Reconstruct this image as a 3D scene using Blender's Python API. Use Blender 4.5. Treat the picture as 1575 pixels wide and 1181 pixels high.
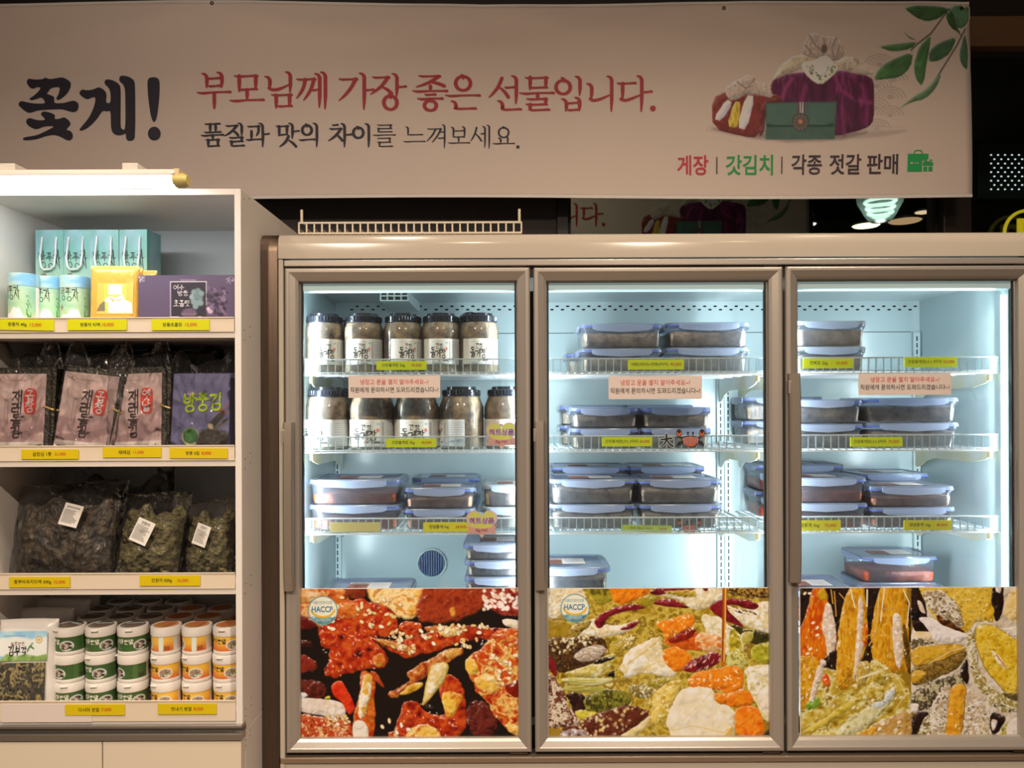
import bpy, math, random
import numpy as np
from mathutils import Vector, Matrix
from mathutils.geometry import tessellate_polygon

for o in list(bpy.data.objects): bpy.data.objects.remove(o)
SC = bpy.context.scene
COL = SC.collection

# ---------------------------------------------------------------- camera
F, CX, HY, EYE = 1140.0, 787.5, 620.0, 1.5          # focal length in px, principal point, eye height
ROLL = math.radians(.22)
cam = bpy.data.cameras.new('camera'); co = bpy.data.objects.new('camera', cam); COL.objects.link(co)
cam.sensor_width = 36; cam.lens = 36*F/1575; cam.shift_y = (HY-590.5)/1575; cam.clip_start = .05
ca, sa = math.cos(ROLL), math.sin(ROLL)
co.matrix_world = Matrix(((ca, sa, 0, 0), (0, 0, -1, 0), (-sa, ca, 0, EYE), (0, 0, 0, 1)))
SC.camera = co

# ---------------------------------------------------------------- world, exposure
w = bpy.data.worlds.new('World'); SC.world = w; w.use_nodes = True
w.node_tree.nodes['Background'].inputs[0].default_value = (1.0, .84, .70, 1)
w.node_tree.nodes['Background'].inputs[1].default_value = .22
SC.view_settings.view_transform = 'Standard'; SC.view_settings.look = 'None'
SC.view_settings.exposure = 0.0; SC.view_settings.gamma = 1; SC.view_settings.use_curve_mapping = False
SC.cycles.use_denoising = True
SC.cycles.max_bounces = 12; SC.cycles.transparent_max_bounces = 40
SC.cycles.caustics_reflective = False; SC.cycles.caustics_refractive = False
SC.cycles.sample_clamp_indirect = 6

WARM = (1.0, .80, .61)
COOL = (.88, 1.0, 1.07)
DOWNLIGHTS = [(-1.75, .75, 14), (-.55, .95, 9), (.47, 1.32, 11), (1.5, 1.1, 12), (-1.1, -.7, 100), (.9, -.7, 84)]   # x, y, watts
ADDED_SPOTS = [(-1.5, .3, -1.3, 2.75, 23), (-.2, .3, -.4, 2.85, 23), (1.2, .3, 1.55, 2.8, 18)]   # unseen lamps added to brighten the banner: x, y, aim x, aim z, watts
TUBE_W = 1.5          # fluorescent fitting on the cabinet
FRIDGE_W = 6.5         # each vertical light inside the refrigerator
# ---------------------------------------------------------------- helpers
def W(x, y, d):
    """a photograph pixel at distance d -> a point in the place"""
    dx, du = x-CX, HY-y
    return Vector(((dx*ca+du*sa)*d/F, d, EYE+(-dx*sa+du*ca)*d/F))
def WX(x, d, y=620): return W(x, y, d).x
def WZ(y, d, x=787): return W(x, y, d).z

def lin1(v):
    v = v/255.0
    return v/12.92 if v <= .04045 else ((v+.055)/1.055)**2.4
def lin(c): return tuple(lin1(v) for v in c[:3])
def rel(c, ref, base=.86):
    """colour of a surface seen as c where a white surface is seen as ref"""
    return tuple(min(.93, lin1(a)/lin1(b)*base) for a, b in zip(c, ref))

MATS = {}
def mat(name, col=None, rough=.5, metal=0.0, spec=.5, noise=None, bump=None, emit=None, coat=0, attr=False, aniso=0):
    """noise: (scale, other colour, contrast[, stretch]); bump: (scale, strength[, stretch])"""
    if name in MATS: return MATS[name]
    m = bpy.data.materials.new(name); m.use_nodes = True; MATS[name] = m
    nt = m.node_tree; N = nt.nodes; Lk = nt.links; b = N['Principled BSDF']
    if col is not None: b.inputs['Base Color'].default_value = (*col, 1)
    b.inputs['Roughness'].default_value = rough; b.inputs['Metallic'].default_value = metal
    b.inputs['Specular IOR Level'].default_value = spec
    if coat: b.inputs['Coat Weight'].default_value = coat; b.inputs['Coat Roughness'].default_value = .12
    if aniso: b.inputs['Anisotropic'].default_value = aniso
    def coords(st):
        tc = N.new('ShaderNodeTexCoord'); mp = N.new('ShaderNodeMapping'); Lk.new(tc.outputs['Object'], mp.inputs[0]); mp.inputs['Scale'].default_value = st; return mp
    if attr:
        a = N.new('ShaderNodeAttribute'); a.attribute_name = 'Col'; Lk.new(a.outputs['Color'], b.inputs['Base Color'])
    elif noise:
        mp = coords(noise[3] if len(noise) > 3 else (1, 1, 1)); n = N.new('ShaderNodeTexNoise'); n.inputs['Scale'].default_value = noise[0]; n.inputs['Detail'].default_value = 5
        Lk.new(mp.outputs[0], n.inputs['Vector']); r = N.new('ShaderNodeValToRGB'); k = noise[2]
        r.color_ramp.elements[0].position = .5-k/2; r.color_ramp.elements[1].position = .5+k/2
        r.color_ramp.elements[0].color = (*col, 1); r.color_ramp.elements[1].color = (*noise[1], 1)
        Lk.new(n.outputs['Fac'], r.inputs[0]); Lk.new(r.outputs[0], b.inputs['Base Color'])
    if bump:
        mp = coords(bump[2] if len(bump) > 2 else (1, 1, 1)); n = N.new('ShaderNodeTexNoise'); n.inputs['Scale'].default_value = bump[0]; n.inputs['Detail'].default_value = 4
        Lk.new(mp.outputs[0], n.inputs['Vector']); bp = N.new('ShaderNodeBump'); bp.inputs['Strength'].default_value = bump[1]; bp.inputs['Distance'].default_value = .01
        Lk.new(n.outputs['Fac'], bp.inputs['Height']); Lk.new(bp.outputs[0], b.inputs['Normal'])
    if emit: b.inputs['Emission Color'].default_value = (*emit[0], 1); b.inputs['Emission Strength'].default_value = emit[1]
    return m

def clear_mat(name, tint, body=.25, col=(.8, .85, .95), rough=.2, fres=.1, bump=None):
    """thin clear plastic or glass: see-through, a milky share (body) and a gloss that grows at the edges"""
    if name in MATS: return MATS[name]
    m = bpy.data.materials.new(name); m.use_nodes = True; MATS[name] = m
    nt = m.node_tree; N = nt.nodes; Lk = nt.links; N.clear()
    out = N.new('ShaderNodeOutputMaterial'); t = N.new('ShaderNodeBsdfTransparent'); t.inputs[0].default_value = (*tint, 1)
    g = N.new('ShaderNodeBsdfGlossy'); g.inputs['Roughness'].default_value = rough; g.inputs['Color'].default_value = (1, 1, 1, 1)
    lw = N.new('ShaderNodeLayerWeight'); lw.inputs['Blend'].default_value = fres
    last = t
    if body:
        d = N.new('ShaderNodeBsdfDiffuse'); d.inputs[0].default_value = (*col, 1); tr = N.new('ShaderNodeBsdfTranslucent'); tr.inputs[0].default_value = (*col, 1)
        mx = N.new('ShaderNodeMixShader'); mx.inputs[0].default_value = .4; Lk.new(d.outputs[0], mx.inputs[1]); Lk.new(tr.outputs[0], mx.inputs[2])
        m1 = N.new('ShaderNodeMixShader'); m1.inputs[0].default_value = body; Lk.new(t.outputs[0], m1.inputs[1]); Lk.new(mx.outputs[0], m1.inputs[2]); last = m1
    m2 = N.new('ShaderNodeMixShader'); Lk.new(lw.outputs['Fresnel'], m2.inputs[0]); Lk.new(last.outputs[0], m2.inputs[1]); Lk.new(g.outputs[0], m2.inputs[2])
    Lk.new(m2.outputs[0], out.inputs[0])
    if bump:
        tc = N.new('ShaderNodeTexCoord'); mp = N.new('ShaderNodeMapping'); mp.inputs['Scale'].default_value = bump[2] if len(bump) > 2 else (1, 1, 1)
        Lk.new(tc.outputs['Object'], mp.inputs[0]); n = N.new('ShaderNodeTexNoise'); n.inputs['Scale'].default_value = bump[0]; n.inputs['Detail'].default_value = 3; Lk.new(mp.outputs[0], n.inputs['Vector'])
        bp = N.new('ShaderNodeBump'); bp.inputs['Strength'].default_value = bump[1]; bp.inputs['Distance'].default_value = .02
        Lk.new(n.outputs['Fac'], bp.inputs['Height']); Lk.new(bp.outputs[0], g.inputs['Normal'])
    return m

class MB:
    def __init__(s): s.v = []; s.f = []
    def add(s, vs, fs):
        n = len(s.v); s.v += [tuple(p) for p in vs]; s.f += [tuple(i+n for i in f) for f in fs]; return s
    def box(s, x0, x1, y0, y1, z0, z1):
        return s.add([(x0, y0, z0), (x1, y0, z0), (x1, y1, z0), (x0, y1, z0), (x0, y0, z1), (x1, y0, z1), (x1, y1, z1), (x0, y1, z1)],
                     [(3, 2, 1, 0), (4, 5, 6, 7), (0, 1, 5, 4), (1, 2, 6, 5), (2, 3, 7, 6), (3, 0, 4, 7)])
    def loops(s, rings, close=True, cap0=True, cap1=True):
        n = len(rings[0]); b = len(s.v)
        for r in rings: s.v += [tuple(p) for p in r]
        for k in range(len(rings)-1):
            for i in range(n if close else n-1):
                j = (i+1) % n; s.f.append((b+k*n+i, b+k*n+j, b+(k+1)*n+j, b+(k+1)*n+i))
        if cap0: s.f.append(tuple(b+i for i in reversed(range(n))))
        if cap1: s.f.append(tuple(b+(len(rings)-1)*n+i for i in range(n)))
        return s
    def rrect(s, cx, cy, w, d, r, z, seg=5):
        P = []
        r = min(r, w/2-1e-4, d/2-1e-4)
        for qx, qy, a0 in ((1, 1, 0), (-1, 1, 90), (-1, -1, 180), (1, -1, 270)):
            for k in range(seg+1):
                a = math.radians(a0+90*k/seg); P.append((cx+qx*(w/2-r)+r*math.cos(a), cy+qy*(d/2-r)+r*math.sin(a), z))
        return P
    def lathe(s, cx, cy, prof, seg=32, cap0=True, cap1=True):
        return s.loops([[(cx+r*math.cos(2*math.pi*i/seg), cy+r*math.sin(2*math.pi*i/seg), z) for i in range(seg)] for r, z in prof], True, cap0, cap1)
    def tube(s, pts, r, seg=6, closed=False):
        P = [Vector(p) for p in pts]; n = len(P); rings = []; up = None
        for i in range(n):
            if closed: t = P[(i+1) % n]-P[i-1]
            else: t = P[min(i+1, n-1)]-P[max(i-1, 0)]
            t.normalize()
            if up is None: up = Vector((0, 0, 1)) if abs(t.z) < .9 else Vector((0, 1, 0))
            a = t.cross(up).normalized(); up = a.cross(t).normalized()
            rings.append([P[i]+a*r*math.cos(2*math.pi*k/seg+.4)+up*r*math.sin(2*math.pi*k/seg+.4) for k in range(seg)])
        if closed: rings.append(rings[0]); return s.loops(rings, True, False, False)
        return s.loops(rings)
    def poly(s, pts, mp):
        tri = tessellate_polygon([[Vector((p[0], p[1], 0)) for p in pts]])
        return s.add([mp(*p) for p in pts], tri)
    def prism(s, pts, mp0, mp1):
        n = len(pts); tri = [tuple(t) for t in tessellate_polygon([[Vector((p[0], p[1], 0)) for p in pts]])]
        s.add([mp0(*p) for p in pts]+[mp1(*p) for p in pts], tri+[tuple(i+n for i in reversed(t)) for t in tri]+[(i, (i+1) % n, (i+1) % n+n, i+n) for i in range(n)])
        return s
    def build(s, name, m, parent=None, smooth=None, bevel=0, fix=True):
        me = bpy.data.meshes.new(name); me.from_pydata(s.v, [], s.f)
        if fix and len(s.f) < 6000:
            import bmesh
            bm = bmesh.new(); bm.from_mesh(me); bmesh.ops.recalc_face_normals(bm, faces=bm.faces); bm.to_mesh(me); bm.free()
        me.materials.append(m)
        if smooth: me.shade_smooth(); me.set_sharp_from_angle(angle=math.radians(smooth))
        o = bpy.data.objects.new(name, me); COL.objects.link(o)
        if parent: o.parent = parent
        if bevel:
            b = o.modifiers.new('bevel', 'BEVEL'); b.width = bevel; b.segments = 2; b.limit_method = 'ANGLE'
        return o

def thing(name, label, cat, loc=(0, 0, 0), rz=0, group=None):
    o = bpy.data.objects.new(name, None); COL.objects.link(o); o.empty_display_size = .05
    o.location = loc; o.rotation_euler = (0, 0, rz); o['label'] = label; o['category'] = cat
    if group: o['group'] = group
    return o
def tag(o, label, cat, group=None):
    o['label'] = label; o['category'] = cat
    if group: o['group'] = group
    return o
def struct(o): o['kind'] = 'structure'; return o
def dup(root, loc, rz, label, group=None, rot=None):
    r = root.copy(); COL.objects.link(r); r.location = loc; r.rotation_euler = rot or (0, 0, rz); r['label'] = label
    if group: r['group'] = group
    for ch in list(root.children):
        if ch.type == 'LIGHT': continue
        c = ch.copy(); COL.objects.link(c); c.parent = r
        for g in ch.children:
            d = g.copy(); COL.objects.link(d); d.parent = c
    return r

# ---- colour prints on a grid of vertices
def grid_print(name, C, parent, mp, ref=None, m=None, base=.86):
    """C: canvas array ny x nx x 3 (0..255); mp(u, v) -> point, u to the right, v down (0..1)"""
    ny, nx = C.shape[:2]; vs = [tuple(mp(i/(nx-1), j/(ny-1))) for j in range(ny) for i in range(nx)]
    fs = [(j*nx+i, (j+1)*nx+i, (j+1)*nx+i+1, j*nx+i+1) for j in range(ny-1) for i in range(nx-1)]
    me = bpy.data.meshes.new(name); me.from_pydata(vs, [], fs)
    x = np.clip(C, 0, 255)/255; x = np.where(x <= .04045, x/12.92, ((x+.055)/1.055)**2.4)
    if ref is not None: x = np.clip(x/np.array(lin(ref))*base, 0, .93)
    col = np.ones((ny*nx, 4), np.float32); col[:, :3] = x.reshape(-1, 3)
    a = me.color_attributes.new('Col', 'FLOAT_COLOR', 'POINT'); a.data.foreach_set('color', col.ravel())
    me.materials.append(m or mat('printed sheet', rough=.45, attr=True)); me.shade_smooth()
    o = bpy.data.objects.new(name, me); COL.objects.link(o)
    if parent: o.parent = parent
    return o

# ---- typeset lettering (font outlines turned into flat meshes)
_TX = {}
def glyphs(s, bold=0):
    k = (s, bold)
    if k not in _TX:
        c = bpy.data.curves.new('t', 'FONT'); c.body = s; c.resolution_u = 3; c.offset = bold
        o = bpy.data.objects.new('t', c); COL.objects.link(o); bpy.context.view_layer.update()
        me = bpy.data.meshes.new_from_object(o.evaluated_get(bpy.context.evaluated_depsgraph_get()))
        V = np.array([v.co[:2] for v in me.vertices]); P = [tuple(p.vertices) for p in me.polygons]
        bpy.data.objects.remove(o); bpy.data.curves.remove(c); bpy.data.meshes.remove(me); _TX[k] = (V, P)
    return _TX[k]
def text(mb, s, x0, y0, x1, y1, mp, bold=0.012, keep=True):
    """fits s into the box x0..x1, y0 (bottom)..y1 (top)"""
    V, P = glyphs(s, bold); a, b = V.min(0), V.max(0); sx = (x1-x0)/(b[0]-a[0]); sy = (y1-y0)/(b[1]-a[1])
    if keep: sx = sy = min(sx, sy)
    ox = (x0+x1)/2-sx*(a[0]+b[0])/2; oy = (y0+y1)/2-sy*(a[1]+b[1])/2
    mb.add([mp(x*sx+ox, y*sy+oy) for x, y in V], P); return mb

# ---- brush lettering (strokes); y runs down
def smooth_line(P, Wd, n=5):
    P = np.array(P, float); Wd = np.array(Wd, float); out = []; ow = []
    if len(P) == 2: n = 3
    for i in range(len(P)-1):
        p0 = P[max(i-1, 0)]; p1 = P[i]; p2 = P[i+1]; p3 = P[min(i+2, len(P)-1)]
        for k in range(n):
            t = k/n; out.append(.5*((2*p1)+(p2-p0)*t+(2*p0-5*p1+4*p2-p3)*t*t+(3*p1-p0-3*p2+p3)*t**3)); ow.append(Wd[i]*(1-t)+Wd[i+1]*t)
    out.append(P[-1]); ow.append(Wd[-1]); return np.array(out), np.array(ow)
def ribbon(mb, P, Wd, mp, closed=False):
    P, Wd = smooth_line(P, Wd)
    if closed: P = P[:-1]; Wd = Wd[:-1]
    n = len(P); vs = []
    for i in range(n):
        t = (P[(i+1) % n]-P[i-1]) if closed else P[min(i+1, n-1)]-P[max(i-1, 0)]
        t = t/(np.linalg.norm(t)+1e-9); q = np.array([-t[1], t[0]])*Wd[i]/2
        vs += [tuple(P[i]+q), tuple(P[i]-q)]
    fs = [(2*i, 2*i+1, 2*((i+1) % n)+1, 2*((i+1) % n)) for i in range(n if closed else n-1)]
    if not closed:
        for e, sg in ((0, -1), (n-1, 1)):
            t = (P[1]-P[0]) if e == 0 else (P[-1]-P[-2]); t = t/(np.linalg.norm(t)+1e-9)*sg; q = np.array([-t[1], t[0]]); r = Wd[e]/2; b = len(vs)
            vs += [tuple(P[e]+r*(math.cos(a)*t+math.sin(a)*q)) for a in np.linspace(-1.5708, 1.5708, 6)]; fs.append(tuple(range(b, b+6)))
    mb.add([mp(*p) for p in vs], fs)
def stroke(mb, kind, a, wv, mp):
    wh = wv*.62
    if kind == 'V': x, y0, y1 = a; ribbon(mb, [(x-1.25*wv, y0+.1*wv), (x-.45*wv, y0+.35*wv), (x-.02*wv, y0+1.1*wv), (x, y0+2.2*wv), (x, y0*.35+y1*.65), (x-.12*wv, y1-.2*wv)], [wv*.35, wv*.75, wv*.98, wv*.95, wv*.95, wv*.4], mp)
    elif kind == 'v': x, y0, y1 = a; ribbon(mb, [(x, y0), (x, (y0+y1)/2), (x-.05*wv, y1-.2*wv)], [wv*.95, wv*.98, wv*.55], mp)
    elif kind == 'H': x0, x1, y = a; l = x1-x0; ribbon(mb, [(x0, y), (x0+.1*l, y+.25*wh), (x0+.22*l, y+.3*wh), (x0+.5*l, y), (x1-.16*l, y-.1*wh), (x1-.05*l, y-.1*wh), (x1-.02*l, y)], [wh*.4, wh*.9, wh*1.1, wh*.8, wh*.85, wh*1.25, wh*.95], mp)
    elif kind == 'h': x0, x1, y = a; l = x1-x0; ribbon(mb, [(x0, y-.15*wh), (x0+.18*l, y+.12*wh), (x0+.6*l, y), (x1-.08*l, y-.15*wh), (x1, y)], [wh*.5, wh, wh*.85, wh*1.1, wh*.9], mp)
    elif kind == 'D': x0, y0, x1, y1 = a; ribbon(mb, [(x0, y0), (x0*.62+x1*.38+.35*wv, y0*.62+y1*.38+.2*wv), (x0*.3+x1*.7+.25*wv, y0*.3+y1*.7+.2*wv), (x1, y1)], [wv*.95, wv*.9, wv*.75, wv*.3], mp)
    elif kind == 'R': x0, y0, x1, y1 = a; ribbon(mb, [(x0, y0), ((x0+x1)/2+.1*wv, (y0+y1)/2-.15*wv), (x1, y1)], [wv*.5, wv*.85, wv*.95], mp)
    elif kind == 'O':
        x, y, rx, ry = a; n = 14; rx -= wv*.42; ry -= wh*.45
        ribbon(mb, [(x+rx*math.cos(t), y+ry*math.sin(t)) for t in np.linspace(0, 2*math.pi, n+1)], [wh*1.05+(wv*.95-wh)*abs(math.cos(t)) for t in np.linspace(0, 2*math.pi, n+1)], mp, True)
    elif kind == 'T': x, y = a; ribbon(mb, [(x-.45*wv, y-.3*wv), (x+.25*wv, y+.1*wv), (x, y+.6*wv)], [wv*.45, wv*.75, wv*.6], mp)
    elif kind == 'U': ribbon(mb, [(a[i], a[i+1]) for i in range(0, len(a), 2)], [wv*.9]+[wv*.75]*(len(a)//2-2)+[wv*.4], mp)
    elif kind == '.': x, y, r = a; mb.add([mp(x+r*math.cos(t), y+r*math.sin(t)) for t in np.linspace(0, 6.28318, 17)[:-1]], [tuple(range(16))])

CHO = 'ㄱㄲㄴㄷㄸㄹㅁㅂㅃㅅㅆㅇㅈㅉㅊㅋㅌㅍㅎ'; JUNG = 'ㅏㅐㅑㅒㅓㅔㅕㅖㅗㅘㅙㅚㅛㅜㅝㅞㅟㅠㅡㅢㅣ'; JONG = ' ㄱㄲㄳㄴㄵㄶㄷㄹㄺㄻㄼㄽㄾㄿㅀㅁㅂㅄㅅㅆㅇㅈㅊㅋㅌㅍㅎ'
RING = [(.5+.46*math.sin(t), .5-.46*math.cos(t)) for t in np.linspace(0, 2*math.pi, 11)]
CON = {'ㄱ': [[(.05, .12), (.88, .1), (.8, .45), (.45, 1)]], 'ㄴ': [[(.12, .02), (.12, .85), (.3, .92), (1, .8)]], 'ㄷ': [[(.1, .1), (.92, .08)], [(.12, .1), (.14, .88), (.95, .85)]],
       'ㄹ': [[(.05, .05), (.88, .04), (.86, .46), (.12, .5), (.1, .94), (.98, .92)]], 'ㅁ': [[(.12, .05), (.15, .95), (.86, .93), (.9, .06), (.12, .08)]], 'ㅂ': [[(.12, 0), (.15, .97), (.86, .95), (.88, .02)], [(.15, .5), (.86, .48)]],
       'ㅅ': [[(.55, 0), (.42, .5), (0, 1)], [(.45, .45), (1, 1)]], 'ㅇ': [RING], 'ㅈ': [[(.05, .1), (.88, .08), (.55, .5), (0, 1)], [(.5, .52), (1, 1)]], 'ㅊ': [[(.35, -.1), (.62, -.02)], [(.05, .2), (.88, .18), (.55, .55), (0, 1)], [(.5, .56), (1, 1)]],
       'ㅋ': [[(.05, .12), (.88, .1), (.45, 1)], [(.1, .5), (.75, .45)]], 'ㅌ': [[(.1, .1), (.92, .08)], [(.12, .48), (.85, .46)], [(.12, .1), (.14, .9), (.95, .88)]], 'ㅍ': [[(.02, .1), (.98, .08)], [(.32, .1), (.34, .9)], [(.68, .1), (.66, .9)], [(.02, .92), (1, .9)]],
       'ㅎ': [[(.35, -.05), (.65, 0)], [(.05, .22), (.95, .2)], [(.5+.36*(x-.5)*2, .66+.36*(y-.5)*2*.95) for x, y in RING]]}
VOW = {'ㅏ': [[(.3, 0), (.32, 1)], [(.32, .45), (.95, .42)]], 'ㅐ': [[(.15, .05), (.16, .95)], [(.16, .48), (.7, .46)], [(.75, 0), (.77, 1)]], 'ㅓ': [[(.1, .45), (.62, .43)], [(.65, 0), (.67, 1)]], 'ㅔ': [[(0, .45), (.35, .43)], [(.4, .05), (.42, .95)], [(.8, 0), (.82, 1)]],
       'ㅖ': [[(0, .36), (.36, .34)], [(0, .6), (.36, .58)], [(.4, .05), (.42, .95)], [(.8, 0), (.82, 1)]], 'ㅕ': [[(.1, .35), (.62, .33)], [(.1, .6), (.62, .58)], [(.65, 0), (.67, 1)]], 'ㅣ': [[(.5, 0), (.52, 1)]], 'ㅗ': [[(.5, 0), (.5, .75)], [(0, .82), (1, .78)]], 'ㅛ': [[(.35, 0), (.35, .75)], [(.65, 0), (.65, .75)], [(0, .82), (1, .78)]], 'ㅜ': [[(0, .2), (1, .16)], [(.5, .2), (.48, 1)]], 'ㅡ': [[(0, .5), (1, .46)]]}
def syllable(ch):
    n = ord(ch)-0xAC00; c = CHO[n//588]; v = JUNG[n % 588//28]; j = JONG[n % 28]; S = []
    def put(strokes, x0, y0, x1, y1): S.extend([[(x0+(x1-x0)*x, y0+(y1-y0)*y) for x, y in st] for st in strokes])
    def cons(c, x0, y0, x1, y1):
        if c in 'ㄲㄸㅃㅆㅉ':
            b = 'ㄱㄷㅂㅅㅈ'['ㄲㄸㅃㅆㅉ'.index(c)]; m = (x0+x1)/2; put(CON[b], x0, y0, m+.02, y1); put(CON[b], m, y0, x1+.02, y1)
        else: put(CON[c], x0, y0, x1, y1)
    yb = .56 if j != ' ' else 1
    if v in 'ㅗㅛㅜㅡ':
        cons(c, .2, .02, .8, yb*.5); put(VOW[v], 0, yb*.52, 1, yb*(1 if v != 'ㅡ' else .9))
    else: cons(c, .02, .12*yb+.02, .56, yb*.86); put(VOW.get(v, VOW['ㅣ']), .58, 0, 1, yb*1.02 if j != ' ' else 1.02)
    if j != ' ': cons(j, .22, .64, .88, 1)
    return S
def brush(mb, s, x0, y0, x1, y1, mp, wd=.11, vertical=False, seed=1, slant=0, pop=.12):
    """brush-written hangul in a box (y down); wd: stroke width in syllable heights"""
    R = random.Random(seed); n = sum(.4 if ch == ' ' else 1 for ch in s); p = 0
    for ch in s:
        if ch == ' ': p += .4; continue
        if vertical: bx0, bx1, by0, by1 = x0, x1, y0+(y1-y0)*p/n, y0+(y1-y0)*(p+.93)/n
        else: bx0, bx1, by0, by1 = x0+(x1-x0)*p/n, x0+(x1-x0)*(p+.96)/n, y0, y1
        p += 1; dy = R.uniform(-pop, pop)*(by1-by0)*(0 if vertical else 1); h = (by1-by0)*R.uniform(1-pop, 1+pop); hw = bx1-bx0
        for st in syllable(ch):
            P = [(bx0+hw*x+slant*(.5-y)*h, by0+dy+h*y) for x, y in st]; closed = len(st) > 8; ww = abs(h)*wd
            Wd = [ww*1.1]+[ww]*(len(P)-2)+[ww*.55] if not closed else [ww*.85]*len(P)
            ribbon(mb, P, Wd, mp, closed)
    return mb
# ---------------------------------------------------------------- painted prints (numpy) -> vertex colours
def vnoise(X, Y, seed):
    xi = np.floor(X).astype(np.int64); yi = np.floor(Y).astype(np.int64)
    xf = X - xi; yf = Y - yi
    u = xf*xf*(3-2*xf); v = yf*yf*(3-2*yf)
    def h(a, b):
        n = (a*374761393 + b*668265263 + seed*974711) & 0x7fffffff
        n = ((n ^ (n >> 13))*1274126177) & 0x7fffffff
        return ((n ^ (n >> 16)) & 0xffff)/65535.0
    return (h(xi, yi)*(1-u)+h(xi+1, yi)*u)*(1-v)+(h(xi, yi+1)*(1-u)+h(xi+1, yi+1)*u)*v

def fbm(X, Y, seed, o=4):
    s = 0; a = .5; t = 0
    for k in range(o):
        s = s+a*vnoise(X*2**k, Y*2**k, seed+k*17); t += a; a *= .55
    return s/t

def chaikin(P, n):
    for _ in range(n):
        Q = np.roll(P, -1, 0); R = np.empty((len(P)*2, 2)); R[0::2] = P*.78+Q*.22; R[1::2] = P*.22+Q*.78; P = R
    return P

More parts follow.
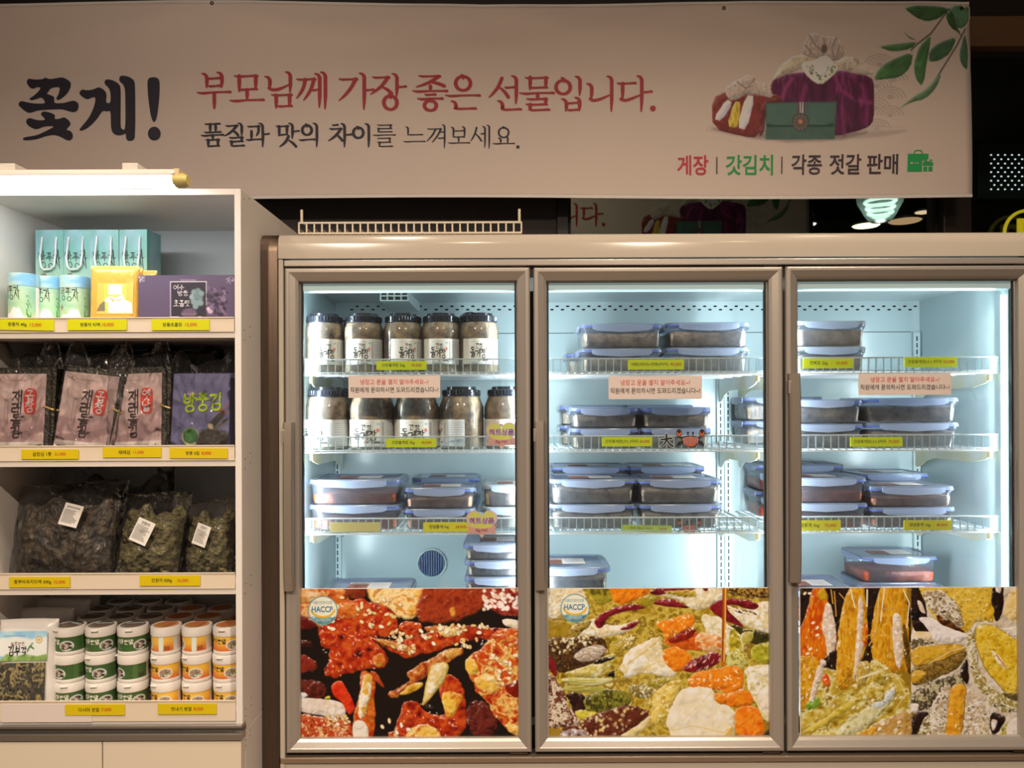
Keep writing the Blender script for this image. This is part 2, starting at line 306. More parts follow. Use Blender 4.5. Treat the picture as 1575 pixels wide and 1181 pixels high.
class Canvas:
    """a print painted in the coordinates of its own sheet: x0,y0,x1,y1, nx by ny samples"""
    def __init__(s, x0, y0, x1, y1, nx, ny, bg):
        s.nx, s.ny = nx, ny
        s.X, s.Y = np.meshgrid(np.linspace(x0, x1, nx), np.linspace(y0, y1, ny))
        s.C = np.zeros((ny, nx, 3))+np.array(bg, float); s.px = (x1-x0)/nx; s.k = 1; s.vol = 0; s.rnd = 0; s.bump = .45; s.gloss = .8
    def sub(s, P, pad):
        x0, y0 = P.min(0)-pad; x1, y1 = P.max(0)+pad
        i0 = max(0, np.searchsorted(s.X[0], x0)); i1 = min(s.nx, np.searchsorted(s.X[0], x1)+1)
        j0 = max(0, np.searchsorted(s.Y[:, 0], y0)); j1 = min(s.ny, np.searchsorted(s.Y[:, 0], y1)+1)
        return slice(j0, j1), slice(i0, i1)
    def sd(s, P, X, Y):
        n = len(P); ins = np.zeros(X.shape, bool); d2 = np.full(X.shape, 1e18)
        for i in range(n):
            ax, ay = P[i]; bx, by = P[(i+1) % n]
            if ay != by:
                c = ((ay > Y) != (by > Y)) & (X < (bx-ax)*(Y-ay)/(by-ay)+ax); ins ^= c
            ex, ey = bx-ax, by-ay; L = ex*ex+ey*ey+1e-9
            t = np.clip(((X-ax)*ex+(Y-ay)*ey)/L, 0, 1)
            d2 = np.minimum(d2, (X-ax-t*ex)**2+(Y-ay-t*ey)**2)
        return np.where(ins, 1, -1)*np.sqrt(d2)
    def poly(s, pts, cols, soft=6, warp=14, ws=45, ts=40, stretch=(1, 1), edge=None, a=1.0, con=1.6):
        P = np.array(pts, float)
        if P.ndim == 1: P = P.reshape(-1, 2)
        s.k += 1; k = s.k*7
        if s.rnd:
            P = P.copy(); x0, x1, y0, y1 = s.X[0, 0], s.X[0, -1], s.Y[0, 0], s.Y[-1, 0]
            if s.vol > 30:
                P[P[:, 0] <= x0+4, 0] -= 70; P[P[:, 0] >= x1-4, 0] += 70; P[P[:, 1] <= y0+4, 1] -= 70; P[P[:, 1] >= y1-4, 1] += 70
            P = chaikin(P, s.rnd)
        sl = s.sub(P, warp+soft*2+8); X, Y = s.X[sl], s.Y[sl]
        if X.size == 0: return
        Xw = X+(fbm(X/ws, Y/ws, k, 3)-.5)*2*warp; Yw = Y+(fbm(X/ws, Y/ws, k+3, 3)-.5)*2*warp
        d = s.sd(P, Xw, Yw)
        m = np.clip(.5+d/max(soft, s.px), 0, 1)*a
        if not isinstance(cols[0], (tuple, list)): cols = [cols]
        con = min(con, 1.45)
        C = np.array(cols, float)
        if len(C) == 1: col = np.zeros(X.shape+(3,))+C[0]
        else:
            n = fbm(Xw/(ts*stretch[0]), Yw/(ts*stretch[1]), k+9, 3)
            t = np.clip((n-.5)*con+.5, 0, .9999)*(len(C)-1); i = t.astype(int); f = (t-i)[..., None]
            f = f*f*(3-2*f); col = C[i]*(1-f)+C[i+1]*f
        if edge is not None:
            e = np.clip(1-np.abs(d)/edge[1], 0, 1)[..., None]; col = col*(1-e)+np.array(edge[0], float)*e
        if s.vol and min(X.shape) > 3:
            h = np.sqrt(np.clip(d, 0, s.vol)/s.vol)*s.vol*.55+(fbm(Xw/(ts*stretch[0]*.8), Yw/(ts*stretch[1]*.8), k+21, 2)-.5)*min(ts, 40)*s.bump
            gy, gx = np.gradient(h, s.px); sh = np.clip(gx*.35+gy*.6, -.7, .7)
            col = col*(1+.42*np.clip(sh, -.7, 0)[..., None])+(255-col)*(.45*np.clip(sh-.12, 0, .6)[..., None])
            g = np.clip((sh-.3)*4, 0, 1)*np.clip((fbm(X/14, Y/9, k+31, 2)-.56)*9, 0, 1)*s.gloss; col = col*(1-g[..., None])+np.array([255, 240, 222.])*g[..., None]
        s.C[sl] = s.C[sl]*(1-m[..., None])+col*m[..., None]
    def ell(s, x, y, rx, ry, ang, col, soft=4, a=1.0):
        P = np.array([[x-max(rx, ry), y-max(rx, ry)], [x+max(rx, ry), y+max(rx, ry)]])
        sl = s.sub(P, soft+2); X, Y = s.X[sl]-x, s.Y[sl]-y
        if X.size == 0: return
        c, n = math.cos(ang), math.sin(ang)
        u, v = (X*c+Y*n)/rx, (-X*n+Y*c)/ry
        r = np.sqrt(u*u+v*v); m = np.clip((1-r)*min(rx, ry)/soft+.5, 0, 1)[..., None]*a
        s.C[sl] = s.C[sl]*(1-m)+np.array(col, float)*m
    def line(s, pts, w, col, soft=3, a=1.0):
        P = np.array(pts, float)
        if P.ndim == 1: P = P.reshape(-1, 2)
        sl = s.sub(P, w+soft); X, Y = s.X[sl], s.Y[sl]
        if X.size == 0: return
        d2 = np.full(X.shape, 1e18)
        for (ax, ay), (bx, by) in zip(P[:-1], P[1:]):
            ex, ey = bx-ax, by-ay; t = np.clip(((X-ax)*ex+(Y-ay)*ey)/(ex*ex+ey*ey+1e-9), 0, 1)
            d2 = np.minimum(d2, (X-ax-t*ex)**2+(Y-ay-t*ey)**2)
        m = np.clip(.5+(w/2-np.sqrt(d2))/soft, 0, 1)[..., None]*a
        s.C[sl] = s.C[sl]*(1-m)+np.array(col, float)*m
    def specks(s, pts, n, col, size=(3, 8), asp=2.5, ang=None, rnd=None, a=.9):
        P = np.array(pts, float)
        if P.ndim == 1: P = P.reshape(-1, 2)
        x0, y0 = P.min(0); x1, y1 = P.max(0); k = 0; tries = 0
        while k < n and tries < n*8:
            tries += 1
            x = rnd.uniform(x0, x1); y = rnd.uniform(y0, y1)
            ins = False
            for i in range(len(P)):
                ax, ay = P[i]; bx, by = P[(i+1) % len(P)]
                if (ay > y) != (by > y) and x < (bx-ax)*(y-ay)/(by-ay)+ax: ins = not ins
            if not ins: continue
            k += 1; r = rnd.uniform(*size)
            s.ell(x, y, r*asp, r, (rnd.uniform(0, 3.14) if ang is None else ang+rnd.gauss(0, .25)), col if not isinstance(col[0], tuple) else rnd.choice(col), soft=max(3, r*.7), a=rnd.uniform(.5, 1)*a)

def L(s): return [float(v) for v in s.replace(',', ' ').split()]
SEED = [(238, 214, 160), (226, 192, 120), (246, 232, 200)]
def haccp(c, x, y, r):
    c.ell(x, y, r, r, 0, (110, 150, 150)); c.ell(x, y, r*.93, r*.93, 0, (236, 226, 196))
    P = [(x+r*.93*math.cos(t), y+r*.93*math.sin(t)) for t in np.linspace(.42, 2.72, 14)]
    c.poly(P, (105, 160, 165), soft=3, warp=0)
    c.line([(x+r*.78*math.cos(t), y-.1*r+r*.55*math.sin(t)) for t in np.linspace(.15, 2.99, 12)], r*.14, (222, 175, 50))

def poster_crab():
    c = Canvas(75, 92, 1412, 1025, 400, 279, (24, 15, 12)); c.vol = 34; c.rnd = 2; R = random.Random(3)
    p = c.poly
    RED = [(70, 12, 8), (150, 32, 12), (186, 52, 16), (205, 84, 24), (176, 40, 14), (120, 22, 10)]
    p(L("75 92 300 92 400 150 330 330 200 330 75 250"), [(120, 40, 15), (205, 95, 30), (235, 180, 110), (190, 70, 25)], 14, 20)
    p(L("75 105 200 100 230 150 120 175 75 165"), [(235, 200, 150), (220, 140, 60)], 14, 12)
    p(L("75 240 160 270 210 330 120 340 75 320"), [(90, 15, 12), (140, 40, 20)], 10)
    p(L("480 92 900 92 850 200 790 270 710 295 620 210 500 170"), [(215, 120, 30), (240, 180, 80), (248, 215, 150), (215, 130, 40)], 14, 18)
    p(L("330 92 500 92 480 160 380 150"), [(110, 30, 15), (150, 60, 20)], 10)
    p(L("840 92 1200 92 1225 180 1140 250 1040 290 900 305 800 290 790 230"), [(120, 30, 14), (165, 58, 24), (140, 40, 18)], 18, 14)
    p(L("985 210 1020 200 1030 260 1000 265"), [(220, 150, 50)], 12, 10)
    p(L("1170 92 1412 92 1412 260 1300 270 1210 190"), [(110, 20, 18), (170, 60, 40), (80, 12, 12)], 10)
    for k in range(70): c.ell(R.uniform(1190, 1410), R.uniform(95, 225), R.uniform(10, 17), R.uniform(8, 12), R.uniform(0, 3), R.choice([(244, 222, 205), (232, 200, 170), (250, 238, 225)]), 6)
    for k in range(16): c.ell(R.uniform(590, 690), R.uniform(95, 170), R.uniform(10, 16), R.uniform(8, 11), R.uniform(0, 3), (246, 214, 150), 6)
    p(L("75 470 150 500 195 560 150 605 75 595"), [(120, 30, 18), (150, 48, 28)], 8)
    p(L("75 640 200 650 250 700 230 770 75 760"), [(60, 18, 14), (110, 36, 24), (40, 12, 10)], 8)
    p(L("80 395 150 410 160 450 90 450"), [(90, 28, 20), (60, 16, 12)], 8)
    p(L("190 330 300 200 420 150 560 180 650 230 690 330 640 380 500 385 600 470 622 540 560 585 420 592 330 620 300 655 225 610 258 520 270 470 215 450 200 380"), RED, 6, 16, ts=55)
    p(L("300 190 420 170 480 230 400 280 310 270"), [(205, 90, 25), (225, 140, 50), (190, 60, 18)], 10, 16, a=.8)
    p(L("520 500 580 480 610 540 570 580 530 560"), [(220, 150, 50), (200, 90, 25)], 8, 12)
    p(L("690 290 790 290 830 340 800 395 700 380 670 350"), RED, 6)
    p(L("820 330 980 310 1000 360 860 360"), [(230, 170, 70), (190, 80, 30)], 8)
    p(L("470 370 620 410 740 405 880 350 1050 320 1240 330 1412 345 1412 450 1280 420 1170 400 1080 410 940 470 820 500 740 515 660 490 560 430"), RED, 6, 12, ts=55)
    p(L("510 388 600 402 760 450 800 495 700 480 600 440"), [(225, 165, 70), (200, 130, 50), (235, 200, 120)], 4, 6, edge=((120, 40, 12), 5))
    p(L("900 350 980 320 1060 330 1060 370 960 395"), [(236, 190, 90), (244, 220, 160)], 6, 8)
    p(L("720 610 800 560 900 510 960 470 1060 445 1085 480 990 540 860 620 770 680 640 775 600 740 700 690 760 650"), [(130, 30, 12), (180, 75, 25), (210, 130, 50), (150, 45, 15)], 6, 12)
    p(L("950 480 1050 450 1070 490 980 530"), [(225, 175, 80), (200, 120, 40)], 6, 8)
    p(L("1085 790 1200 780 1290 900 1230 1000 1150 1010 1090 950"), [(60, 14, 12), (110, 36, 26), (40, 10, 8)], 10, 20)
    p(L("650 970 690 860 700 790 780 770 830 840 900 870 965 860 940 760 920 720 960 615 1040 635 1078 720 1092 930 1040 1010 950 1025 640 1025 600 970"), RED, 5, 12, ts=50)
    p(L("795 790 880 800 905 862 835 842"), (22, 12, 10), 6, 8)
    p(L("925 735 1000 720 1072 745 1050 800 1005 885 968 880"), [(232, 165, 35), (240, 195, 80), (215, 120, 25)], 6, 8)
    p(L("720 955 850 915 940 975 910 1022 720 1022"), [(225, 150, 35), (240, 195, 90), (205, 90, 20)], 6, 12)
    p(L("880 550 992 540 965 650 890 745 818 825 830 740 850 640"), [(240, 222, 180), (228, 196, 120), (244, 232, 205)], 3, 4, edge=((196, 150, 22), 14))
    p(L("675 745 740 680 832 660 822 702 720 745"), [(232, 180, 60), (205, 140, 30)], 4, 6)
    p(L("440 600 500 590 545 650 530 760 545 830 512 1025 400 1025 400 890 438 760 450 680"), [(180, 40, 14), (215, 110, 30), (190, 60, 18)], 5, 10)
    p(L("455 640 505 600 528 660 505 760 480 880 440 890 440 780"), [(238, 218, 180), (230, 170, 60), (244, 230, 205), (222, 140, 35)], 5, 10)
    p(L("505 590 545 600 598 690 585 700 535 650"), [(190, 80, 25), (150, 40, 15)], 4, 6)
    p(L("402 892 492 905 502 1025 398 1025"), [(240, 224, 204), (228, 208, 180)], 3, 4)
    p(L("75 850 200 868 320 890 395 880 402 1025 75 1025"), [(150, 35, 14), (205, 110, 50), (190, 55, 20), (235, 190, 130), (170, 40, 14)], 5, 14, ts=30, con=2)
    p(L("75 755 240 765 352 790 368 880 300 888 150 858 75 825"), [(240, 222, 204), (226, 202, 176)], 4, 6)
    p(L("75 730 110 725 140 750 80 765"), [(230, 225, 225)], 5)
    p(L("265 680 330 645 372 712 400 772 424 832 376 872 345 790 290 760"), [(196, 24, 12), (222, 60, 20), (205, 36, 14)], 3, 4)
    p(L("230 757 262 742 270 765 240 768"), (215, 190, 30), 4, 3)
    p(L("1080 510 1200 440 1290 330 1412 350 1412 1005 1350 985 1280 900 1200 780 1130 700 1100 620"), [(170, 36, 12), (215, 120, 35), (196, 60, 18), (236, 190, 100), (205, 90, 25), (160, 30, 12)], 6, 18, ts=60, con=2)
    p(L("1080 520 1140 520 1170 600 1120 640 1085 580"), [(240, 200, 90), (232, 170, 50)], 6, 8)
    p(L("1120 650 1220 600 1290 660 1270 740 1180 720"), [(242, 214, 150), (236, 180, 60), (246, 230, 190)], 6, 14)
    p(L("1230 360 1400 380 1400 460 1290 440"), [(232, 160, 50), (190, 60, 18), (240, 190, 90)], 6, 14)
    p(L("1310 660 1412 660 1412 780 1340 760"), [(150, 24, 12), (110, 18, 10)], 8, 14)
    p(L("1330 900 1400 930 1410 1005 1350 985"), [(236, 170, 60), (245, 210, 130)], 8, 12)
    p(L("1300 285 1340 275 1412 310 1412 345 1330 335"), [(240, 222, 190)], 5, 5)
    for reg, n in (("430 150 680 200 690 340 560 320 440 240", 20), ("640 400 880 340 900 390 760 450 660 430", 26), ("920 310 1260 310 1250 350 940 370", 22), ("740 440 800 440 800 500 740 490", 4), ("1230 480 1412 520 1412 680 1330 660 1250 560", 24), ("220 870 390 870 390 920 220 910", 12), ("180 300 340 130 340 200 200 345", 8), ("560 930 900 890 900 1000 640 1000", 7), ("1010 400 1180 420 1170 480 1030 450", 8)):
        P = np.array(L(reg)).reshape(-1, 2); x0, y0 = P.min(0); x1, y1 = P.max(0)
        for k in range(n):
            x, y = R.uniform(x0, x1), R.uniform(y0, y1); a = R.uniform(0, 3.14)
            c.ell(x+2, y+3, 17, 11, a, (90, 25, 10), 6, .5); c.ell(x, y, R.uniform(13, 18), R.uniform(8, 11), a, R.choice(SEED), 4)
    c.specks(L("200 330 420 150 650 230 690 330 600 470 560 585 300 640 230 600"), 80, [(255, 225, 205), (250, 200, 170)], (2, 5), 2.2, None, R)
    c.specks(L("480 370 1412 345 1412 450 940 470 740 515"), 40, [(255, 225, 205), (240, 150, 120)], (2, 5), 2.2, None, R)
    c.specks(L("1090 510 1290 340 1412 350 1412 1000 1280 900"), 60, [(255, 240, 215), (255, 225, 170)], (2, 6), 2, None, R)
    c.specks(L("650 970 700 790 960 860 1090 930 950 1025"), 34, [(255, 225, 205)], (2, 5), 2, None, R)
    c.specks(L("75 850 395 880 400 1025 75 1025"), 50, [(250, 215, 180), (120, 20, 10)], (3, 7), 1.8, None, R)
    haccp(c, 224, 224, 90)
    return c

def poster_soy():
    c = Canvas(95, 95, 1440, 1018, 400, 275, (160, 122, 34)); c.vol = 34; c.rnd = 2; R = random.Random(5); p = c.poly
    CR = [(240, 226, 196), (228, 205, 150), (244, 234, 214), (220, 190, 110)]
    OL = [(110, 84, 16), (170, 134, 30), (206, 176, 70), (140, 108, 22), (226, 208, 140)]
    OR = [(220, 100, 12), (240, 140, 24), (232, 116, 14), (246, 170, 60)]
    SP = [(30, 18, 10), (96, 60, 28), (50, 30, 14), (150, 110, 50)]
    MA = [(84, 10, 16), (140, 26, 34), (104, 14, 20)]
    p(L("95 95 1440 95 1440 1018 95 1018"), OL, 6, 10, ts=45, con=2.2)
    p(L("95 95 280 95 340 200 200 260 95 290"), CR, 12, 14); p(L("95 275 240 300 230 400 95 400"), [(150, 118, 24), (180, 140, 36)], 10)
    p(L("280 95 460 95 500 180 380 200"), [(120, 110, 20), (170, 150, 40), (90, 80, 14)], 8)
    p(L("450 95 720 95 700 150 510 195 470 150"), OR, 10, 14)
    p(L("640 150 760 130 740 200 620 200"), [(180, 150, 30), (130, 120, 20)], 8)
    p(L("710 130 800 110 1000 100 1160 95 1165 170 1060 215 960 225 900 170"), CR, 5, 8)
    p(L("700 100 1000 95 990 112 720 140"), MA, 4, 5); p(L("1010 95 1065 95 1060 115 1030 112"), MA, 4, 3)
    p(L("760 110 980 105 1000 150 900 150"), OL, 8, 14)
    p(L("705 190 800 150 900 182 958 218 840 208"), MA, 4, 5)
    p(L("1165 95 1440 95 1440 160 1300 150 1170 150"), [(120, 70, 20), (190, 150, 60), (70, 36, 14), (226, 200, 130)], 6, 16, ts=20, con=2.4)
    p(L("200 370 260 310 380 270 410 330 600 300 640 270 620 340 480 385 300 405"), CR, 6, 10)
    p(L("200 370 270 300 370 280 330 340 260 390"), [(120, 90, 30), (180, 150, 60), (80, 50, 20)], 5, 10, ts=16, con=2.2)
    p(L("365 290 420 240 520 200 640 188 692 220 560 232 460 262 425 330 395 342"), MA, 4, 5)
    p(L("510 345 600 300 650 290 600 345"), MA, 5, 6)
    p(L("1150 240 1280 330 1440 395 1440 190 1370 170 1300 230 1200 215"), CR, 4, 6)
    p(L("1055 205 1150 158 1300 163 1375 200 1335 232 1200 190 1160 215 1285 335 1230 325 1100 260"), MA, 4, 4)
    p(L("1190 210 1330 235 1360 265 1250 250"), [(120, 80, 40), (60, 30, 16)], 5, 6)
    for k in range(16): c.ell(1180+k*11, 205+k*4+R.uniform(-6, 6), 9, 6, .9, (244, 226, 190), 4)
    p(L("1170 305 1290 345 1440 395 1440 420 1300 440 1250 380"), [(40, 34, 14), (70, 60, 20), (24, 18, 10)], 6)
    p(L("1255 365 1330 360 1330 420 1275 435"), [(215, 200, 110), (170, 150, 50)], 5)
    p(L("95 400 330 380 430 400 465 470 380 545 200 612 150 605 100 500"), SP, 6, 14, ts=24, con=2.2)
    c.specks(L("100 400 330 380 360 430 200 480 120 500"), 46, [(236, 214, 150), (244, 230, 190)], (4, 9), 1.5, None, R)
    p(L("225 490 400 430 452 455 405 522 285 552"), [(232, 222, 205), (180, 150, 120), (240, 232, 220)], 8, 12, ts=16, stretch=(2, .5))
    p(L("160 610 350 560 440 500 512 488 480 560 380 640 300 632"), [(224, 206, 130), (200, 176, 70), (236, 224, 170)], 4, 5)
    p(L("350 545 480 500 500 520 400 560"), [(20, 14, 8)], 6, 8); p(L("430 620 500 590 500 640"), [(20, 14, 8)], 6, 8)
    p(L("505 610 560 480 700 400 785 388 775 470 850 520 872 645 760 625 640 605 560 645"), CR, 5, 10, ts=60)
    c.line(L("560 560 690 470 770 400"), 6, (205, 160, 60), 5, .8); c.line(L("640 600 760 540 850 540"), 6, (220, 180, 90), 5, .7)
    p(L("480 440 560 400 640 380 600 440 520 500"), OL, 6, 14, ts=18, con=2.4); p(L("490 560 540 600 560 660 500 650"), OL, 6, 12, ts=18, con=2.4)
    p(L("1000 250 1130 270 1240 360 1285 480 1200 525 1120 470 1050 380"), CR, 6, 14)
    p(L("1190 330 1260 400 1270 500 1190 540 1170 420"), [(170, 150, 20), (205, 180, 50), (130, 110, 16)], 6, 12)
    p(L("790 430 880 370 1000 345 1055 470 900 475"), [(190, 66, 12), (222, 100, 20), (150, 30, 12)], 6, 12)
    p(L("985 360 1140 370 1140 470 1050 490 980 440"), [(228, 120, 40), (240, 190, 130), (220, 90, 20)], 8, 14)
    p(L("720 310 850 270 965 238 985 340 830 390 800 425 780 440 800 370"), OR, 5, 10)
    p(L("800 410 900 350 990 335 960 400 850 430"), [(120, 16, 10), (170, 40, 14)], 6, 10)
    p(L("785 460 900 450 970 530 905 612 830 590 780 520"), OR, 6, 10)
    p(L("895 585 960 530 1090 478 1145 500 1110 562 960 612"), MA, 5, 10)
    c.specks(L("895 585 960 530 1090 478 1145 500 1110 562 960 612"), 30, (244, 220, 200), (2, 5), 3, 2.2, R)
    p(L("1270 560 1440 560 1440 925 1380 900 1330 760 1290 680"), CR, 6, 14); p(L("1340 730 1440 640 1440 905 1390 850"), [(244, 230, 214), (238, 214, 180)], 5, 8)
    p(L("1150 580 1190 470 1300 500 1300 560 1230 600"), [(170, 150, 26), (220, 206, 120), (120, 104, 20)], 6, 12, ts=18)
    p(L("1310 450 1440 390 1440 570 1320 545"), [(120, 110, 20), (176, 164, 36), (210, 200, 90)], 5, 10, ts=20)
    p(L("920 650 1000 600 1150 575 1255 565 1275 680 1245 765 1100 705 960 705"), OR, 5, 12)
    p(L("1085 720 1160 740 1300 700 1340 800 1250 830 1110 800"), OR, 6, 12)
    p(L("790 905 880 720 950 690 1095 700 1092 790 1212 820 1222 950 1200 1015 860 1015 830 980"), [(244, 232, 212), (236, 216, 178), (248, 240, 226)], 4, 10, ts=80)
    c.line(L("900 900 1010 800 1080 720"), 5, (222, 196, 140), 5, .8); c.line(L("840 960 960 930 1180 980"), 6, (226, 186, 90), 6, .7)
    p(L("1160 940 1215 930 1200 1000 1150 990"), [(226, 170, 50)], 10, 10, a=.7)
    p(L("1205 825 1340 800 1395 900 1395 1012 1225 1012"), [(236, 110, 12), (244, 140, 30), (226, 90, 8)], 5, 8)
    p(L("1390 960 1440 930 1440 1018 1380 1018"), [(36, 30, 12)], 6)
    p(L("640 660 800 630 860 670 760 700 640 690"), [(200, 180, 90), (160, 136, 30), (226, 214, 150)], 5, 10)
    p(L("740 720 820 660 900 650 880 720 800 880 730 940 700 850"), [(214, 170, 40), (236, 206, 110), (190, 140, 26)], 6, 14, ts=24, con=2.2)
    p(L("560 670 700 690 740 740 620 770"), [(226, 214, 170), (120, 96, 30), (240, 232, 200)], 5, 12, ts=18, con=2.2)
    p(L("170 628 400 640 502 640 430 690 180 672"), [(214, 204, 130), (190, 176, 80), (236, 230, 190)], 4, 4, stretch=(4, .5)); p(L("180 680 480 700 420 735 200 722"), [(160, 148, 50), (196, 184, 90)], 4, 4, stretch=(4, .5))
    p(L("190 728 330 735 330 835 250 865 225 800"), [(34, 16, 14), (60, 26, 20)], 5)
    p(L("300 760 420 708 580 720 605 800 430 852 320 842"), [(90, 86, 20), (140, 132, 40), (60, 54, 14), (180, 170, 70)], 5, 12, ts=24, con=2.2)
    p(L("245 820 400 850 380 900 280 915"), [(190, 170, 30), (220, 200, 70)], 5)
    p(L("240 900 400 850 560 800 700 830 705 880 540 980 500 1018 160 1018 160 940"), [(50, 20, 12), (110, 46, 26), (80, 30, 18), (140, 70, 36)], 5, 12, ts=24)
    c.specks(L("250 900 560 810 690 840 520 980 200 1010"), 60, [(244, 226, 170), (236, 206, 130)], (5, 10), 1.4, None, R)
    p(L("500 1005 640 920 712 855 702 925 610 1005"), [(238, 220, 180), (226, 196, 120)], 4, 5)
    p(L("95 560 150 640 220 820 300 920 160 945 95 930"), [(120, 56, 28), (230, 212, 180), (90, 36, 20), (240, 226, 200)], 5, 12, ts=26, con=2.6)
    p(L("95 480 130 520 150 640 110 600"), MA, 5)
    p(L("150 950 330 940 340 1018 160 1018"), [(228, 220, 215), (150, 120, 110), (60, 30, 24)], 6, 14, ts=18, con=2.4)
    c.line(L("1158 95 1154 300 1146 560"), 24, (196, 100, 14), 6); c.line(L("1164 95 1161 300 1152 540"), 5, (250, 205, 110), 4); c.line(L("1149 100 1145 540"), 5, (120, 50, 8), 4)
    for reg, n in (("740 300 960 260 980 340 820 400", 20), ("930 650 1250 580 1260 740 1000 700", 34), ("510 600 700 400 770 400 850 520 860 640", 30), ("1000 260 1260 380 1270 500 1150 480", 30), ("800 900 1090 720 1200 830 1200 1000", 24), ("640 680 860 660 800 880 720 900", 40), ("480 380 640 380 560 480", 20)):
        c.specks(L(reg), n, [(255, 248, 235), (255, 238, 200)], (2, 5), 2.6, None, R)
    haccp(c, 256, 214, 88)
    return c

def poster_shrimp():
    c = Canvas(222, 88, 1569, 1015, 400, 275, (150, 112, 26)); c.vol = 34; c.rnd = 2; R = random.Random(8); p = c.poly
    YE = [(176, 110, 8), (210, 140, 14), (226, 166, 40), (196, 124, 10), (236, 196, 90)]
    OR = [(206, 90, 8), (224, 120, 14), (200, 70, 8), (232, 150, 30)]
    WH = [(244, 230, 214), (222, 190, 160), (248, 240, 230)]
    BK = [(20, 12, 10), (44, 24, 14), (14, 9, 8)]
    OV = [(120, 90, 18), (176, 140, 34), (206, 176, 70), (226, 212, 150), (150, 112, 22)]
    p(L("222 88 895 88 895 620 222 620"), BK, 4, 4)
    p(L("222 540 480 600 895 600 895 1015 222 1015"), OV, 8, 10, ts=40, con=2.2, stretch=(1.2, 1))
    p(L("290 95 355 88 405 200 445 350 445 470 362 522 330 562 222 620 222 420 245 300"), OR, 5, 8, ts=50, stretch=(.6, 1.6))
    p(L("222 500 330 500 350 620 300 800 222 860"), YE, 8, 10)
    p(L("320 100 380 95 400 160 340 170"), [(210, 160, 20), (160, 110, 12)], 5)
    p(L("375 160 422 200 444 472 382 522 372 400 352 300"), WH, 5, 8, ts=40)
    p(L("500 100 600 90 632 200 632 450 562 600 542 690 440 660 440 470 458 320"), YE, 5, 8, ts=45, stretch=(.6, 1.6))
    p(L("600 300 632 300 632 440 600 450"), OR, 8, 6)
    p(L("580 110 612 200 610 260 590 400 612 440 562 620 542 680 556 480 570 300"), WH, 5, 8, ts=30)
    p(L("720 92 860 92 882 250 892 600 830 600 700 620 640 450 660 280"), YE, 5, 8, ts=45, stretch=(.6, 1.6))
    p(L("780 240 832 245 846 440 832 590 800 560 782 400"), WH, 5, 6, ts=30)
    p(L("840 320 862 300 892 500 892 640 860 560"), [(60, 40, 12), (120, 80, 20)], 5, 5)
    p(L("395 480 440 470 430 560 390 560"), BK, 6); p(L("625 380 660 420 650 520 625 520"), BK, 6)
    p(L("440 480 540 520 520 700 440 720"), YE, 10, 14); p(L("640 520 760 560 760 660 660 680"), OV, 8, 14, ts=22, con=2.4)
    p(L("270 775 330 545 378 555 322 720 292 795"), WH, 5, 8, ts=20); p(L("340 655 376 590 412 680 384 705"), [(214, 70, 12), (236, 120, 30)], 5, 6)
    p(L("340 520 376 520 378 560 345 575"), WH, 5)
    p(L("250 790 340 748 342 812 262 842"), [(110, 150, 30), (170, 196, 80)], 4, 4)
    p(L("230 960 380 880 620 700 640 740 400 920 240 990"), [(186, 150, 20), (220, 190, 70), (140, 104, 14)], 5, 8, stretch=(2, 1))
    p(L("430 960 560 860 700 770 800 680 806 755 700 875 560 980 440 1004"), [(200, 188, 130), (226, 214, 160), (150, 116, 30)], 4, 6)
    p(L("640 800 780 690 806 735 700 835"), [(214, 214, 206), (236, 236, 232), (150, 140, 110)], 5, 6, ts=14)
    p(L("600 690 730 670 730 780 600 790"), OV, 6, 14, ts=18, con=2.4); p(L("560 540 650 530 640 660 560 700"), [(230, 214, 170), (190, 150, 50), (246, 240, 220)], 6, 14, ts=18, con=2)
    p(L("640 925 800 870 895 820 895 1015 560 1015"), [(222, 196, 170), (190, 140, 60), (236, 220, 200)], 8, 12)
    p(L("540 1000 620 950 700 930 640 1015"), YE, 6, 10)
    for q in ("460 120 520 190 480 260", "530 100 555 210", "700 130 690 300", "735 90 710 290", "850 100 885 180 870 330", "690 215 865 222", "590 400 680 360", "640 440 700 330", "825 660 860 740 800 830", "580 640 700 600", "430 110 440 260", "410 100 420 180", "630 100 628 200"):
        c.line(L(q), R.uniform(6, 11), R.choice([(222, 190, 120), (206, 150, 60), (240, 226, 200)]), 4)
    for q in ("250 120", "280 120", "325 330", "325 375", "282 460", "265 488", "660 775", "720 920", "820 910", "745 580", "555 685", "300 300", "700 950"):
        x, y = L(q); c.ell(x, y, 13, 8, R.uniform(-1, 0), (248, 226, 190), 4)
    c.specks(L("222 560 895 620 895 1015 222 1015"), 150, [(250, 240, 215), (255, 250, 235), (110, 80, 14)], (2, 5), 2.8, -.7, R)
    c.specks(L("250 300 440 360 620 300 880 300 880 600 240 600"), 60, [(255, 232, 180), (255, 215, 120)], (2, 4), 2.4, -1.3, R)
    p(L("895 88 1600 88 1600 1015 895 1015"), [(205, 182, 150), (230, 212, 190)], 1, 0)
    p(L("895 88 965 88 1000 330 1020 360 895 362"), BK, 4, 4); p(L("930 160 960 170 992 255 950 235"), WH, 4, 4)
    p(L("925 265 1020 270 1100 320 1260 380 1180 435 1030 415 1000 340"), [(232, 214, 202), (240, 226, 214)], 3, 4)
    p(L("895 355 1010 350 1030 410 895 470"), [(226, 190, 120), (236, 214, 180)], 5, 6); p(L("895 400 960 395 1060 420 950 450 895 470"), [(210, 186, 150), (90, 70, 40), (230, 212, 180)], 5, 8, ts=16, con=2.2)
    p(L("915 92 1380 88 1405 200 1390 300 1290 290 1240 372 1150 345 1060 295 990 200"), [(214, 160, 30), (230, 190, 70), (222, 176, 50), (240, 212, 130)], 5, 10, ts=40)
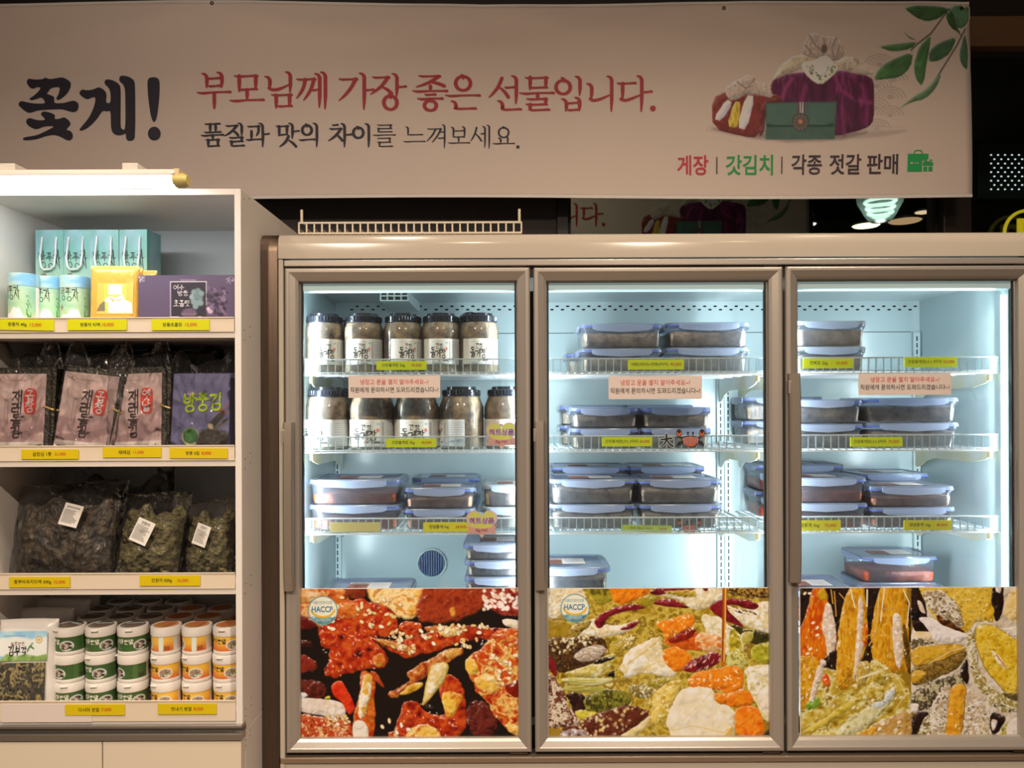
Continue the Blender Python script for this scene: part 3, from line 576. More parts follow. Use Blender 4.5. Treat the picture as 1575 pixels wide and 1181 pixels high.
    p(L("955 110 1080 95 1180 180 1225 330 1150 340 1080 290 1000 200"), [(220, 198, 166), (150, 122, 80), (236, 220, 196), (60, 44, 24)], 6, 12, ts=26, con=2)
    p(L("1040 240 1100 270 1250 370 1150 348 1060 300"), [(110, 40, 14), (60, 30, 10), (160, 90, 20)], 5, 8)
    p(L("1380 110 1450 90 1470 180 1430 300 1395 280"), BK, 5, 10); p(L("1400 110 1450 90 1450 140"), WH, 4)
    p(L("1450 240 1490 120 1569 92 1569 340 1500 290"), [(226, 184, 100), (236, 204, 140), (206, 160, 60)], 5, 8)
    p(L("1340 170 1390 160 1412 300 1360 300"), [(226, 180, 40), (206, 150, 20)], 5)
    p(L("1440 330 1569 330 1569 420 1500 390"), [(220, 198, 170), (240, 226, 210)], 5, 8, ts=20)
    p(L("1240 345 1290 330 1300 560 1380 700 1480 765 1569 760 1569 880 1400 835 1285 690 1235 500"), [(214, 196, 150), (150, 124, 50), (236, 222, 190), (90, 70, 24)], 5, 14, ts=22, con=2.2)
    p(L("1280 310 1400 310 1500 390 1569 450 1569 660 1520 765 1430 700 1340 585 1290 450"), [(196, 146, 14), (222, 176, 30), (232, 196, 70), (206, 156, 20)], 5, 8, ts=36, edge=((130, 96, 20), 8))
    p(L("1372 455 1440 510 1488 600 1425 560"), [(244, 226, 190)], 5, 6); c.line(L("1415 500 1470 575"), 6, (190, 90, 20), 4)
    p(L("1440 720 1540 740 1569 720 1569 790 1480 780"), [(60, 46, 20), (150, 120, 50)], 6, 10)
    p(L("895 700 1100 640 1200 600 1240 680 1130 760 960 850 895 860"), [(120, 96, 40), (206, 190, 150), (60, 44, 20), (226, 214, 186)], 6, 14, ts=24, con=2.2)
    p(L("895 568 1050 518 1250 455 1205 570 1050 645 895 705"), [(120, 88, 30), (160, 124, 50), (90, 62, 20), (190, 150, 70)], 4, 8, ts=14, edge=((60, 40, 12), 5))
    p(L("895 450 1010 440 1180 428 1250 455 1160 500 1000 560 895 572"), [(200, 144, 20), (220, 170, 50), (190, 130, 14)], 4, 8, edge=((90, 60, 16), 5)); c.line(L("1000 555 1130 480 1230 450"), 4, (240, 222, 180), 3)
    p(L("895 600 960 590 1000 620 895 690"), [(222, 176, 60), (205, 150, 30)], 5, 6)
    p(L("1190 590 1240 500 1250 690 1200 640"), BK, 6, 8)
    p(L("895 850 1010 840 1000 900 930 960 900 1015 895 1015"), BK, 5, 8); p(L("895 790 940 800 930 850 895 850"), WH, 5)
    p(L("915 1015 955 900 1020 850 1080 1015"), [(180, 150, 50), (226, 214, 180), (110, 84, 26), (236, 226, 200)], 5, 10, ts=20, con=2)
    p(L("1000 820 1135 640 1140 760 1095 1015 1015 1015"), [(226, 206, 180), (180, 150, 110), (236, 222, 200), (110, 84, 50)], 5, 10, ts=22, con=1.8)
    p(L("1235 680 1310 770 1365 830 1350 1015 1195 1015 1220 850"), [(230, 212, 190), (190, 160, 120), (240, 228, 212), (120, 92, 50)], 5, 10, ts=22, con=1.8)
    p(L("1140 672 1235 672 1222 830 1185 1012 1095 1012 1110 850"), [(220, 140, 20), (232, 166, 40), (210, 126, 14)], 4, 6, edge=((130, 90, 30), 7))
    p(L("1290 1015 1320 880 1370 860 1370 1015"), [(90, 66, 24), (226, 210, 176), (150, 110, 40)], 5, 10, ts=18, con=2.2)
    p(L("1365 850 1480 870 1440 960 1380 1000"), BK, 5, 6); p(L("1375 890 1430 900 1390 985"), WH, 4, 4)
    p(L("1400 1015 1440 950 1500 890 1520 1015"), [(130, 130, 30), (190, 170, 70), (90, 80, 20)], 5, 10); p(L("1480 890 1569 872 1569 1015 1470 1015"), [(224, 204, 186), (236, 220, 206)], 5, 8)
    c.specks(L("1280 320 1400 320 1569 460 1569 650 1500 750 1350 590"), 60, [(248, 222, 130), (150, 104, 14)], (2, 4), 2, None, R)
    c.specks(L("960 110 1380 95 1390 290 1230 350 1000 210"), 50, [(248, 232, 190), (60, 40, 14)], (2, 4), 2, None, R)
    c.specks(L("1000 820 1360 830 1340 1010 930 1010"), 60, [(250, 240, 225), (70, 50, 24)], (2, 5), 2, None, R)
    return c

BAN_OBS = (166, 139, 119)
def banner_art():
    bg = BAN_OBS
    c = Canvas(105, 15, 1327, 680, 407, 222, bg); c.rnd = 1; c.vol = 26; c.gloss = 0; c.bump = .2; p = c.poly; R = random.Random(2)
    for (cx, cy, r0) in ((900, 300, 70), (960, 370, 70), (885, 400, 70), (950, 450, 70), (880, 500, 70), (950, 530, 60), (890, 590, 60)):
        c.ell(cx, cy+10, r0, r0*.75, 0, bg, 3)
        for k in range(4): c.line([(cx+(r0-k*17)*math.cos(t), cy+10-(r0-k*17)*.72*math.sin(t)) for t in np.linspace(.1, 3.04, 14)], 7, (148, 124, 106), 4)
        c.ell(cx, cy+8, 13, 9, 0, (145, 120, 106), 4)
    c.poly(L("105 600 500 640 900 640 1060 600 860 590 160 570"), (140, 116, 100), 30, 6, a=.55); p(L("120 592 400 655 720 652 880 608 700 610 200 590"), (96, 74, 66), 22, 4, a=.6)
    VI = [(50, 14, 34), (80, 20, 48), (64, 16, 40), (104, 34, 66)]
    p(L("405 385 440 350 540 340 640 345 740 330 862 360 876 400 876 560 850 592 790 612 700 632 640 626 470 622 440 470 400 430"), VI, 3, 3, ts=60, stretch=(.45, 2))
    for q, col in (("500 370 470 410 455 460", (136, 52, 92)), ("560 400 545 470", (120, 40, 78)), ("690 350 720 420 790 470 860 480", (128, 44, 84)), ("650 400 640 470", (44, 10, 28)), ("770 380 800 500 790 600", (50, 12, 32)), ("730 500 740 620", (110, 34, 70)), ("820 400 845 500 840 580", (112, 36, 72)), ("590 400 600 470", (46, 10, 30))):
        c.line(L(q), 16, col, 16, .75)
    TA = [(140, 116, 98), (168, 142, 124), (152, 126, 108), (180, 154, 136)]
    p(L("402 378 450 305 505 265 565 258 585 300 530 330 470 352"), [(150, 128, 96), (172, 148, 120), (128, 106, 78)], 3, 3); p(L("690 292 760 265 850 308 882 357 780 352 710 322"), [(146, 122, 98), (170, 146, 124), (120, 100, 78)], 3, 3)
    p(L("538 255 555 200 575 168 612 165 640 182 690 178 728 205 740 262 705 292 640 285 580 275"), TA, 3, 3, ts=26, stretch=(.5, 1.4))
    for q in ("575 175 600 215 640 250", "640 185 650 230 640 270", "700 185 680 230 690 280", "560 220 590 260", "715 220 700 270"): c.line(L(q), 5, (104, 82, 68), 5, .8)
    c.ell(645, 235, 14, 20, 0, (90, 70, 58), 6)
    p(L("535 315 552 292 600 288 632 268 662 266 690 300 718 326 680 365 630 403 575 370"), [(196, 180, 150), (208, 192, 162)], 2, 2, edge=((150, 134, 108), 4))
    c.specks(L("560 310 700 315 680 350 630 375 580 350"), 60, [(70, 76, 56), (96, 92, 66)], (3, 5), 1.3, None, R); p(L("605 310 630 275 655 300 660 345 630 365 610 345"), (206, 194, 170), 4, 6)
    RE = [(80, 24, 22), (108, 34, 28), (92, 28, 24), (126, 46, 36)]
    p(L("135 452 200 420 330 440 452 440 452 500 382 520 350 636 270 626 140 592"), RE, 3, 3, ts=50); p(L("360 470 450 450 440 520 385 530 372 620 350 636"), (70, 18, 16), 4, 3, a=.8)
    p(L("190 412 250 372 300 346 330 358 328 380 392 392 420 458 350 442 300 432 232 472 205 452"), TA, 3, 4, ts=24)
    c.line(L("250 380 290 410 320 400"), 5, (110, 88, 74), 4); c.line(L("330 370 300 400"), 5, (110, 88, 74), 4)
    p(L("205 582 238 468 268 474 262 540 252 592"), [(130, 96, 24), (186, 148, 46), (150, 112, 30)], 3, 3, ts=8, stretch=(.6, 4))
    p(L("143 547 202 455 232 476 180 560"), (184, 164, 162), 3, 2); p(L("250 590 290 440 333 446 295 600"), (190, 170, 170), 3, 2)
    c.rnd = c.vol = 0; p(L("382 478 705 475 697 646 382 644"), [(52, 70, 58), (58, 76, 63)], 2, 0); p(L("386 574 695 576 694 590 388 588"), (30, 50, 40), 3, 1)
    p(L("388 484 700 482 690 560 660 580 420 578 392 560"), [(58, 77, 64), (64, 83, 69)], 3, 0)
    p(L("525 478 562 478 560 530 527 530"), (84, 56, 54), 2, 0); c.line(L("538 478 539 530"), 5, (170, 160, 150), 2); c.line(L("550 478 549 530"), 5, (170, 160, 150), 2)
    c.ell(540, 567, 40, 42, 0, (60, 54, 46)); c.ell(540, 567, 33, 35, 0, (100, 84, 72)); c.ell(540, 567, 25, 26, 0, (74, 62, 54)); c.ell(540, 564, 13, 13, 0, (128, 74, 56)); c.ell(540, 564, 6, 6, 0, (170, 110, 84))
    for k in range(12): c.ell(540+30*math.cos(k*.5236), 567+31*math.sin(k*.5236), 4, 4, 0, (60, 50, 44), 2)
    c.line(L("1225 45 1140 160 1070 215 1045 240"), 6, (52, 44, 34), 3); c.line(L("1303 135 1260 215 1200 310 1150 390"), 6, (52, 44, 34), 3); c.line(L("1225 45 1260 140 1280 165"), 5, (52, 60, 34), 3)
    c.rnd = 1; c.vol = 14
    for q, col in (("1012 48 1060 34 1170 35 1228 46 1180 90 1120 108 1065 92", (52, 74, 38)), ("1230 32 1318 20 1322 100 1290 135 1250 130 1228 95", (62, 84, 56)), ("1205 70 1240 50 1262 130 1282 158 1230 130", (48, 66, 36)), ("890 224 980 210 1075 200 1045 236 960 248", (62, 86, 48)), ("872 378 890 330 940 290 1055 245 1045 320 990 365 920 375", (56, 82, 44)), ("1140 165 1130 240 1100 412 1065 370 1058 300 1085 220", (58, 86, 46)), ("1127 292 1130 240 1180 200 1262 172 1230 250 1180 285", (54, 76, 48)), ("1300 150 1312 230 1312 332 1280 300 1270 250", (54, 74, 50)), ("985 512 1060 450 1120 420 1190 335 1165 410 1110 465 1040 480", (70, 90, 58)), ("1008 155 1040 180 1072 192 1040 190", (96, 90, 70))):
        P = np.array(L(q)).reshape(-1, 2)
        p(P, [tuple(int(v*.85) for v in col), col, tuple(int(v*1.18) for v in col)], 2, 2, ts=60)
        m = P.mean(0); a = P[0]; b = P[len(P)//2]
        c.line([tuple(a), tuple(m), tuple(b)], 3, tuple(min(255, int(v*1.35)) for v in col), 3, .6)
    return c
# ---------------------------------------------------------------- the room
M_DARK = mat('dark brown panel', lin((44, 33, 29)), .55, noise=(3, lin((36, 27, 24)), .5))
M_BLACK = mat('black metal', lin((14, 13, 13)), .45)
M_WHITE = mat('white board', lin((226, 220, 214)), .35, noise=(30, lin((220, 213, 206)), .6))
struct(MB().box(-4.5, 4.5, -3.0, 7.5, -.1, 0).build('floor', mat('beige floor tile', lin((98, 84, 70)), .35, noise=(4, lin((88, 75, 62)), .5))))
struct(MB().box(-4.5, 4.5, -3.0, 7.5, 3.3, 3.4).build('ceiling', mat('dark ceiling', lin((60, 50, 44)), .8)))
DW = 2.86                                            # the back wall of the shop
xm0, xm1, xp0, xp1 = WX(856, DW, 330), WX(874, DW, 330), WX(1447, DW, 330), WX(1490, DW, 330)
zl = WZ(76, DW, 1540)
struct(MB().box(-4.5, xm0, DW, DW+.12, 0, 3.3).build('wall_back', M_DARK))
struct(MB().box(xm0, 4.5, DW, DW+.12, 0, .9).build('wall_back_sill', M_DARK))
struct(MB().box(xm0, 4.5, DW, DW+.12, zl+.115, 3.3).build('wall_back_lintel', M_DARK))
struct(MB().box(xm0, 4.5, DW-.03, DW+.12, zl, zl+.115).build('trim_1', mat('tan lintel board', lin((120, 92, 60)), .6, noise=(2, lin((104, 78, 52)), .6, (1, 1, 8))), bevel=.004))
struct(MB().box(xm0, xm1, DW-.02, DW+.10, .9, zl).build('trim_2', M_BLACK, bevel=.003))
struct(MB().box(xp0, xp1, DW-.02, DW+.10, .9, zl).build('trim_3', mat('dark bronze post', lin((38, 30, 26)), .4), bevel=.003))
M_PANE = clear_mat('window pane', (.86, .9, .88), 0, rough=.02, fres=.28)
for k, (x0, x1) in enumerate(((xm1, xp0), (xp1, 3.6))):
    wdw = struct(bpy.data.objects.new('window_%d' % (k+1), None)); COL.objects.link(wdw)
    MB().box(x0, x1, DW+.03, DW+.036, .9, zl).build('pane', M_PANE, wdw)
    fr = MB(); fr.box(x0, x1, DW+.02, DW+.05, .9, .93); fr.box(x0, x1, DW+.02, DW+.05, zl-.02, zl); fr.box(x0, x0+.012, DW+.02, DW+.05, .93, zl-.02); fr.box(x1-.012, x1, DW+.02, DW+.05, .93, zl-.02)
    fr.build('window_frame', M_BLACK, wdw)
# the unlit room behind the windows
struct(MB().box(-4.5, 4.5, 7.3, 7.4, 0, 3.3).build('wall_rear', mat('rear room wall', lin((70, 66, 58)), .7)))
struct(MB().box(-4.4, 1.72, 4.222, 4.27, 0, 3.3).build('wall_partition', M_DARK))
struct(MB().box(-4.5, -4.4, -3, 7.4, 0, 3.3).build('wall_left', M_DARK))
struct(MB().box(4.4, 4.5, -3, 7.4, 0, 3.3).build('wall_right', M_DARK))

# ---------------------------------------------------------------- ceiling downlights of the shop
def downlight(x, y, watts, k):
    t = thing('downlight', 'round warm downlight in the ceiling %s' % ('above the aisle' if y < 0 else 'in front of the refrigerator and shelves'), 'ceiling light', (x, y, 3.28), 0, 'shop downlights')
    MB().lathe(0, 0, [(.075, .02), (.075, -.03), (.055, -.035), (.05, -.02)], 24, True, False).build('housing', mat('white lamp housing', (.8, .8, .78), .4), t, 40)
    MB().lathe(0, 0, [(.05, -.024), (.048, -.028)], 24).build('diffuser', mat('warm lamp face', (1, .8, .6), .5, emit=((1, .72, .42), 40)), t)
    l = bpy.data.lights.new('downlight', 'AREA'); l.shape = 'DISK'; l.size = .1; l.energy = watts; l.color = WARM; l.spread = math.radians(150)
    o = bpy.data.objects.new('downlight_glow', l); COL.objects.link(o); o.parent = t; o.location = (0, 0, -.032)
for k, a in enumerate(DOWNLIGHTS): downlight(*a, k)
for k, (x, y, ax, az, wt) in enumerate(ADDED_SPOTS):  # not known lamps of the shop, added out of view to lift the banner
    t = thing('added_spotlight', 'unseen ceiling spotlight added to brighten the banner', 'ceiling light', (x, y, 3.02), 0, 'added banner spotlights'); v = Vector((ax-x, 2.72-y, az-3.02)).normalized(); q = v.to_track_quat('-Z', 'Y')
    hd = MB().lathe(0, 0, [(.02, .07), (.045, .05), (.05, -.05), (.045, -.05), (.04, -.03)], 24, True, False).build('lamp_head', M_BLACK, t, 40); hd.rotation_mode = 'QUATERNION'; hd.rotation_quaternion = q
    ln = MB().lathe(0, 0, [(.04, -.032), (.035, -.034)], 24).build('lens', mat('warm lamp face', None), t); ln.rotation_mode = 'QUATERNION'; ln.rotation_quaternion = q
    MB().tube([(0, 0, .03), (0, 0, .285)], .012, 8).build('stem', M_BLACK, t)
    l = bpy.data.lights.new('spot', 'SPOT'); l.energy = wt; l.color = (1.0, .80, .64); l.spot_size = math.radians(80); l.spot_blend = 1; l.shadow_soft_size = .04
    o = bpy.data.objects.new('spot_glow', l); COL.objects.link(o); o.parent = t; o.location = v*.045; o.rotation_mode = 'QUATERNION'; o.rotation_quaternion = q

# ---------------------------------------------------------------- banner
DB = 2.72
def banner_y(x, z):
    s = (x+.2)*1.3; top = max(0, (z-2.6)/.35)
    y = .010*math.sin(s*2.1+.6)*math.sin((z-2.2)*2.2)+.006*math.sin(3.1*x+5*z)
    for xe, ze in ((-1.1, 2.94), (.75, 2.94), (1.66, 2.95), (-.1, 2.95)):        # drag folds running from the eyelets
        dx, dz = x-xe, ze-z; r = math.hypot(dx, dz); u = dx*.93+dz*.36
        y += -.012*math.exp(-((dz-.16*abs(dx))/.05)**2)*math.exp(-r/.5)*min(1, r*6)
    return DB+y
def bm_map(zx, zy, sc, ox, oy, off=.0024):
    def f(x, y):
        p = W(ox+x/sc, oy+y/sc, DB); return (p.x, banner_y(p.x, p.z)-off, p.z)
    return f
BAN = thing('hanging_banner', 'long pale banner hung on the wall above the refrigerator with red and black lettering', 'banner', (0, DB, 2.2), 0, None)
def at_ban(fn):
    return lambda *a: tuple(np.array(fn(*a))-np.array((0, DB, 2.2)))
BAN_ALB = (.82, .70, .63)
m_ban = mat('banner cloth', BAN_ALB, .6, bump=(900, .05))
P00, P10, P01, P11 = W(-420, 4, DB), W(1490, 5, DB), W(-420, 309, DB), W(1494, 303, DB)
mb = MB(); nx, ny = 170, 40
def sheet(u, v):
    a = P00.lerp(P10, u); b = P01.lerp(P11, u); p = a.lerp(b, v); z = p.z-.004*math.sin(u*9)*v-.012*(max(0, u-.9)/.1)**2*(1-v)*(-.3)
    return (p.x, banner_y(p.x, z), z)
f = at_ban(sheet)
mb.add([f(i/nx, j/ny) for j in range(ny+1) for i in range(nx+1)], [(j*(nx+1)+i, (j+1)*(nx+1)+i, (j+1)*(nx+1)+i+1, j*(nx+1)+i+1) for j in range(ny) for i in range(nx)])
o = mb.build('banner_sheet', m_ban, BAN, 60); sm = o.modifiers.new('solid', 'SOLIDIFY'); sm.thickness = .0010; sm.offset = 0
hem = MB()
for v0, v1 in ((.0, .012), (.985, 1.0)):
    hem.add([tuple(np.array(f(i/nx, v))-np.array((0, .0015, 0))) for v in (v0, v1) for i in range(nx+1)], [(i, nx+1+i, nx+2+i, i+1) for i in range(nx)])
hem.build('hem', mat('banner hem', (.86, .82, .8), .5), BAN)
for x, y in ((329, 9), (1112, 15), (1478, 14)):
    ey = MB(); p = W(x, y, DB); ey.lathe(0, 0, [(.003, 0), (.007, 0), (.007, .002), (.003, .002)], 12, False, False)
    ey.v = [(p.x+a, banner_y(p.x, p.z)-.0015-c-DB, p.z+b-2.2) for a, b, c in ey.v]
    ey.build('eyelet', mat('eyelet brass', lin((120, 110, 100)), .35, 1), BAN)
C_RED = rel((140, 32, 36), (172, 145, 126), .74); C_INK = rel((34, 25, 29), (165, 138, 118), .7)
m_red = mat('banner red print', C_RED, .55); m_ink = mat('banner ink print', C_INK, .55)
ZA, ZB, ZC, ZD = (6.5625, 300, 100), (6.0577, 500, 100), (5.625, 740, 100), (6.0577, 10, 100)
LINE1 = {ZA: "V135 100 250;V287 90 250;h148 272 152;h148 272 228;H32 382 290;v207 298 455;v462 130 288;h413 648 132;v628 130 265;h455 642 263;v540 268 366;H362 715 370;V770 133 262;U762 250 800 268 870 258 968 214;V975 86 300;v832 322 452;h785 992 320;v966 322 436;h845 990 430;h1038 1228 164;D1125 165 1036 352;D1212 160 1106 372;h1192 1262 268;V1268 102 448;V1325 86 462",
         ZB: "h138 308 146;D292 142 138 345;V370 84 430;h380 458 242;h446 602 124;D588 122 430 282;R540 215 622 272;V672 84 304;h685 757 207;O612 358 76 74;T612 292;h873 1074 104;D1058 104 850 207;R985 158 1110 194;v982 198 238;H815 1147 243;h930 1032 278;H862 1102 315;O982 380 70 56;T985 322;O1285 166 84 76;T1285 96;H1120 1450 280;V1220 332 405;h1200 1407 404",
         ZC: "D180 105 68 274;R165 190 236 270;h205 295 185;V305 80 332;V185 300 382;h175 347 378;v425 95 206;h383 580 100;v562 98 188;h420 574 184;H333 638 232;v490 236 288;h395 574 285;v560 283 335;h388 572 333;v425 333 385;h412 594 380;O712 180 76 68;T712 108;V858 84 256;V740 280 394;V855 266 392;h748 852 318;h748 852 378;V960 146 290;U948 280 975 295 1040 282 1122 246;V1133 84 398;h1180 1342 150;v1228 150 288;U1215 284 1250 296 1310 280 1382 250;V1393 84 400;h1408 1480 225;.1490 368 25"}
LINE2 = {ZA: "h105 262 603;v160 605 682;v216 605 682;h100 268 685;H65 300 713;v185 715 758;v138 760 832;h112 252 760;v236 760 822;h138 250 820;h318 440 622;D428 622 304 722;R385 668 442 716;V480 594 724;h352 492 740;v478 738 778;h352 490 777;v375 777 824;h370 505 820;h538 662 630;D648 630 625 724;v578 678 758;H522 690 758;V692 596 836;h705 757 705;v858 630 727;h828 952 630;v936 630 712;h855 942 712;V992 597 754;h1003 1058 678;D952 728 860 832;R955 770 1026 830;O1138 668 60 56;T1138 616;H1058 1218 762;V1237 597 840",
         ZB: "h75 128 570;h50 164 605;D152 606 38 714;R105 655 166 712;V188 554 777;h200 250 658;O315 640 58 56;T315 590;V412 554 777"}
LINE3 = {ZB: "h490 626 568;v614 568 600;h490 626 600;v502 600 634;h495 630 630;H450 664 660;h490 614 690;v606 690 728;h490 614 727;v512 727 768;h505 634 765;V776 580 662;h772 912 655;H732 937 718;h953 1087 600;D1032 602 950 714;D1080 600 998 726;h1062 1107 628;h1052 1107 685;V1115 558 782;V1197 580 682;V1300 574 682;h1200 1298 615;h1200 1298 672;v1245 676 722;H1148 1352 728;D1412 583 1358 710;R1403 640 1456 706;h1450 1482 640;V1490 570 774;V1530 557 782",
         ZC: "O195 582 50 48;T195 535;V170 628 676;v230 628 676;H100 292 678;.318 708 15"}
def put_strokes(name, D, wv, m, parent=BAN):
    b = MB()
    for z, s in D.items():
        mp = at_ban(bm_map(0, 0, *z))
        for tok in s.split(';'): stroke(b, tok[0], [float(v) for v in tok[1:].split()], wv*z[0], mp)
    return b.build(name, m, parent, fix=False)
put_strokes('red_lettering', LINE1, 6.0, m_red)
put_strokes('bold_black_lettering', LINE2, 4.6, m_ink); put_strokes('black_lettering', LINE3, 3.0, m_ink)
mp = at_ban(bm_map(0, 0, *ZD)); b = MB()
for s in ("170 150 190 115 250 128 330 125 350 108 390 125 450 118 515 108 570 135 597 165 585 220 550 270 500 310 465 322 452 305 480 260 490 200 440 200 405 208 370 250 365 262 420 280 437 295 430 350 520 350 575 335 620 325 660 345 668 385 650 425 615 437 570 425 510 405 400 408 280 415 230 435 190 440 150 415 100 370 98 345 125 325 180 340 250 352 350 352 340 320 318 295 290 300 240 318 205 318 202 302 240 280 290 235 310 200 270 198 235 215 200 200",
          "305 455 325 425 380 430 440 455 445 475 438 500 490 495 530 478 575 510 595 550 545 600 590 608 612 640 610 680 580 702 550 695 490 660 430 645 350 660 270 690 150 700 145 680 160 668 280 650 380 600 440 568 390 562 330 570 290 590 250 592 200 565 170 530 180 495 210 487 280 510 350 508 345 490",
          "668 262 695 222 750 235 810 225 860 203 910 230 935 270 922 352 970 355 970 260 955 215 915 180 915 150 935 133 1000 145 1060 185 1068 240 1060 560 1070 595 1108 608 1110 240 1095 190 1055 155 1055 120 1075 102 1140 110 1195 145 1205 190 1198 670 1180 700 1140 708 1112 690 1110 632 1080 650 1030 655 990 635 970 590 970 420 935 433 890 420 840 500 760 580 690 612 672 600 690 575 770 480 815 380 830 295 790 300 750 320 710 300",
          "1320 160 1335 130 1378 120 1420 130 1438 160 1435 280 1410 470 1390 525 1378 535 1365 525 1345 470 1325 300"):
    b.poly(chaikin(np.array(L(s)).reshape(-1, 2), 2), mp)
b.poly([(1378+60*math.cos(t), 640+64*math.sin(t)) for t in np.linspace(0, 6.283, 25)[:-1]], mp)
b.build('heading_lettering', m_ink, BAN, fix=False)
# artwork and the typeset line below it
ART = banner_art()
def art_map(u, v):
    p = W(1085+407*u, 5+221.7*v, DB); p.z -= 0
    return (p.x, banner_y(p.x, p.z)-.0008-DB, p.z-2.2)
o = grid_print('gift_picture', ART.C, BAN, art_map, m=mat('banner picture print', rough=.6, attr=True))
me = o.data; n = len(me.vertices); buf = np.empty(n*4, np.float32); ca_ = me.color_attributes['Col'].data; ca_.foreach_get('color', buf); buf = buf.reshape(-1, 4)
buf[:, :3] = np.clip(buf[:, :3]/np.array(lin(BAN_OBS))*np.array(BAN_ALB), 0, .95); ca_.foreach_set('color', buf.ravel())
kill = (np.abs(ART.C-np.array(BAN_OBS)).sum(-1) < .6)                      # bare cloth stays bare
import bmesh
bm = bmesh.new(); bm.from_mesh(me); k = kill.ravel(); bmesh.ops.delete(bm, geom=[fc for fc in bm.faces if all(k[v.index] for v in fc.verts)], context='FACES'); bm.to_mesh(me); bm.free()
def ban_px(x, y):
    p = W(x, y, DB); return (p.x, banner_y(p.x, p.z)-.0024-DB, p.z-2.2)
flip = lambda x, y: ban_px(x, -y)
for s, x0, x1, col, nm in (('게장', 1042, 1090, (168, 36, 42), 'red_caption'), ('갓김치', 1117, 1189, (30, 112, 46), 'green_caption'), ('각종', 1217, 1263.5, (58, 36, 36), 'brown_caption'), ('젓갈', 1275, 1323.5, (58, 36, 36), 'brown_caption'), ('판매', 1332, 1379.5, (58, 36, 36), 'brown_caption')):
    b = MB(); text(b, s, x0, -269, x1, -238, flip, .018, False)
    b.build(nm+'_lettering', mat('print '+nm, rel(col, (172, 142, 120), .68), .55), BAN, fix=False)
for x in (1103, 1202.5): MB().add([ban_px(x-.9, 241), ban_px(x+.9, 241), ban_px(x+.9, 267), ban_px(x-.9, 267)], [(0, 1, 2, 3)]).build('divider_line', mat('print brown_caption', None), BAN, fix=False)
b = MB(); q = lambda pts: b.poly([(a, c) for a, c in pts], ban_px)
q([(1394, 238), (1425.5, 238), (1425.5, 246), (1418, 247), (1416, 250), (1416, 265), (1394, 265)])
q([(1417, 251), (1433, 251), (1433, 256), (1417, 256)]); q([(1418, 257.5), (1424, 257.5), (1424, 264.5), (1418, 264.5)]); q([(1425.7, 257.5), (1432, 257.5), (1432, 264.5), (1425.7, 264.5)])
ribbon(b, [(1404, 239), (1405, 234), (1408, 233), (1412, 233), (1415, 234), (1416, 239)], [1.6]*6, ban_px)
ribbon(b, [(1425, 251), (1420, 249.5), (1419, 247.5), (1422, 247.5), (1425, 251), (1428, 247.5), (1431, 247.5), (1430, 249.5), (1425, 251)], [1.1]*9, ban_px)
b.build('shopping_bag_mark', mat('print mark green', rel((30, 108, 48), (172, 142, 120), .8), .55), BAN, fix=False)
b = MB(); b.poly([(1400+2*math.cos(t), 252+2*math.sin(t)) for t in np.linspace(0, 6.28, 12)[:-1]], lambda x, y: tuple(np.array(ban_px(x, y))-np.array((0, .0006, 0)))); [b.add([tuple(np.array(ban_px(x, y))-np.array((0, .0006, 0))) for x, y in ((x0, 251), (x0+1.2, 251), (x0+1.2, 253), (x0, 253))], [(0, 1, 2, 3)]) for x0 in (1404, 1406, 1408, 1410)]
b.build('mark_lettering', mat('print mark pale', (.55, .6, .5), .55), BAN, fix=False)
# the same banner hangs again in the dark room behind the window
dup(BAN, (0, 4.20, 2.13), 0, 'second banner hanging in the dark room behind the window, partly seen below the first')

# ---------------------------------------------------------------- lamps and signs behind the window
p = W(1354, 326, 5.0)
t = thing('pendant_lamp', 'pendant lamp with a glowing pale green glass shade behind the window', 'lamp', (p.x, 5.0, p.z))
mb = MB(); mb.lathe(0, 0, [(.15, .10), (.14, .055), (.135, .05), (.12, .02), (.115, .015), (.10, -.02), (.095, -.025), (.075, -.055), (.06, -.065)], 32, False, False)
mb.build('glass_shade', clear_mat('ribbed green glass', (.8, .95, .88), .55, (.75, .95, .85), .15, .3), t, 50)
for r, z in ((.095, .07), (.085, .03), (.075, -.005)):
    MB().tube([(r*math.cos(a), r*math.sin(a), z) for a in np.linspace(0, 6.283, 25)[:-1]], .011, 8, True).build('lamp_ring', mat('lit ring', (1, 1, 1), .5, emit=((.85, 1, .9), 2.2)), t, 40)
MB().tube([(0, 0, .1), (0, 0, 3.29-p.z)], .006).build('cord', M_BLACK, t)
for k, (x, y, d, r, col, lb) in enumerate(((1241.7, 344, 6.1, .07, (.9, 1, .7), 'small greenish downlight in the ceiling behind the window, lower of two'), (1238, 333, 5.8, .06, (.9, 1, .8), 'small greenish downlight in the ceiling behind the window, upper of two'), (1332, 346, 6.25, .11, (1, .8, .45), 'bright warm downlight under the pendant lamp behind the window'), (1392, 338.5, 5.75, .12, (1, .6, .3), 'wide orange ceiling light beside the pendant lamp behind the window'), (1420, 325, 5.7, .06, (1, .72, .45), 'small orange ceiling light near the dark post behind the window'))):
    p = W(x, y, d); t = thing('recessed_light', lb, 'ceiling light', (p.x, d, p.z), 0, 'lights in the rear room')
    MB().lathe(0, 0, [(r*1.15, .01), (r*1.15, -.004), (r, -.006)], 24, True, False).build('bezel', mat('lamp bezel', (.3, .28, .25), .4), t)
    MB().lathe(0, 0, [(r, -.003), (r*.9, -.012)], 24).build('diffuser', mat('lit lens %d' % k, (1, 1, 1), .5, emit=(col, (2.5, 1.6, 3, .5, .9)[k])), t)
    MB().tube([(0, 0, .01), (0, 0, 3.32-p.z)], .02).build('stem', M_BLACK, t)
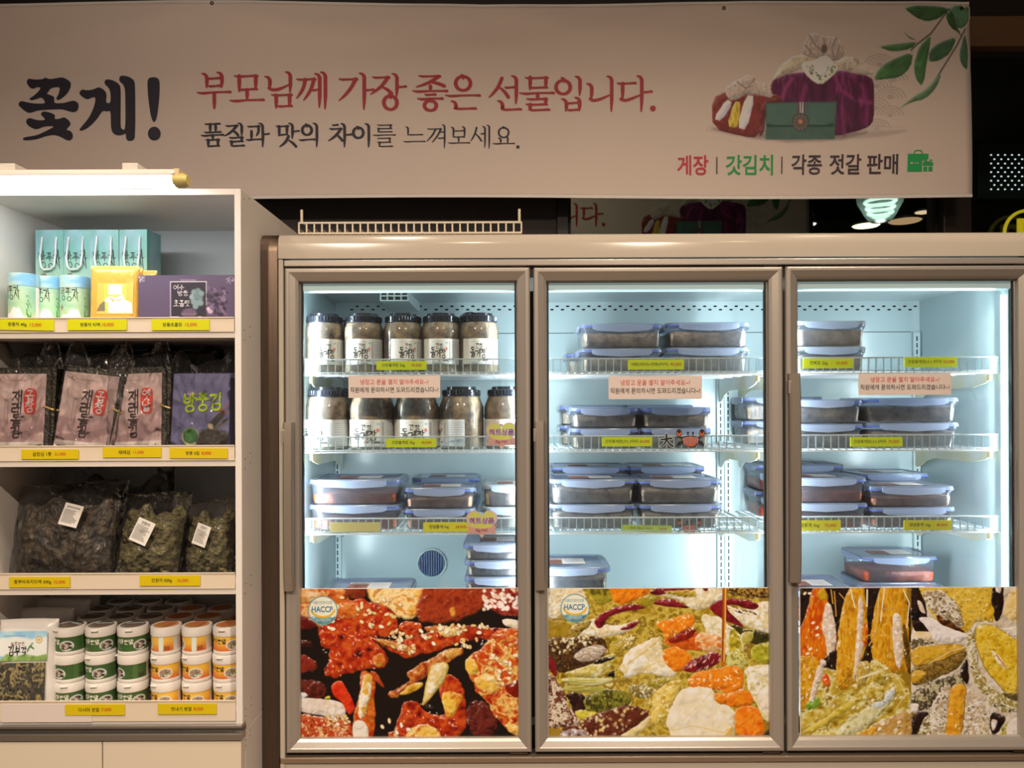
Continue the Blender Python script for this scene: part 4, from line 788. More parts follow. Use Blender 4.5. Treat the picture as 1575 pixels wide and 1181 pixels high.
t = thing('recessed_light', 'unseen round downlight added behind the window wall to brighten the second banner', 'ceiling light', (-.1, 3.35, 3.26), 0, 'lights in the rear room'); MB().lathe(0, 0, [(.07, .04), (.07, -.004), (.06, -.006)], 24, True, False).build('bezel', mat('lamp bezel', None), t); MB().lathe(0, 0, [(.06, -.003), (.05, -.012)], 24).build('diffuser', mat('lit lens 1', None), t)
l = bpy.data.lights.new('added_rear_glow', 'AREA'); l.shape = 'DISK'; l.size = .1; l.energy = 4.5; l.color = (1, .85, .6); o = bpy.data.objects.new('added_rear_glow', l); COL.objects.link(o); o.parent = t; o.location = (0, 0, -.014)  # added lamp, hidden by the first banner, that lights the second one
p0, p1 = W(1506, 305, 4.1), W(1660, 220, 4.1)
t = thing('light_panel', 'dark teal panel with a grid of small bright dots behind the right window', 'panel', ((p0.x+p1.x)/2, 4.1, p0.z))
wd, hg = p1.x-p0.x, p1.z-p0.z
MB().box(-wd/2, wd/2, .004, .05, 0, hg).build('panel_board', mat('teal board', lin((58, 76, 78)), .5), t, bevel=.004)
MB().box(-wd/2-.02, wd/2+.02, .052, .08, -1.35-.0, hg+.02).build('stand', M_BLACK, t)
mb = MB()
for j in range(9):
    for i in range(24):
        q = W(1525+i*10.7+(5 if j % 2 else 0), 238+j*6.6, 4.1)
        mb.add([(q.x+.0062*math.cos(a)-(p0.x+p1.x)/2, .003, q.z+.0052*math.sin(a)-p0.z) for a in np.linspace(0, 6.283, 9)[:-1]], [tuple(range(8))])
o = mb.build('light_dots', mat('lit dots', (1, 1, 1), .5, emit=((.9, 1, 1), .85)), t, fix=False); o['kind'] = 'stuff'
p = W(1580, 358, DW-.015); t = thing('ring_sign', 'yellow ring sign with a letter, on the right window above the refrigerator', 'sign', (p.x, DW-.012, p.z))
r = 34*DW/F
m_y = mat('yellow sign', lin((214, 200, 20)), .4, emit=((.75, .66, .02), .25))
MB().tube([(r*math.cos(a), 0, r*math.sin(a)) for a in np.linspace(0, 6.283, 49)[:-1]], .0065, 8, True).build('ring', m_y, t, 40)
b = MB(); text(b, 'P', -.036, -.05, .05, .055, lambda x, y: (x, -.004, y), .01, False); o = b.build('letter', m_y, t, fix=False); so = o.modifiers.new('solid', 'SOLIDIFY'); so.thickness = .008
# ---------------------------------------------------------------- shelf cabinet on the left
DC = 1.88
CX0, CX1 = WX(-32, DC), WX(362, DC, 700)             # inner faces of the side panels
XO = WX(372, DC, 700); CT = WZ(291, DC, 200); CB = 2.27; CEND = 2.42
th = XO-CX1
M_CAB = mat('white laminate', (.74, .70, .66), .35, noise=(6, (.71, .67, .63), .6))
M_EDGE = mat('white edge band', (.80, .77, .75), .3)
M_STRIP = mat('cream price strip', (.76, .66, .53), .3)
M_DOORC = mat('cream door', (.72, .64, .52), .35)
M_ALU = mat('aluminium profile', lin((190, 184, 178)), .3, .9)
CAB = thing('display_cabinet', 'white open-fronted shelf cabinet stocked with dried seaweed goods, beside the refrigerator', 'cabinet', ((CX0+CX1)/2, (DC+CEND)/2, 0))
OFF = np.array(CAB.location)
def cb(x0, x1, y0, y1, z0, z1): return MB().box(x0-OFF[0], x1-OFF[0], y0-OFF[1], y1-OFF[1], z0-OFF[2], z1-OFF[2])
cb(CX1, XO, DC, CEND, .665, CT).build('side_panel', M_CAB, CAB, bevel=.0008)
cb(CX0-th, CX0, DC, CEND, .665, CT).build('side_panel', M_CAB, CAB, bevel=.0008)
cb(CX1, XO, DC+.02, CEND, 0, .662).build('base_side_panel', M_CAB, CAB, bevel=.0008)
cb(CX0-th, CX0, DC+.02, CEND, 0, .662).build('base_side_panel', M_CAB, CAB, bevel=.0008)
cb(CX0, CX1, DC, CB, CT-.015, CT).build('top_panel', M_CAB, CAB, bevel=.0008)
cb(CX0, CX1, CB, CB+.012, .0, CT).build('back_panel', mat('grey back board', (.50, .53, .55), .4), CAB)
cb(CX0, CX1, DC-.0012, DC-.0002, CT-.015, CT).build('edge_band', M_EDGE, CAB); cb(CX1+.0005, XO-.0005, DC-.0012, DC-.0002, .668, CT).build('edge_band', M_EDGE, CAB)
SH = [WZ(510.5, DC, 170), WZ(708, DC, 170), WZ(905, DC, 170), WZ(1108, DC, 170)]; ST = [WZ(488.5, DC, 170), WZ(685, DC, 170), WZ(881, DC, 170), WZ(1077, DC, 170)]
for z, zt in zip(SH, ST):
    s_ = cb(CX0, CX1, DC, CB, z-.016, z).build('shelf_board', M_CAB, CAB, bevel=.0008)
    m_ = cb(CX0+.001, CX1-.001, DC-.003, DC-.0006, z-.001, zt); m_.add([tuple(np.array(v)+np.array((0, 0, 0))) for v in cb(CX0+.001, CX1-.001, DC-.005, DC-.0006, zt-.002, zt+.0005).v], [(3, 2, 1, 0), (4, 5, 6, 7), (0, 1, 5, 4), (1, 2, 6, 5), (2, 3, 7, 6), (3, 0, 4, 7)])
    c_ = m_.build('price_strip', M_STRIP, CAB); c_.parent = s_
zb0, zb1 = WZ(1137, DC, 170), WZ(1112, DC, 170)
def prof(y0, z0, y1, z1): return cb(CX0-th, XO+.001, DC+y0, DC+y1, z0, z1)
prof(-.012, zb1-.010, .02, zb1-.002).build('metal_profile', M_ALU, CAB, bevel=.002)
prof(-.002, zb1-.022, .02, zb1-.011).build('profile_groove', mat('groove grey', lin((120, 116, 112)), .4, .7), CAB)
prof(-.012, zb0, .02, zb1-.023).build('metal_profile', M_ALU, CAB, bevel=.002)
xs = WX(160, DC, 1150)
for x0, x1 in ((CX0-th+.001, xs-.0015), (xs+.0015, XO-.002)):
    cb(x0, x1, DC-.008, DC+.012, .08, zb0-.002).build('cabinet_door', M_DOORC, CAB, bevel=.001)
cb(CX0, CX1, DC+.05, DC+.065, 0, .08).build('plinth', M_CAB, CAB)
b = MB()
for x, y in ((377, 301), (405, 322), (378, 500), (382, 510), (374, 695), (378, 708), (373, 890), (378, 902)):
    p = W(x, y, DC); k = (XO-WX(372, 1))  # screw caps down the outer face
for z in (CT-.02, 1.69, 1.665, 1.36, 1.335, 1.04, 1.015, .72, .70, .64, .625):
    for yy in (DC+.02, DC+.06 if z > .68 else DC+.05): b.lathe(0, 0, [(.0022, 0), (.0018, .0006)], 8); b.v[-16:] = [(XO+c-OFF[0], yy+a-OFF[1], z+q+(.012 if yy > DC+.03 else 0)-OFF[2]) for a, q, c in b.v[-16:]]
b.build('screw_head', mat('screw grey', (.1, .09, .08), .5), CAB)
# fluorescent fitting
p0, p1 = W(-60, 279, 1.80), W(289, 276, 1.80)
LF = thing('fluorescent_fitting', 'white fluorescent batten light glowing along the cabinet top', 'light fitting', ((p0.x+p1.x)/2, 1.80, p0.z))
lw_ = (p1.x-p0.x)/2
b = MB(); b.loops([[(x, y, z) for y, z in ((-.012, .008), (-.016, .013), (-.012, .024), (.03, .024), (.032, .012), (.022, .006))] for x in (-lw_, lw_-.026)]); b.build('housing', mat('fitting white', (.8, .76, .7), .4), LF)
b = MB(); b.loops([[(x, .004+.017*math.cos(a), -.002+.0145*math.sin(a)) for a in np.linspace(0, 6.283, 17)[:-1]] for x in (-lw_+.001, lw_-.03)]); b.build('tube', mat('lit tube', (1, 1, 1), .4, emit=((1, .93, .98), 9)), LF, 40)
b = MB(); b.loops([[(x, .004+r*1.15*math.cos(a), .001+r*math.sin(a)) for a in np.linspace(0, 6.283, 17)[:-1]] for x, r in ((lw_-.032, .017), (lw_-.012, .0175), (lw_, .012))]); b.build('end_cap', mat('yellowed end cap', lin((214, 196, 96)), .35, noise=(20, lin((230, 214, 150)), .5)), LF, 40)
b = MB().box(lw_-.03, lw_-.016, -.013, .03, .004, .026); b.build('tube_clip', mat('cream plastic', lin((225, 205, 165)), .4), LF, bevel=.002)
for x in (14, 202):
    q = W(x, 258, 1.80); b = MB().box(q.x-.02-LF.location.x, q.x+.018-LF.location.x, -.006, .16, .025, .042); b.build('bracket', mat('fitting white', None), LF, bevel=.002)
l = bpy.data.lights.new('tube', 'AREA'); l.shape = 'RECTANGLE'; l.size = 2*lw_-.05; l.size_y = .02; l.energy = TUBE_W; l.color = (.93, 1, .98); l.spread = math.radians(170)
o = bpy.data.objects.new('tube_glow', l); COL.objects.link(o); o.parent = LF; o.location = (0, .004, -.0175); o.rotation_euler = (math.radians(28), 0, 0)

# ---------------------------------------------------------------- yellow price tags
def price_tag(x0, y0, x1, y1, d, s, price, label, col=(214, 206, 20), tilt=0, frac=.62, pad=(.08, .95), group='yellow price tags'):
    a, c = W(x0, y1, d), W(x1, y0, d); w_, h_ = c.x-a.x, c.z-a.z
    t = thing('price_tag', label, 'price tag', ((a.x+c.x)/2, d, a.z), 0, group); t.rotation_euler = (0, tilt, 0)
    MB().box(-w_/2, w_/2, -.0006, .0006, 0, h_).build('card', mat('yellow card %d' % col[0], rel(col, (228, 215, 205), .84), .4), t); cd_ = t.children[-1]
    q = lambda x, y: (x, -.0012, y)
    b = MB(); text(b, s, -w_/2+w_*pad[0], h_*.3, -w_/2+w_*frac, h_*.74, q, .006); b.build('lettering', mat('tag black print', (.02, .02, .015), .5), cd_, fix=False)
    b = MB(); text(b, price, -w_/2+w_*(frac+.03), h_*.33, -w_/2+w_*pad[1], h_*.68, q, .006); b.build('price_lettering', mat('tag red print', lin((205, 62, 40)), .5), cd_, fix=False)
    return t
DT = DC-.0052
Y1, Y2 = (204, 194, 12), (208, 176, 10)
for a in (((-12, 491, 83, 508), '방풍차 40g', '13,000', 'tag for 방풍차 40g under the round tea canisters', Y1, .02, .56, (.26, .82)), ((104, 491, 195, 508), '방풍차 티백', '10,000', 'tag for 방풍차 티백 under the yellow tea pouch', Y1, 0, .55, (.22, .79)), ((233, 491, 322, 508), '방풍초콜릿', '15,000', 'tag for 방풍초콜릿 under the purple chocolate box', Y1, 0, .53, (.2, .81)),
          ((33, 691, 121, 706), '곱창김 1톳', '21,000', 'tag for 곱창김 priced 21,000 under the pink-labelled seaweed packs', Y2, 0, .53, (.2, .8)), ((158, 688, 248, 703.5), '재래김', '11,000', 'tag for 재래김 priced 11,000 under the old-style seaweed pack', Y2, 0, .47, (.27, .73)), ((261, 689, 350, 705), '방풍 5입', '8,000', 'tag for 방풍 5입 priced 8,000 under the blue seaweed pack', Y2, .01, .51, (.28, .73)),
          ((14, 887, 108, 903.5), '통뿌리곡지미역 500g', '10,000', 'tag for 통뿌리곡지미역 500g under the big black seaweed bag', Y2, 0, .70, (.08, .93)), ((215, 885, 308, 901), '건청각 500g', '10,000', 'tag for 건청각 500g under the green dried seaweed bags', Y2, 0, .56, (.17, .84)),
          ((100, 1083, 192, 1100), '다시마 분말', '7,000', 'tag for 다시마 분말 under the green powder tubs', Y2, 0, .58, (.23, .78)), ((243, 1082, 333, 1098.5), '맛내기 분말', '8,000', 'tag for 맛내기 분말 under the orange powder tubs', Y2, 0, .58, (.23, .78))):
    price_tag(*a[0], DT, a[1], a[2], 'yellow '+a[3], a[4], a[5], a[6], a[7])
a, c = W(1, 1111.5, DT-.001), W(140, 1083, DT-.001)
tag(MB().box(a.x, c.x, DT+.0009, DT+.002, a.z, c.z).build('blank_card', mat('pale pink card', (.74, .66, .63), .4)), 'blank pale card stuck under the rice-seaweed snack pouch', 'card')

# ---------------------------------------------------------------- top shelf: tea and chocolate
Z1, Z2, Z3, Z4 = SH
def tint_grad(nx, ny, fn):
    u, v = np.meshgrid(np.linspace(0, 1, nx), np.linspace(0, 1, ny)); return fn(u, v)
def mixc(a, b, t): return np.array(a, float)*(1-t[..., None])+np.array(b, float)*t[..., None]
REF1 = (232, 232, 232)
def tea_art(u, v, bagged):
    n = fbm(u*3+5, v*9, 7, 4); m = fbm(u*3, v*4, 21, 3)
    c = mixc((128, 196, 186), (158, 204, 216) if bagged else (150, 200, 226), np.clip((m-.4)*3, 0, 1)); g = mixc((216, 224, 200), (178, 208, 184), n) if bagged else mixc((222, 230, 180), (178, 214, 160), n)
    t = np.clip((v-.16-.15*(m-.5))*2.0, 0, .82) if bagged else np.clip(.42+v*.75+(m-.5)*1.2, 0, 1)
    c = mixc((0, 0, 0), (1, 1, 1), t)*g+(1-t[..., None])*c
    c = c*((.80 if bagged else .88)+.14*n[..., None])
    return c
# canisters
def canister_mesh():
    t = thing('tea_canister', '', 'canister'); R, H = .0352, .156; hl = .034
    MB().lathe(0, 0, [(R*.96, 0), (R, .002), (R, H-hl), (R*.98, H-hl+.001)], 36).build('body', mat('canister white', (.8, .8, .78), .5), t, 40)
    MB().lathe(0, 0, [(R*.97, H-hl), (R*1.02, H-hl+.0012), (R*1.02, H-.002), (R*1.0, H)], 36).build('lid', mat('canister lid', lin((170, 205, 214)), .5), t, 40)
    for nm, z0, z1, rr, ny in (('lid_wrap', H-hl+.002, H-.001, R*1.024, 14), ('label_wrap', .001, H-hl, R*1.004, 50)):
        def fn(u, v):
            if nm == 'lid_wrap':
                m = fbm(u*5, v*2+3, 31, 3); return mixc((196, 218, 196), (120, 180, 226), np.clip((u-.2)*1.3+(m-.5)*1.2, 0, 1))
            c = tea_art(u, v, False); edge = .60+.05*np.sin(u*9)+.015*np.sin(u*41+1)-.13*np.exp(-((u-.64)/.10)**4)
            w_ = np.clip((v-edge)*40, 0, 1); c = mixc((0, 0, 0), (1, 1, 1), w_)*np.array((240, 232, 236))+(1-w_[..., None])*c
            s = np.exp(-(((u-.36)/.032)**2+((v-.42)/.05)**2)); c = c*(1-s[..., None])+np.array((110, 84, 60))*s[..., None]
            g = ((np.abs(u-.86) < .05) & (fbm(u*40, v*16, 5, 2) > .52) & (v > .2) & (v < .95))[..., None]
            return np.where(g, np.array((84, 150, 70)), c)
        C = tint_grad(90, ny, fn)
        grid_print(nm, C, t, lambda u, v: (rr*math.sin((u-.5)*3.6), -rr*math.cos((u-.5)*3.6), z1+(z0-z1)*v), REF1)
    b = MB(); cyl = lambda x, y: (R*1.012*math.sin(x/R), -R*1.012*math.cos(x/R), y)
    brush(b, '방풍차', -.021, -.121, .027, -.080, lambda x, y: cyl(x, -y), .055, seed=4, slant=-.1, pop=.18)
    b.build('brush_lettering', mat('ink print', (.02, .02, .02), .5), t, fix=False)
    b = MB()
    for k in range(5): b.add([cyl(x, z) for x, z in ((-.024, .066-k*.0032), (-.024+.018+.004*(k % 2), .066-k*.0032), (-.024+.018+.004*(k % 2), .0668-k*.0032), (-.024, .0668-k*.0032))], [(0, 1, 2, 3)])
    for k in range(9): b.add([cyl(x, z) for x, z in ((-.008+k*.003, .118), (-.006+k*.003, .118), (-.006+k*.003, .120), (-.008+k*.003, .120))], [(0, 1, 2, 3)])
    b.build('small_print', mat('fine print', (.12, .12, .1), .5), t, fix=False)
    return t
cn = canister_mesh(); q = W(36, 490, 1.935); cn.location = (q.x, 1.938, Z1); cn.rotation_euler = (0, 0, -.42); cn['label'] = 'pale green tea canister nearest the cabinet side wall, largest of three'
cn['group'] = 'tea canisters'
dup(cn, (WX(77, 1.985, 470), 1.985, Z1), -.17, 'pale green tea canister in the middle of the three', 'tea canisters')
dup(cn, (WX(116, 1.975, 470), 1.975, Z1), .0, 'pale green tea canister touching the yellow tea pouch', 'tea canisters')
# gift bags
def gift_bag():
    t = thing('gift_bag', '', 'gift bag'); w_, d_, h_ = .0785, .072, .300
    b = MB(); b.loops([[(-w_/2, -d_/2, z), (w_/2, -d_/2, z), (w_/2, 0, z), (w_/2, d_/2, z), (-w_/2, d_/2, z), (-w_/2, 0, z)] for z in (0, h_*.8, h_)], True, True, False); b.build('bag_body', mat('bag paper', lin((120, 178, 168)), .55), t)
    C = tint_grad(40, 110, lambda u, v: tea_art(u, v, True)); k = Canvas(0, 0, 82, 322, 40, 110, (0, 0, 0)); k.C = C; k.ell(24, 138, 9, 9, 0, (104, 82, 60), 4); k.ell(24, 138, 6, 5, 0, (150, 122, 84), 3)
    grid_print('front_print', k.C, t, lambda u, v: (-w_/2+w_*u, -d_/2-.0006, h_*(1-v)), REF1)
    C2 = tint_grad(24, 80, lambda u, v: tea_art(u+3, v, True)*.92); k = Canvas(0, 0, 72, 322, 24, 80, (0, 0, 0)); k.C = C2; k.ell(30, 230, 12, 14, 0, (110, 84, 50), 6); k.line([(30, 215), (36, 188)], 3, (70, 80, 40)); k.line([(34, 215), (46, 196)], 3, (70, 80, 40))
    grid_print('side_print', k.C, t, lambda u, v: (w_/2+.0006, -d_/2+d_*u, h_*(1-v)), REF1)
    for s in (1,):
        b = MB(); b.tube([(-.019, -d_/2-.002, h_-.020), (-.020, -d_/2-.005, h_-.045), (-.023, -d_/2-.007, h_-.078), (-.019, -d_/2-.008, h_-.102), (-.011, -d_/2-.008, h_-.112), (.008, -d_/2-.008, h_-.110), (.018, -d_/2-.008, h_-.10), (.021, -d_/2-.007, h_-.070), (.020, -d_/2-.004, h_-.040), (.021, -d_/2-.002, h_-.020)], .0026, 8)
        b.build('rope_handle', mat('white cord', (.82, .82, .8), .7, bump=(400, .4)), t, 50)
    b = MB(); q = lambda x, y: (x, -d_/2-.0012, -y)
    brush(b, '방풍차', -.029, -.236, .033, -.182, q, .05, seed=4, slant=-.1, pop=.18); b.build('brush_lettering', mat('ink print', None), t, fix=False)
    b = MB()
    for r_ in range(4):
        for i in range(9-r_):
            x = -.030+i*.0055; b.add([(x, -d_/2-.0012, z) for x, z in ((x, .134-r_*.006), (x+.004, .134-r_*.006), (x+.004, .1365-r_*.006), (x, .1365-r_*.006))], [(0, 1, 2, 3)])
    b.build('small_print', mat('fine print', None), t, fix=False)
    return t
gb = gift_bag(); dG = 2.088
GB = ((77, -.03, -.008, 'teal paper gift bag nearest the cabinet side wall, its cord hanging lowest'), (117, 0, .004, 'teal paper gift bag second from the cabinet side wall, behind the canisters'), (160, .03, .004, 'teal paper gift bag behind the yellow pouches, third in the row'), (206, -.05, .006, 'teal paper gift bag standing apart at the row end, its side panel showing'))
for i, (x, rz, dz, lb) in enumerate(GB):
    loc = (WX(x, dG-.036, 420), dG, Z1)
    if i == 0: gb.location = loc; gb.rotation_euler = (0, 0, rz); gb['label'] = lb; gb['group'] = 'tea gift bags'
    else: dup(gb, loc, rz, lb, 'tea gift bags')
# pouches
def pillow(w_, h_, t_, nx=24, nz=28, seed=1, crum=.004, topf=None, cut=4, sc=14, flat=0):
    """closed bag standing on z = 0, front towards -y"""
    vs = []; fs = []; R = random.Random(seed); sx = seed*3.7
    U, V = np.meshgrid(np.linspace(0, 1, nx+1), np.linspace(0, 1, nz+1))
    P = (1-np.abs(2*U-1)**cut)**.6*(1-np.abs(2*V-1)**cut)**.6
    N = (fbm(U*sc*w_/h_+sx, V*sc+sx, seed, 3)-.5)*2*crum
    for sgn in (-1, 1):
        for j in range(nz+1):
            for i in range(nx+1):
                u, v = U[j, i], V[j, i]; hh = topf(u) if topf else 1
                vs.append(((u-.5)*w_+N[j, (i+5) % (nx+1)]*.4, sgn*(P[j, i]*t_/2*(1 if not flat or sgn < 0 else flat)+.0008)+N[j, i]*min(1, P[j, i]*2+.3), v*h_*hh))
    n = (nx+1)*(nz+1)
    for j in range(nz):
        for i in range(nx):
            a = j*(nx+1)+i; fs.append((a, a+1, a+nx+2, a+nx+1)); fs.append((n+a, n+a+nx+1, n+a+nx+2, n+a+1))
    for i in range(nx):
        a = nz*(nx+1)+i; fs += [(a, a+1, n+a+1, n+a), (i+1, i, n+i, n+i+1)]
    for j in range(nz):
        a = j*(nx+1); b = a+nx; fs += [(a+nx+1, a, n+a, n+a+nx+1), (b, b+nx+1, n+b+nx+1, n+b)]
    m = MB(); m.v = vs; m.f = fs; return m
M_YEL = mat('yellow pouch foil', lin((216, 168, 76)), .3, bump=(40, .25))
def tea_pouch():
    t = thing('tea_pouch', '', 'pouch'); w_, h_ = .124, .178
    pillow(w_, h_, .022, 18, 20, 3, .0015, None, 6).build('pouch_body', M_YEL, t, 60)
    MB().box(-w_/2, w_/2, -.0022, .0022, h_-.007, h_+.001).build('top_seal', mat('pale foil seal', lin((246, 212, 130)), .3), t)
    k = Canvas(0, 0, 96, 80, 60, 50, (226, 180, 88)); k.poly(L("20 4 76 4 76 74 20 74"), (178, 214, 84), 2, 0); k.poly(L("30 4 66 4 66 30 30 30"), (232, 226, 236), 2, 0)
    k.poly(L("0 72 8 56 22 44 22 72"), (120, 108, 96), 2, 3); k.poly(L("30 76 30 44 62 40 90 50 94 70 94 76"), (238, 236, 244), 2, 3); k.poly(L("18 46 30 34 50 36 70 30 72 40 60 48 30 50"), (250, 250, 252), 2, 2)
    k.line([(34, 40), (46, 44), (40, 48)], 3, (200, 150, 90), 2); k.line([(52, 46), (64, 42)], 3, (190, 150, 110), 2); k.line([(66, 56), (80, 70)], 3, (190, 186, 210), 2); k.poly(L("34 10 62 10 62 12 34 12"), (190, 184, 200), 1, 0); k.poly(L("34 64 56 64 56 66 34 66"), (170, 160, 190), 1, 0); k.poly(L("34 70 60 70 60 72 34 72"), (170, 160, 190), 1, 0)
    grid_print('label_print', k.C, t, lambda u, v: (-.040+.092*u, -.0128+.0015*abs(u-.5), .132-.082*v), REF1)
    return t
tp = tea_pouch(); tp.location = (WX(174, 1.93, 450), 1.935, Z1); tp.rotation_euler = (math.radians(-3), 0, .04); tp['label'] = 'yellow tea pouch with white label, foremost on the top shelf'; tp['group'] = 'yellow tea pouches'
dup(tp, (WX(181, 1.965, 450), 1.968, Z1), 0, 'yellow tea pouch directly behind the foremost one, only its top edge showing', 'yellow tea pouches', (math.radians(-3), 0, -.03))
dup(tp, (WX(204, 2.0, 450), 2.0, Z1), 0, 'yellow tea pouch at the back, its corner showing above the purple box', 'yellow tea pouches', (math.radians(-3), 0, .02))
# chocolate box
cw, chh, cd = .250, .152, .05
CHB = thing('chocolate_box', 'flat purple chocolate box with a framed white title and grape picture', 'box', (WX(287, 1.93, 455), 1.955, Z1))
MB().box(-cw/2, cw/2, -cd/2, cd/2, 0, chh).build('carton', mat('purple carton', lin((84, 72, 100)), .4), CHB, bevel=.0015)
k = Canvas(0, 0, 150, 65, 150, 66, (90, 78, 106)); k.poly(L("50 10 106 10 106 63 50 63"), (50, 46, 60), 1, 0)
for q in ("50 10 106 10", "106 10 106 45", "50 10 50 63", "50 63 63 63", "93 63 98 63"): k.line(L(q), 1.1, (214, 208, 220), 1)
R_ = random.Random(4)
for x, y in ((87, 26), (93, 24), (98, 28), (84, 33), (90, 32), (96, 35), (86, 40), (92, 42), (97, 42), (89, 47)): k.ell(x, y, 4.6, 4.6, 0, R_.choice([(124, 146, 152), (106, 130, 138), (140, 160, 164)]), 2)
k.ell(79, 58, 12, 8, 0, (104, 84, 110), 2)
for i in range(60): k.ell(R_.uniform(107, 138), R_.gauss(38, 11), R_.uniform(2, 4), R_.uniform(1, 2.4), R_.uniform(0, 3), R_.choice([(60, 48, 70), (110, 96, 124), (44, 36, 52), (128, 110, 140)]), 2)
k.ell(112, 55, 4, 3.4, 0, (196, 168, 190), 2); k.ell(109, 51, 3, 3, 0, (210, 184, 204), 2); k.line(L("66 7.5 90 7.5"), 1, (170, 160, 180), 1)
for i in range(26):
    x = R_.choice([R_.uniform(0, 9), R_.uniform(140, 150)]); y = R_.uniform(0, 9); k.line([(x, y), (x+R_.uniform(-4, 4), y+R_.uniform(1, 4))], .8, (190, 184, 200), 1)
grid_print('front_print', k.C, CHB, lambda u, v: (-cw/2+cw*u, -cd/2-.0006, chh-.112*v), REF1)
b = MB(); q = lambda x, y: (-cw/2+cw*x/150, -cd/2-.0014, chh-.112*y/65)
for s, x0, y0, n in (('여수', 55, 14.5, 2), ('방풍', 61, 23.5, 2), ('초콜릿', 55, 38, 3)): brush(b, s, x0, y0, x0+n*8.6, y0+(8 if n == 2 else 9.5), q, .085, seed=3, pop=.05)
b.build('title_lettering', mat('white print', (.8, .78, .82), .5), CHB, fix=False)
b = MB(); text(b, 'CHOCOLATE', 67, -60.5, 90, -57, lambda x, y: q(x, -y), .0); b.build('small_lettering', mat('mauve print', lin((160, 146, 170)), .5), CHB, fix=False)

# ---------------------------------------------------------------- second shelf: pressed seaweed packs
M_FILM = clear_mat('crinkled clear film', (.95, .95, .95), .012, (.9, .9, .95), .06, .26, (30, .9))
M_NORI = mat('pressed seaweed', (.012, .012, .008), .35, noise=(160, (.032, .026, .014), .25), bump=(140, .5))
REF2 = (238, 212, 196)
def nori_card(seal):
    k = Canvas(0, 0, 100, 118, 76, 90, (206, 160, 146)); R = random.Random(6)
    n = fbm(k.X/30, k.Y/30, 4, 3); k.C = mixc((214, 170, 156), (196, 148, 136), n)
    for q, c in (("0 62 40 66 100 44 100 60 60 78 0 84", (178, 130, 122)), ("20 94 60 70 100 62 100 78 70 92 50 98", (166, 120, 114)), ("0 90 30 84 60 92 20 100 0 100", (176, 128, 120))): k.poly(L(q), c, 3, 4, ws=20)
    for i in range(34): x = R.uniform(0, 100); y = R.uniform(66, 88); k.line([(x, y), (x+R.uniform(-1, 1), y+R.uniform(6, 14))], .7, (164, 112, 104), 1)
    for i in range(12): y = R.uniform(16, 60); k.line([(R.uniform(84, 92), y), (R.uniform(93, 100), y)], .6, (196, 150, 130), 1)
    for i in range(3): k.line([(24+i*3.4, 38), (24+i*3.4, 68)], .5, (150, 104, 98), 1)
    k.line(L("24 9 62 9"), .5, (120, 80, 74), 1); k.ell(18, 8, 4, 3.6, 0, (150, 104, 90), 1); k.ell(18, 8, 3.2, 2.8, 0, (206, 160, 146), 1); k.line(L("6 6 10 9 14 8"), 1.2, (90, 60, 54), 1)
    k.poly(L("2 95 99 95 99 118 2 118"), (228, 196, 176), 1, 0)
    for i in range(5):
        y = 99+i*2.7; x = 4
        while x < 76: l_ = R.uniform(2, 7); k.line([(x, y), (x+l_, y)], .8, (160, 116, 100), 1); x += l_+1.5
    k.line(L("46 113 80 113"), 1.6, (90, 60, 54), 1)
    for yy in (101, 108): k.line([(86, yy+3), (89, yy-2), (92, yy+3), (86, yy+3)], .9, (90, 60, 54), 1)
    for i in range(7): k.line([(82+i*2, 113), (82+i*2, 118)], .9, (60, 44, 40), 1)
    return k
def nori_pack(seal):
    t = thing('seaweed_pack', '', 'seaweed pack'); w_, h_, d_ = .148, .236, .040
    b = MB(); R = random.Random(2)
    for k in range(9):
        y = -d_/2+d_*k/9; e = R.uniform(0, .006); b.box(-w_/2+.004-e*.3, w_/2+.01+e, y, y+d_/9*.86, 0, h_+R.uniform(-.003, .003))
    b.build('seaweed_sheets', M_NORI, t)
    lw2, lh = w_*.94, .222
    pl_ = grid_print('paper_label', nori_card(seal).C, t, lambda u, v: (-w_/2+lw2*u, -d_/2-.0015-.001*math.sin(u*3.1), lh*(1-v)), REF2)
    X = lambda x, y: (-w_/2+lw2*x/100, -d_/2-.0036, lh*(1-y/118))
    b = MB(); brush(b, '재래돌김', 38, 23, 57, 90, X, .15, True, seed=5, pop=.05); b.build('brush_lettering', mat('dark brown print', lin((52, 34, 36)), .5), pl_, fix=False)
    b = MB(); b.poly(chaikin(np.array([(61, 21), (82, 20), (84, 34), (83, 54), (78, 57), (62, 56), (60, 40)], float), 2), X); b.build('red_seal', mat('red seal print', lin((214, 66, 52)), .5), pl_, fix=False)
    b = MB(); X2 = lambda x, y: (-w_/2+lw2*x/100, -d_/2-.0046, lh*(1-y/118)); brush(b, seal, 64, 23, 80, 55, X2, .13, True, seed=2, pop=.03); b.build('seal_lettering', mat('white print', None), pl_, fix=False)
    bm_ = mat('yellow band', lin((226, 190, 120)), .5)
    MB().tube([(-w_/2-.001, -d_/2-.006, h_*.5), (-w_/2-.003, d_/2, h_*.5)], .0025, 6).build('rubber_band', bm_, t); MB().tube([(w_/2-.012, -d_/2-.006, h_*.58), (w_/2+.012, -d_/2-.001, h_*.54), (w_/2+.016, d_/2, h_*.54)], .0025, 6).build('rubber_band', bm_, t)
    return t
def film_wrap(t, w_, h_, d_, seed, mat_=None, peak=.05):
    R = random.Random(seed); a, c = R.uniform(.1, .25), R.uniform(.75, .95)
    tf = lambda u: 1+peak/h_*(1.2*math.exp(-((u-a)/.12)**2)+1.5*math.exp(-((u-c)/.10)**2)+.35+.3*math.sin(u*9+seed))
    pillow(w_, h_, d_, 44, 48, seed, .007, tf, 8, 13).build('film_wrap', mat_ or M_FILM, t, 70)
np1 = nori_pack('곱창'); film_wrap(np1, .176, .250, .060, 3)
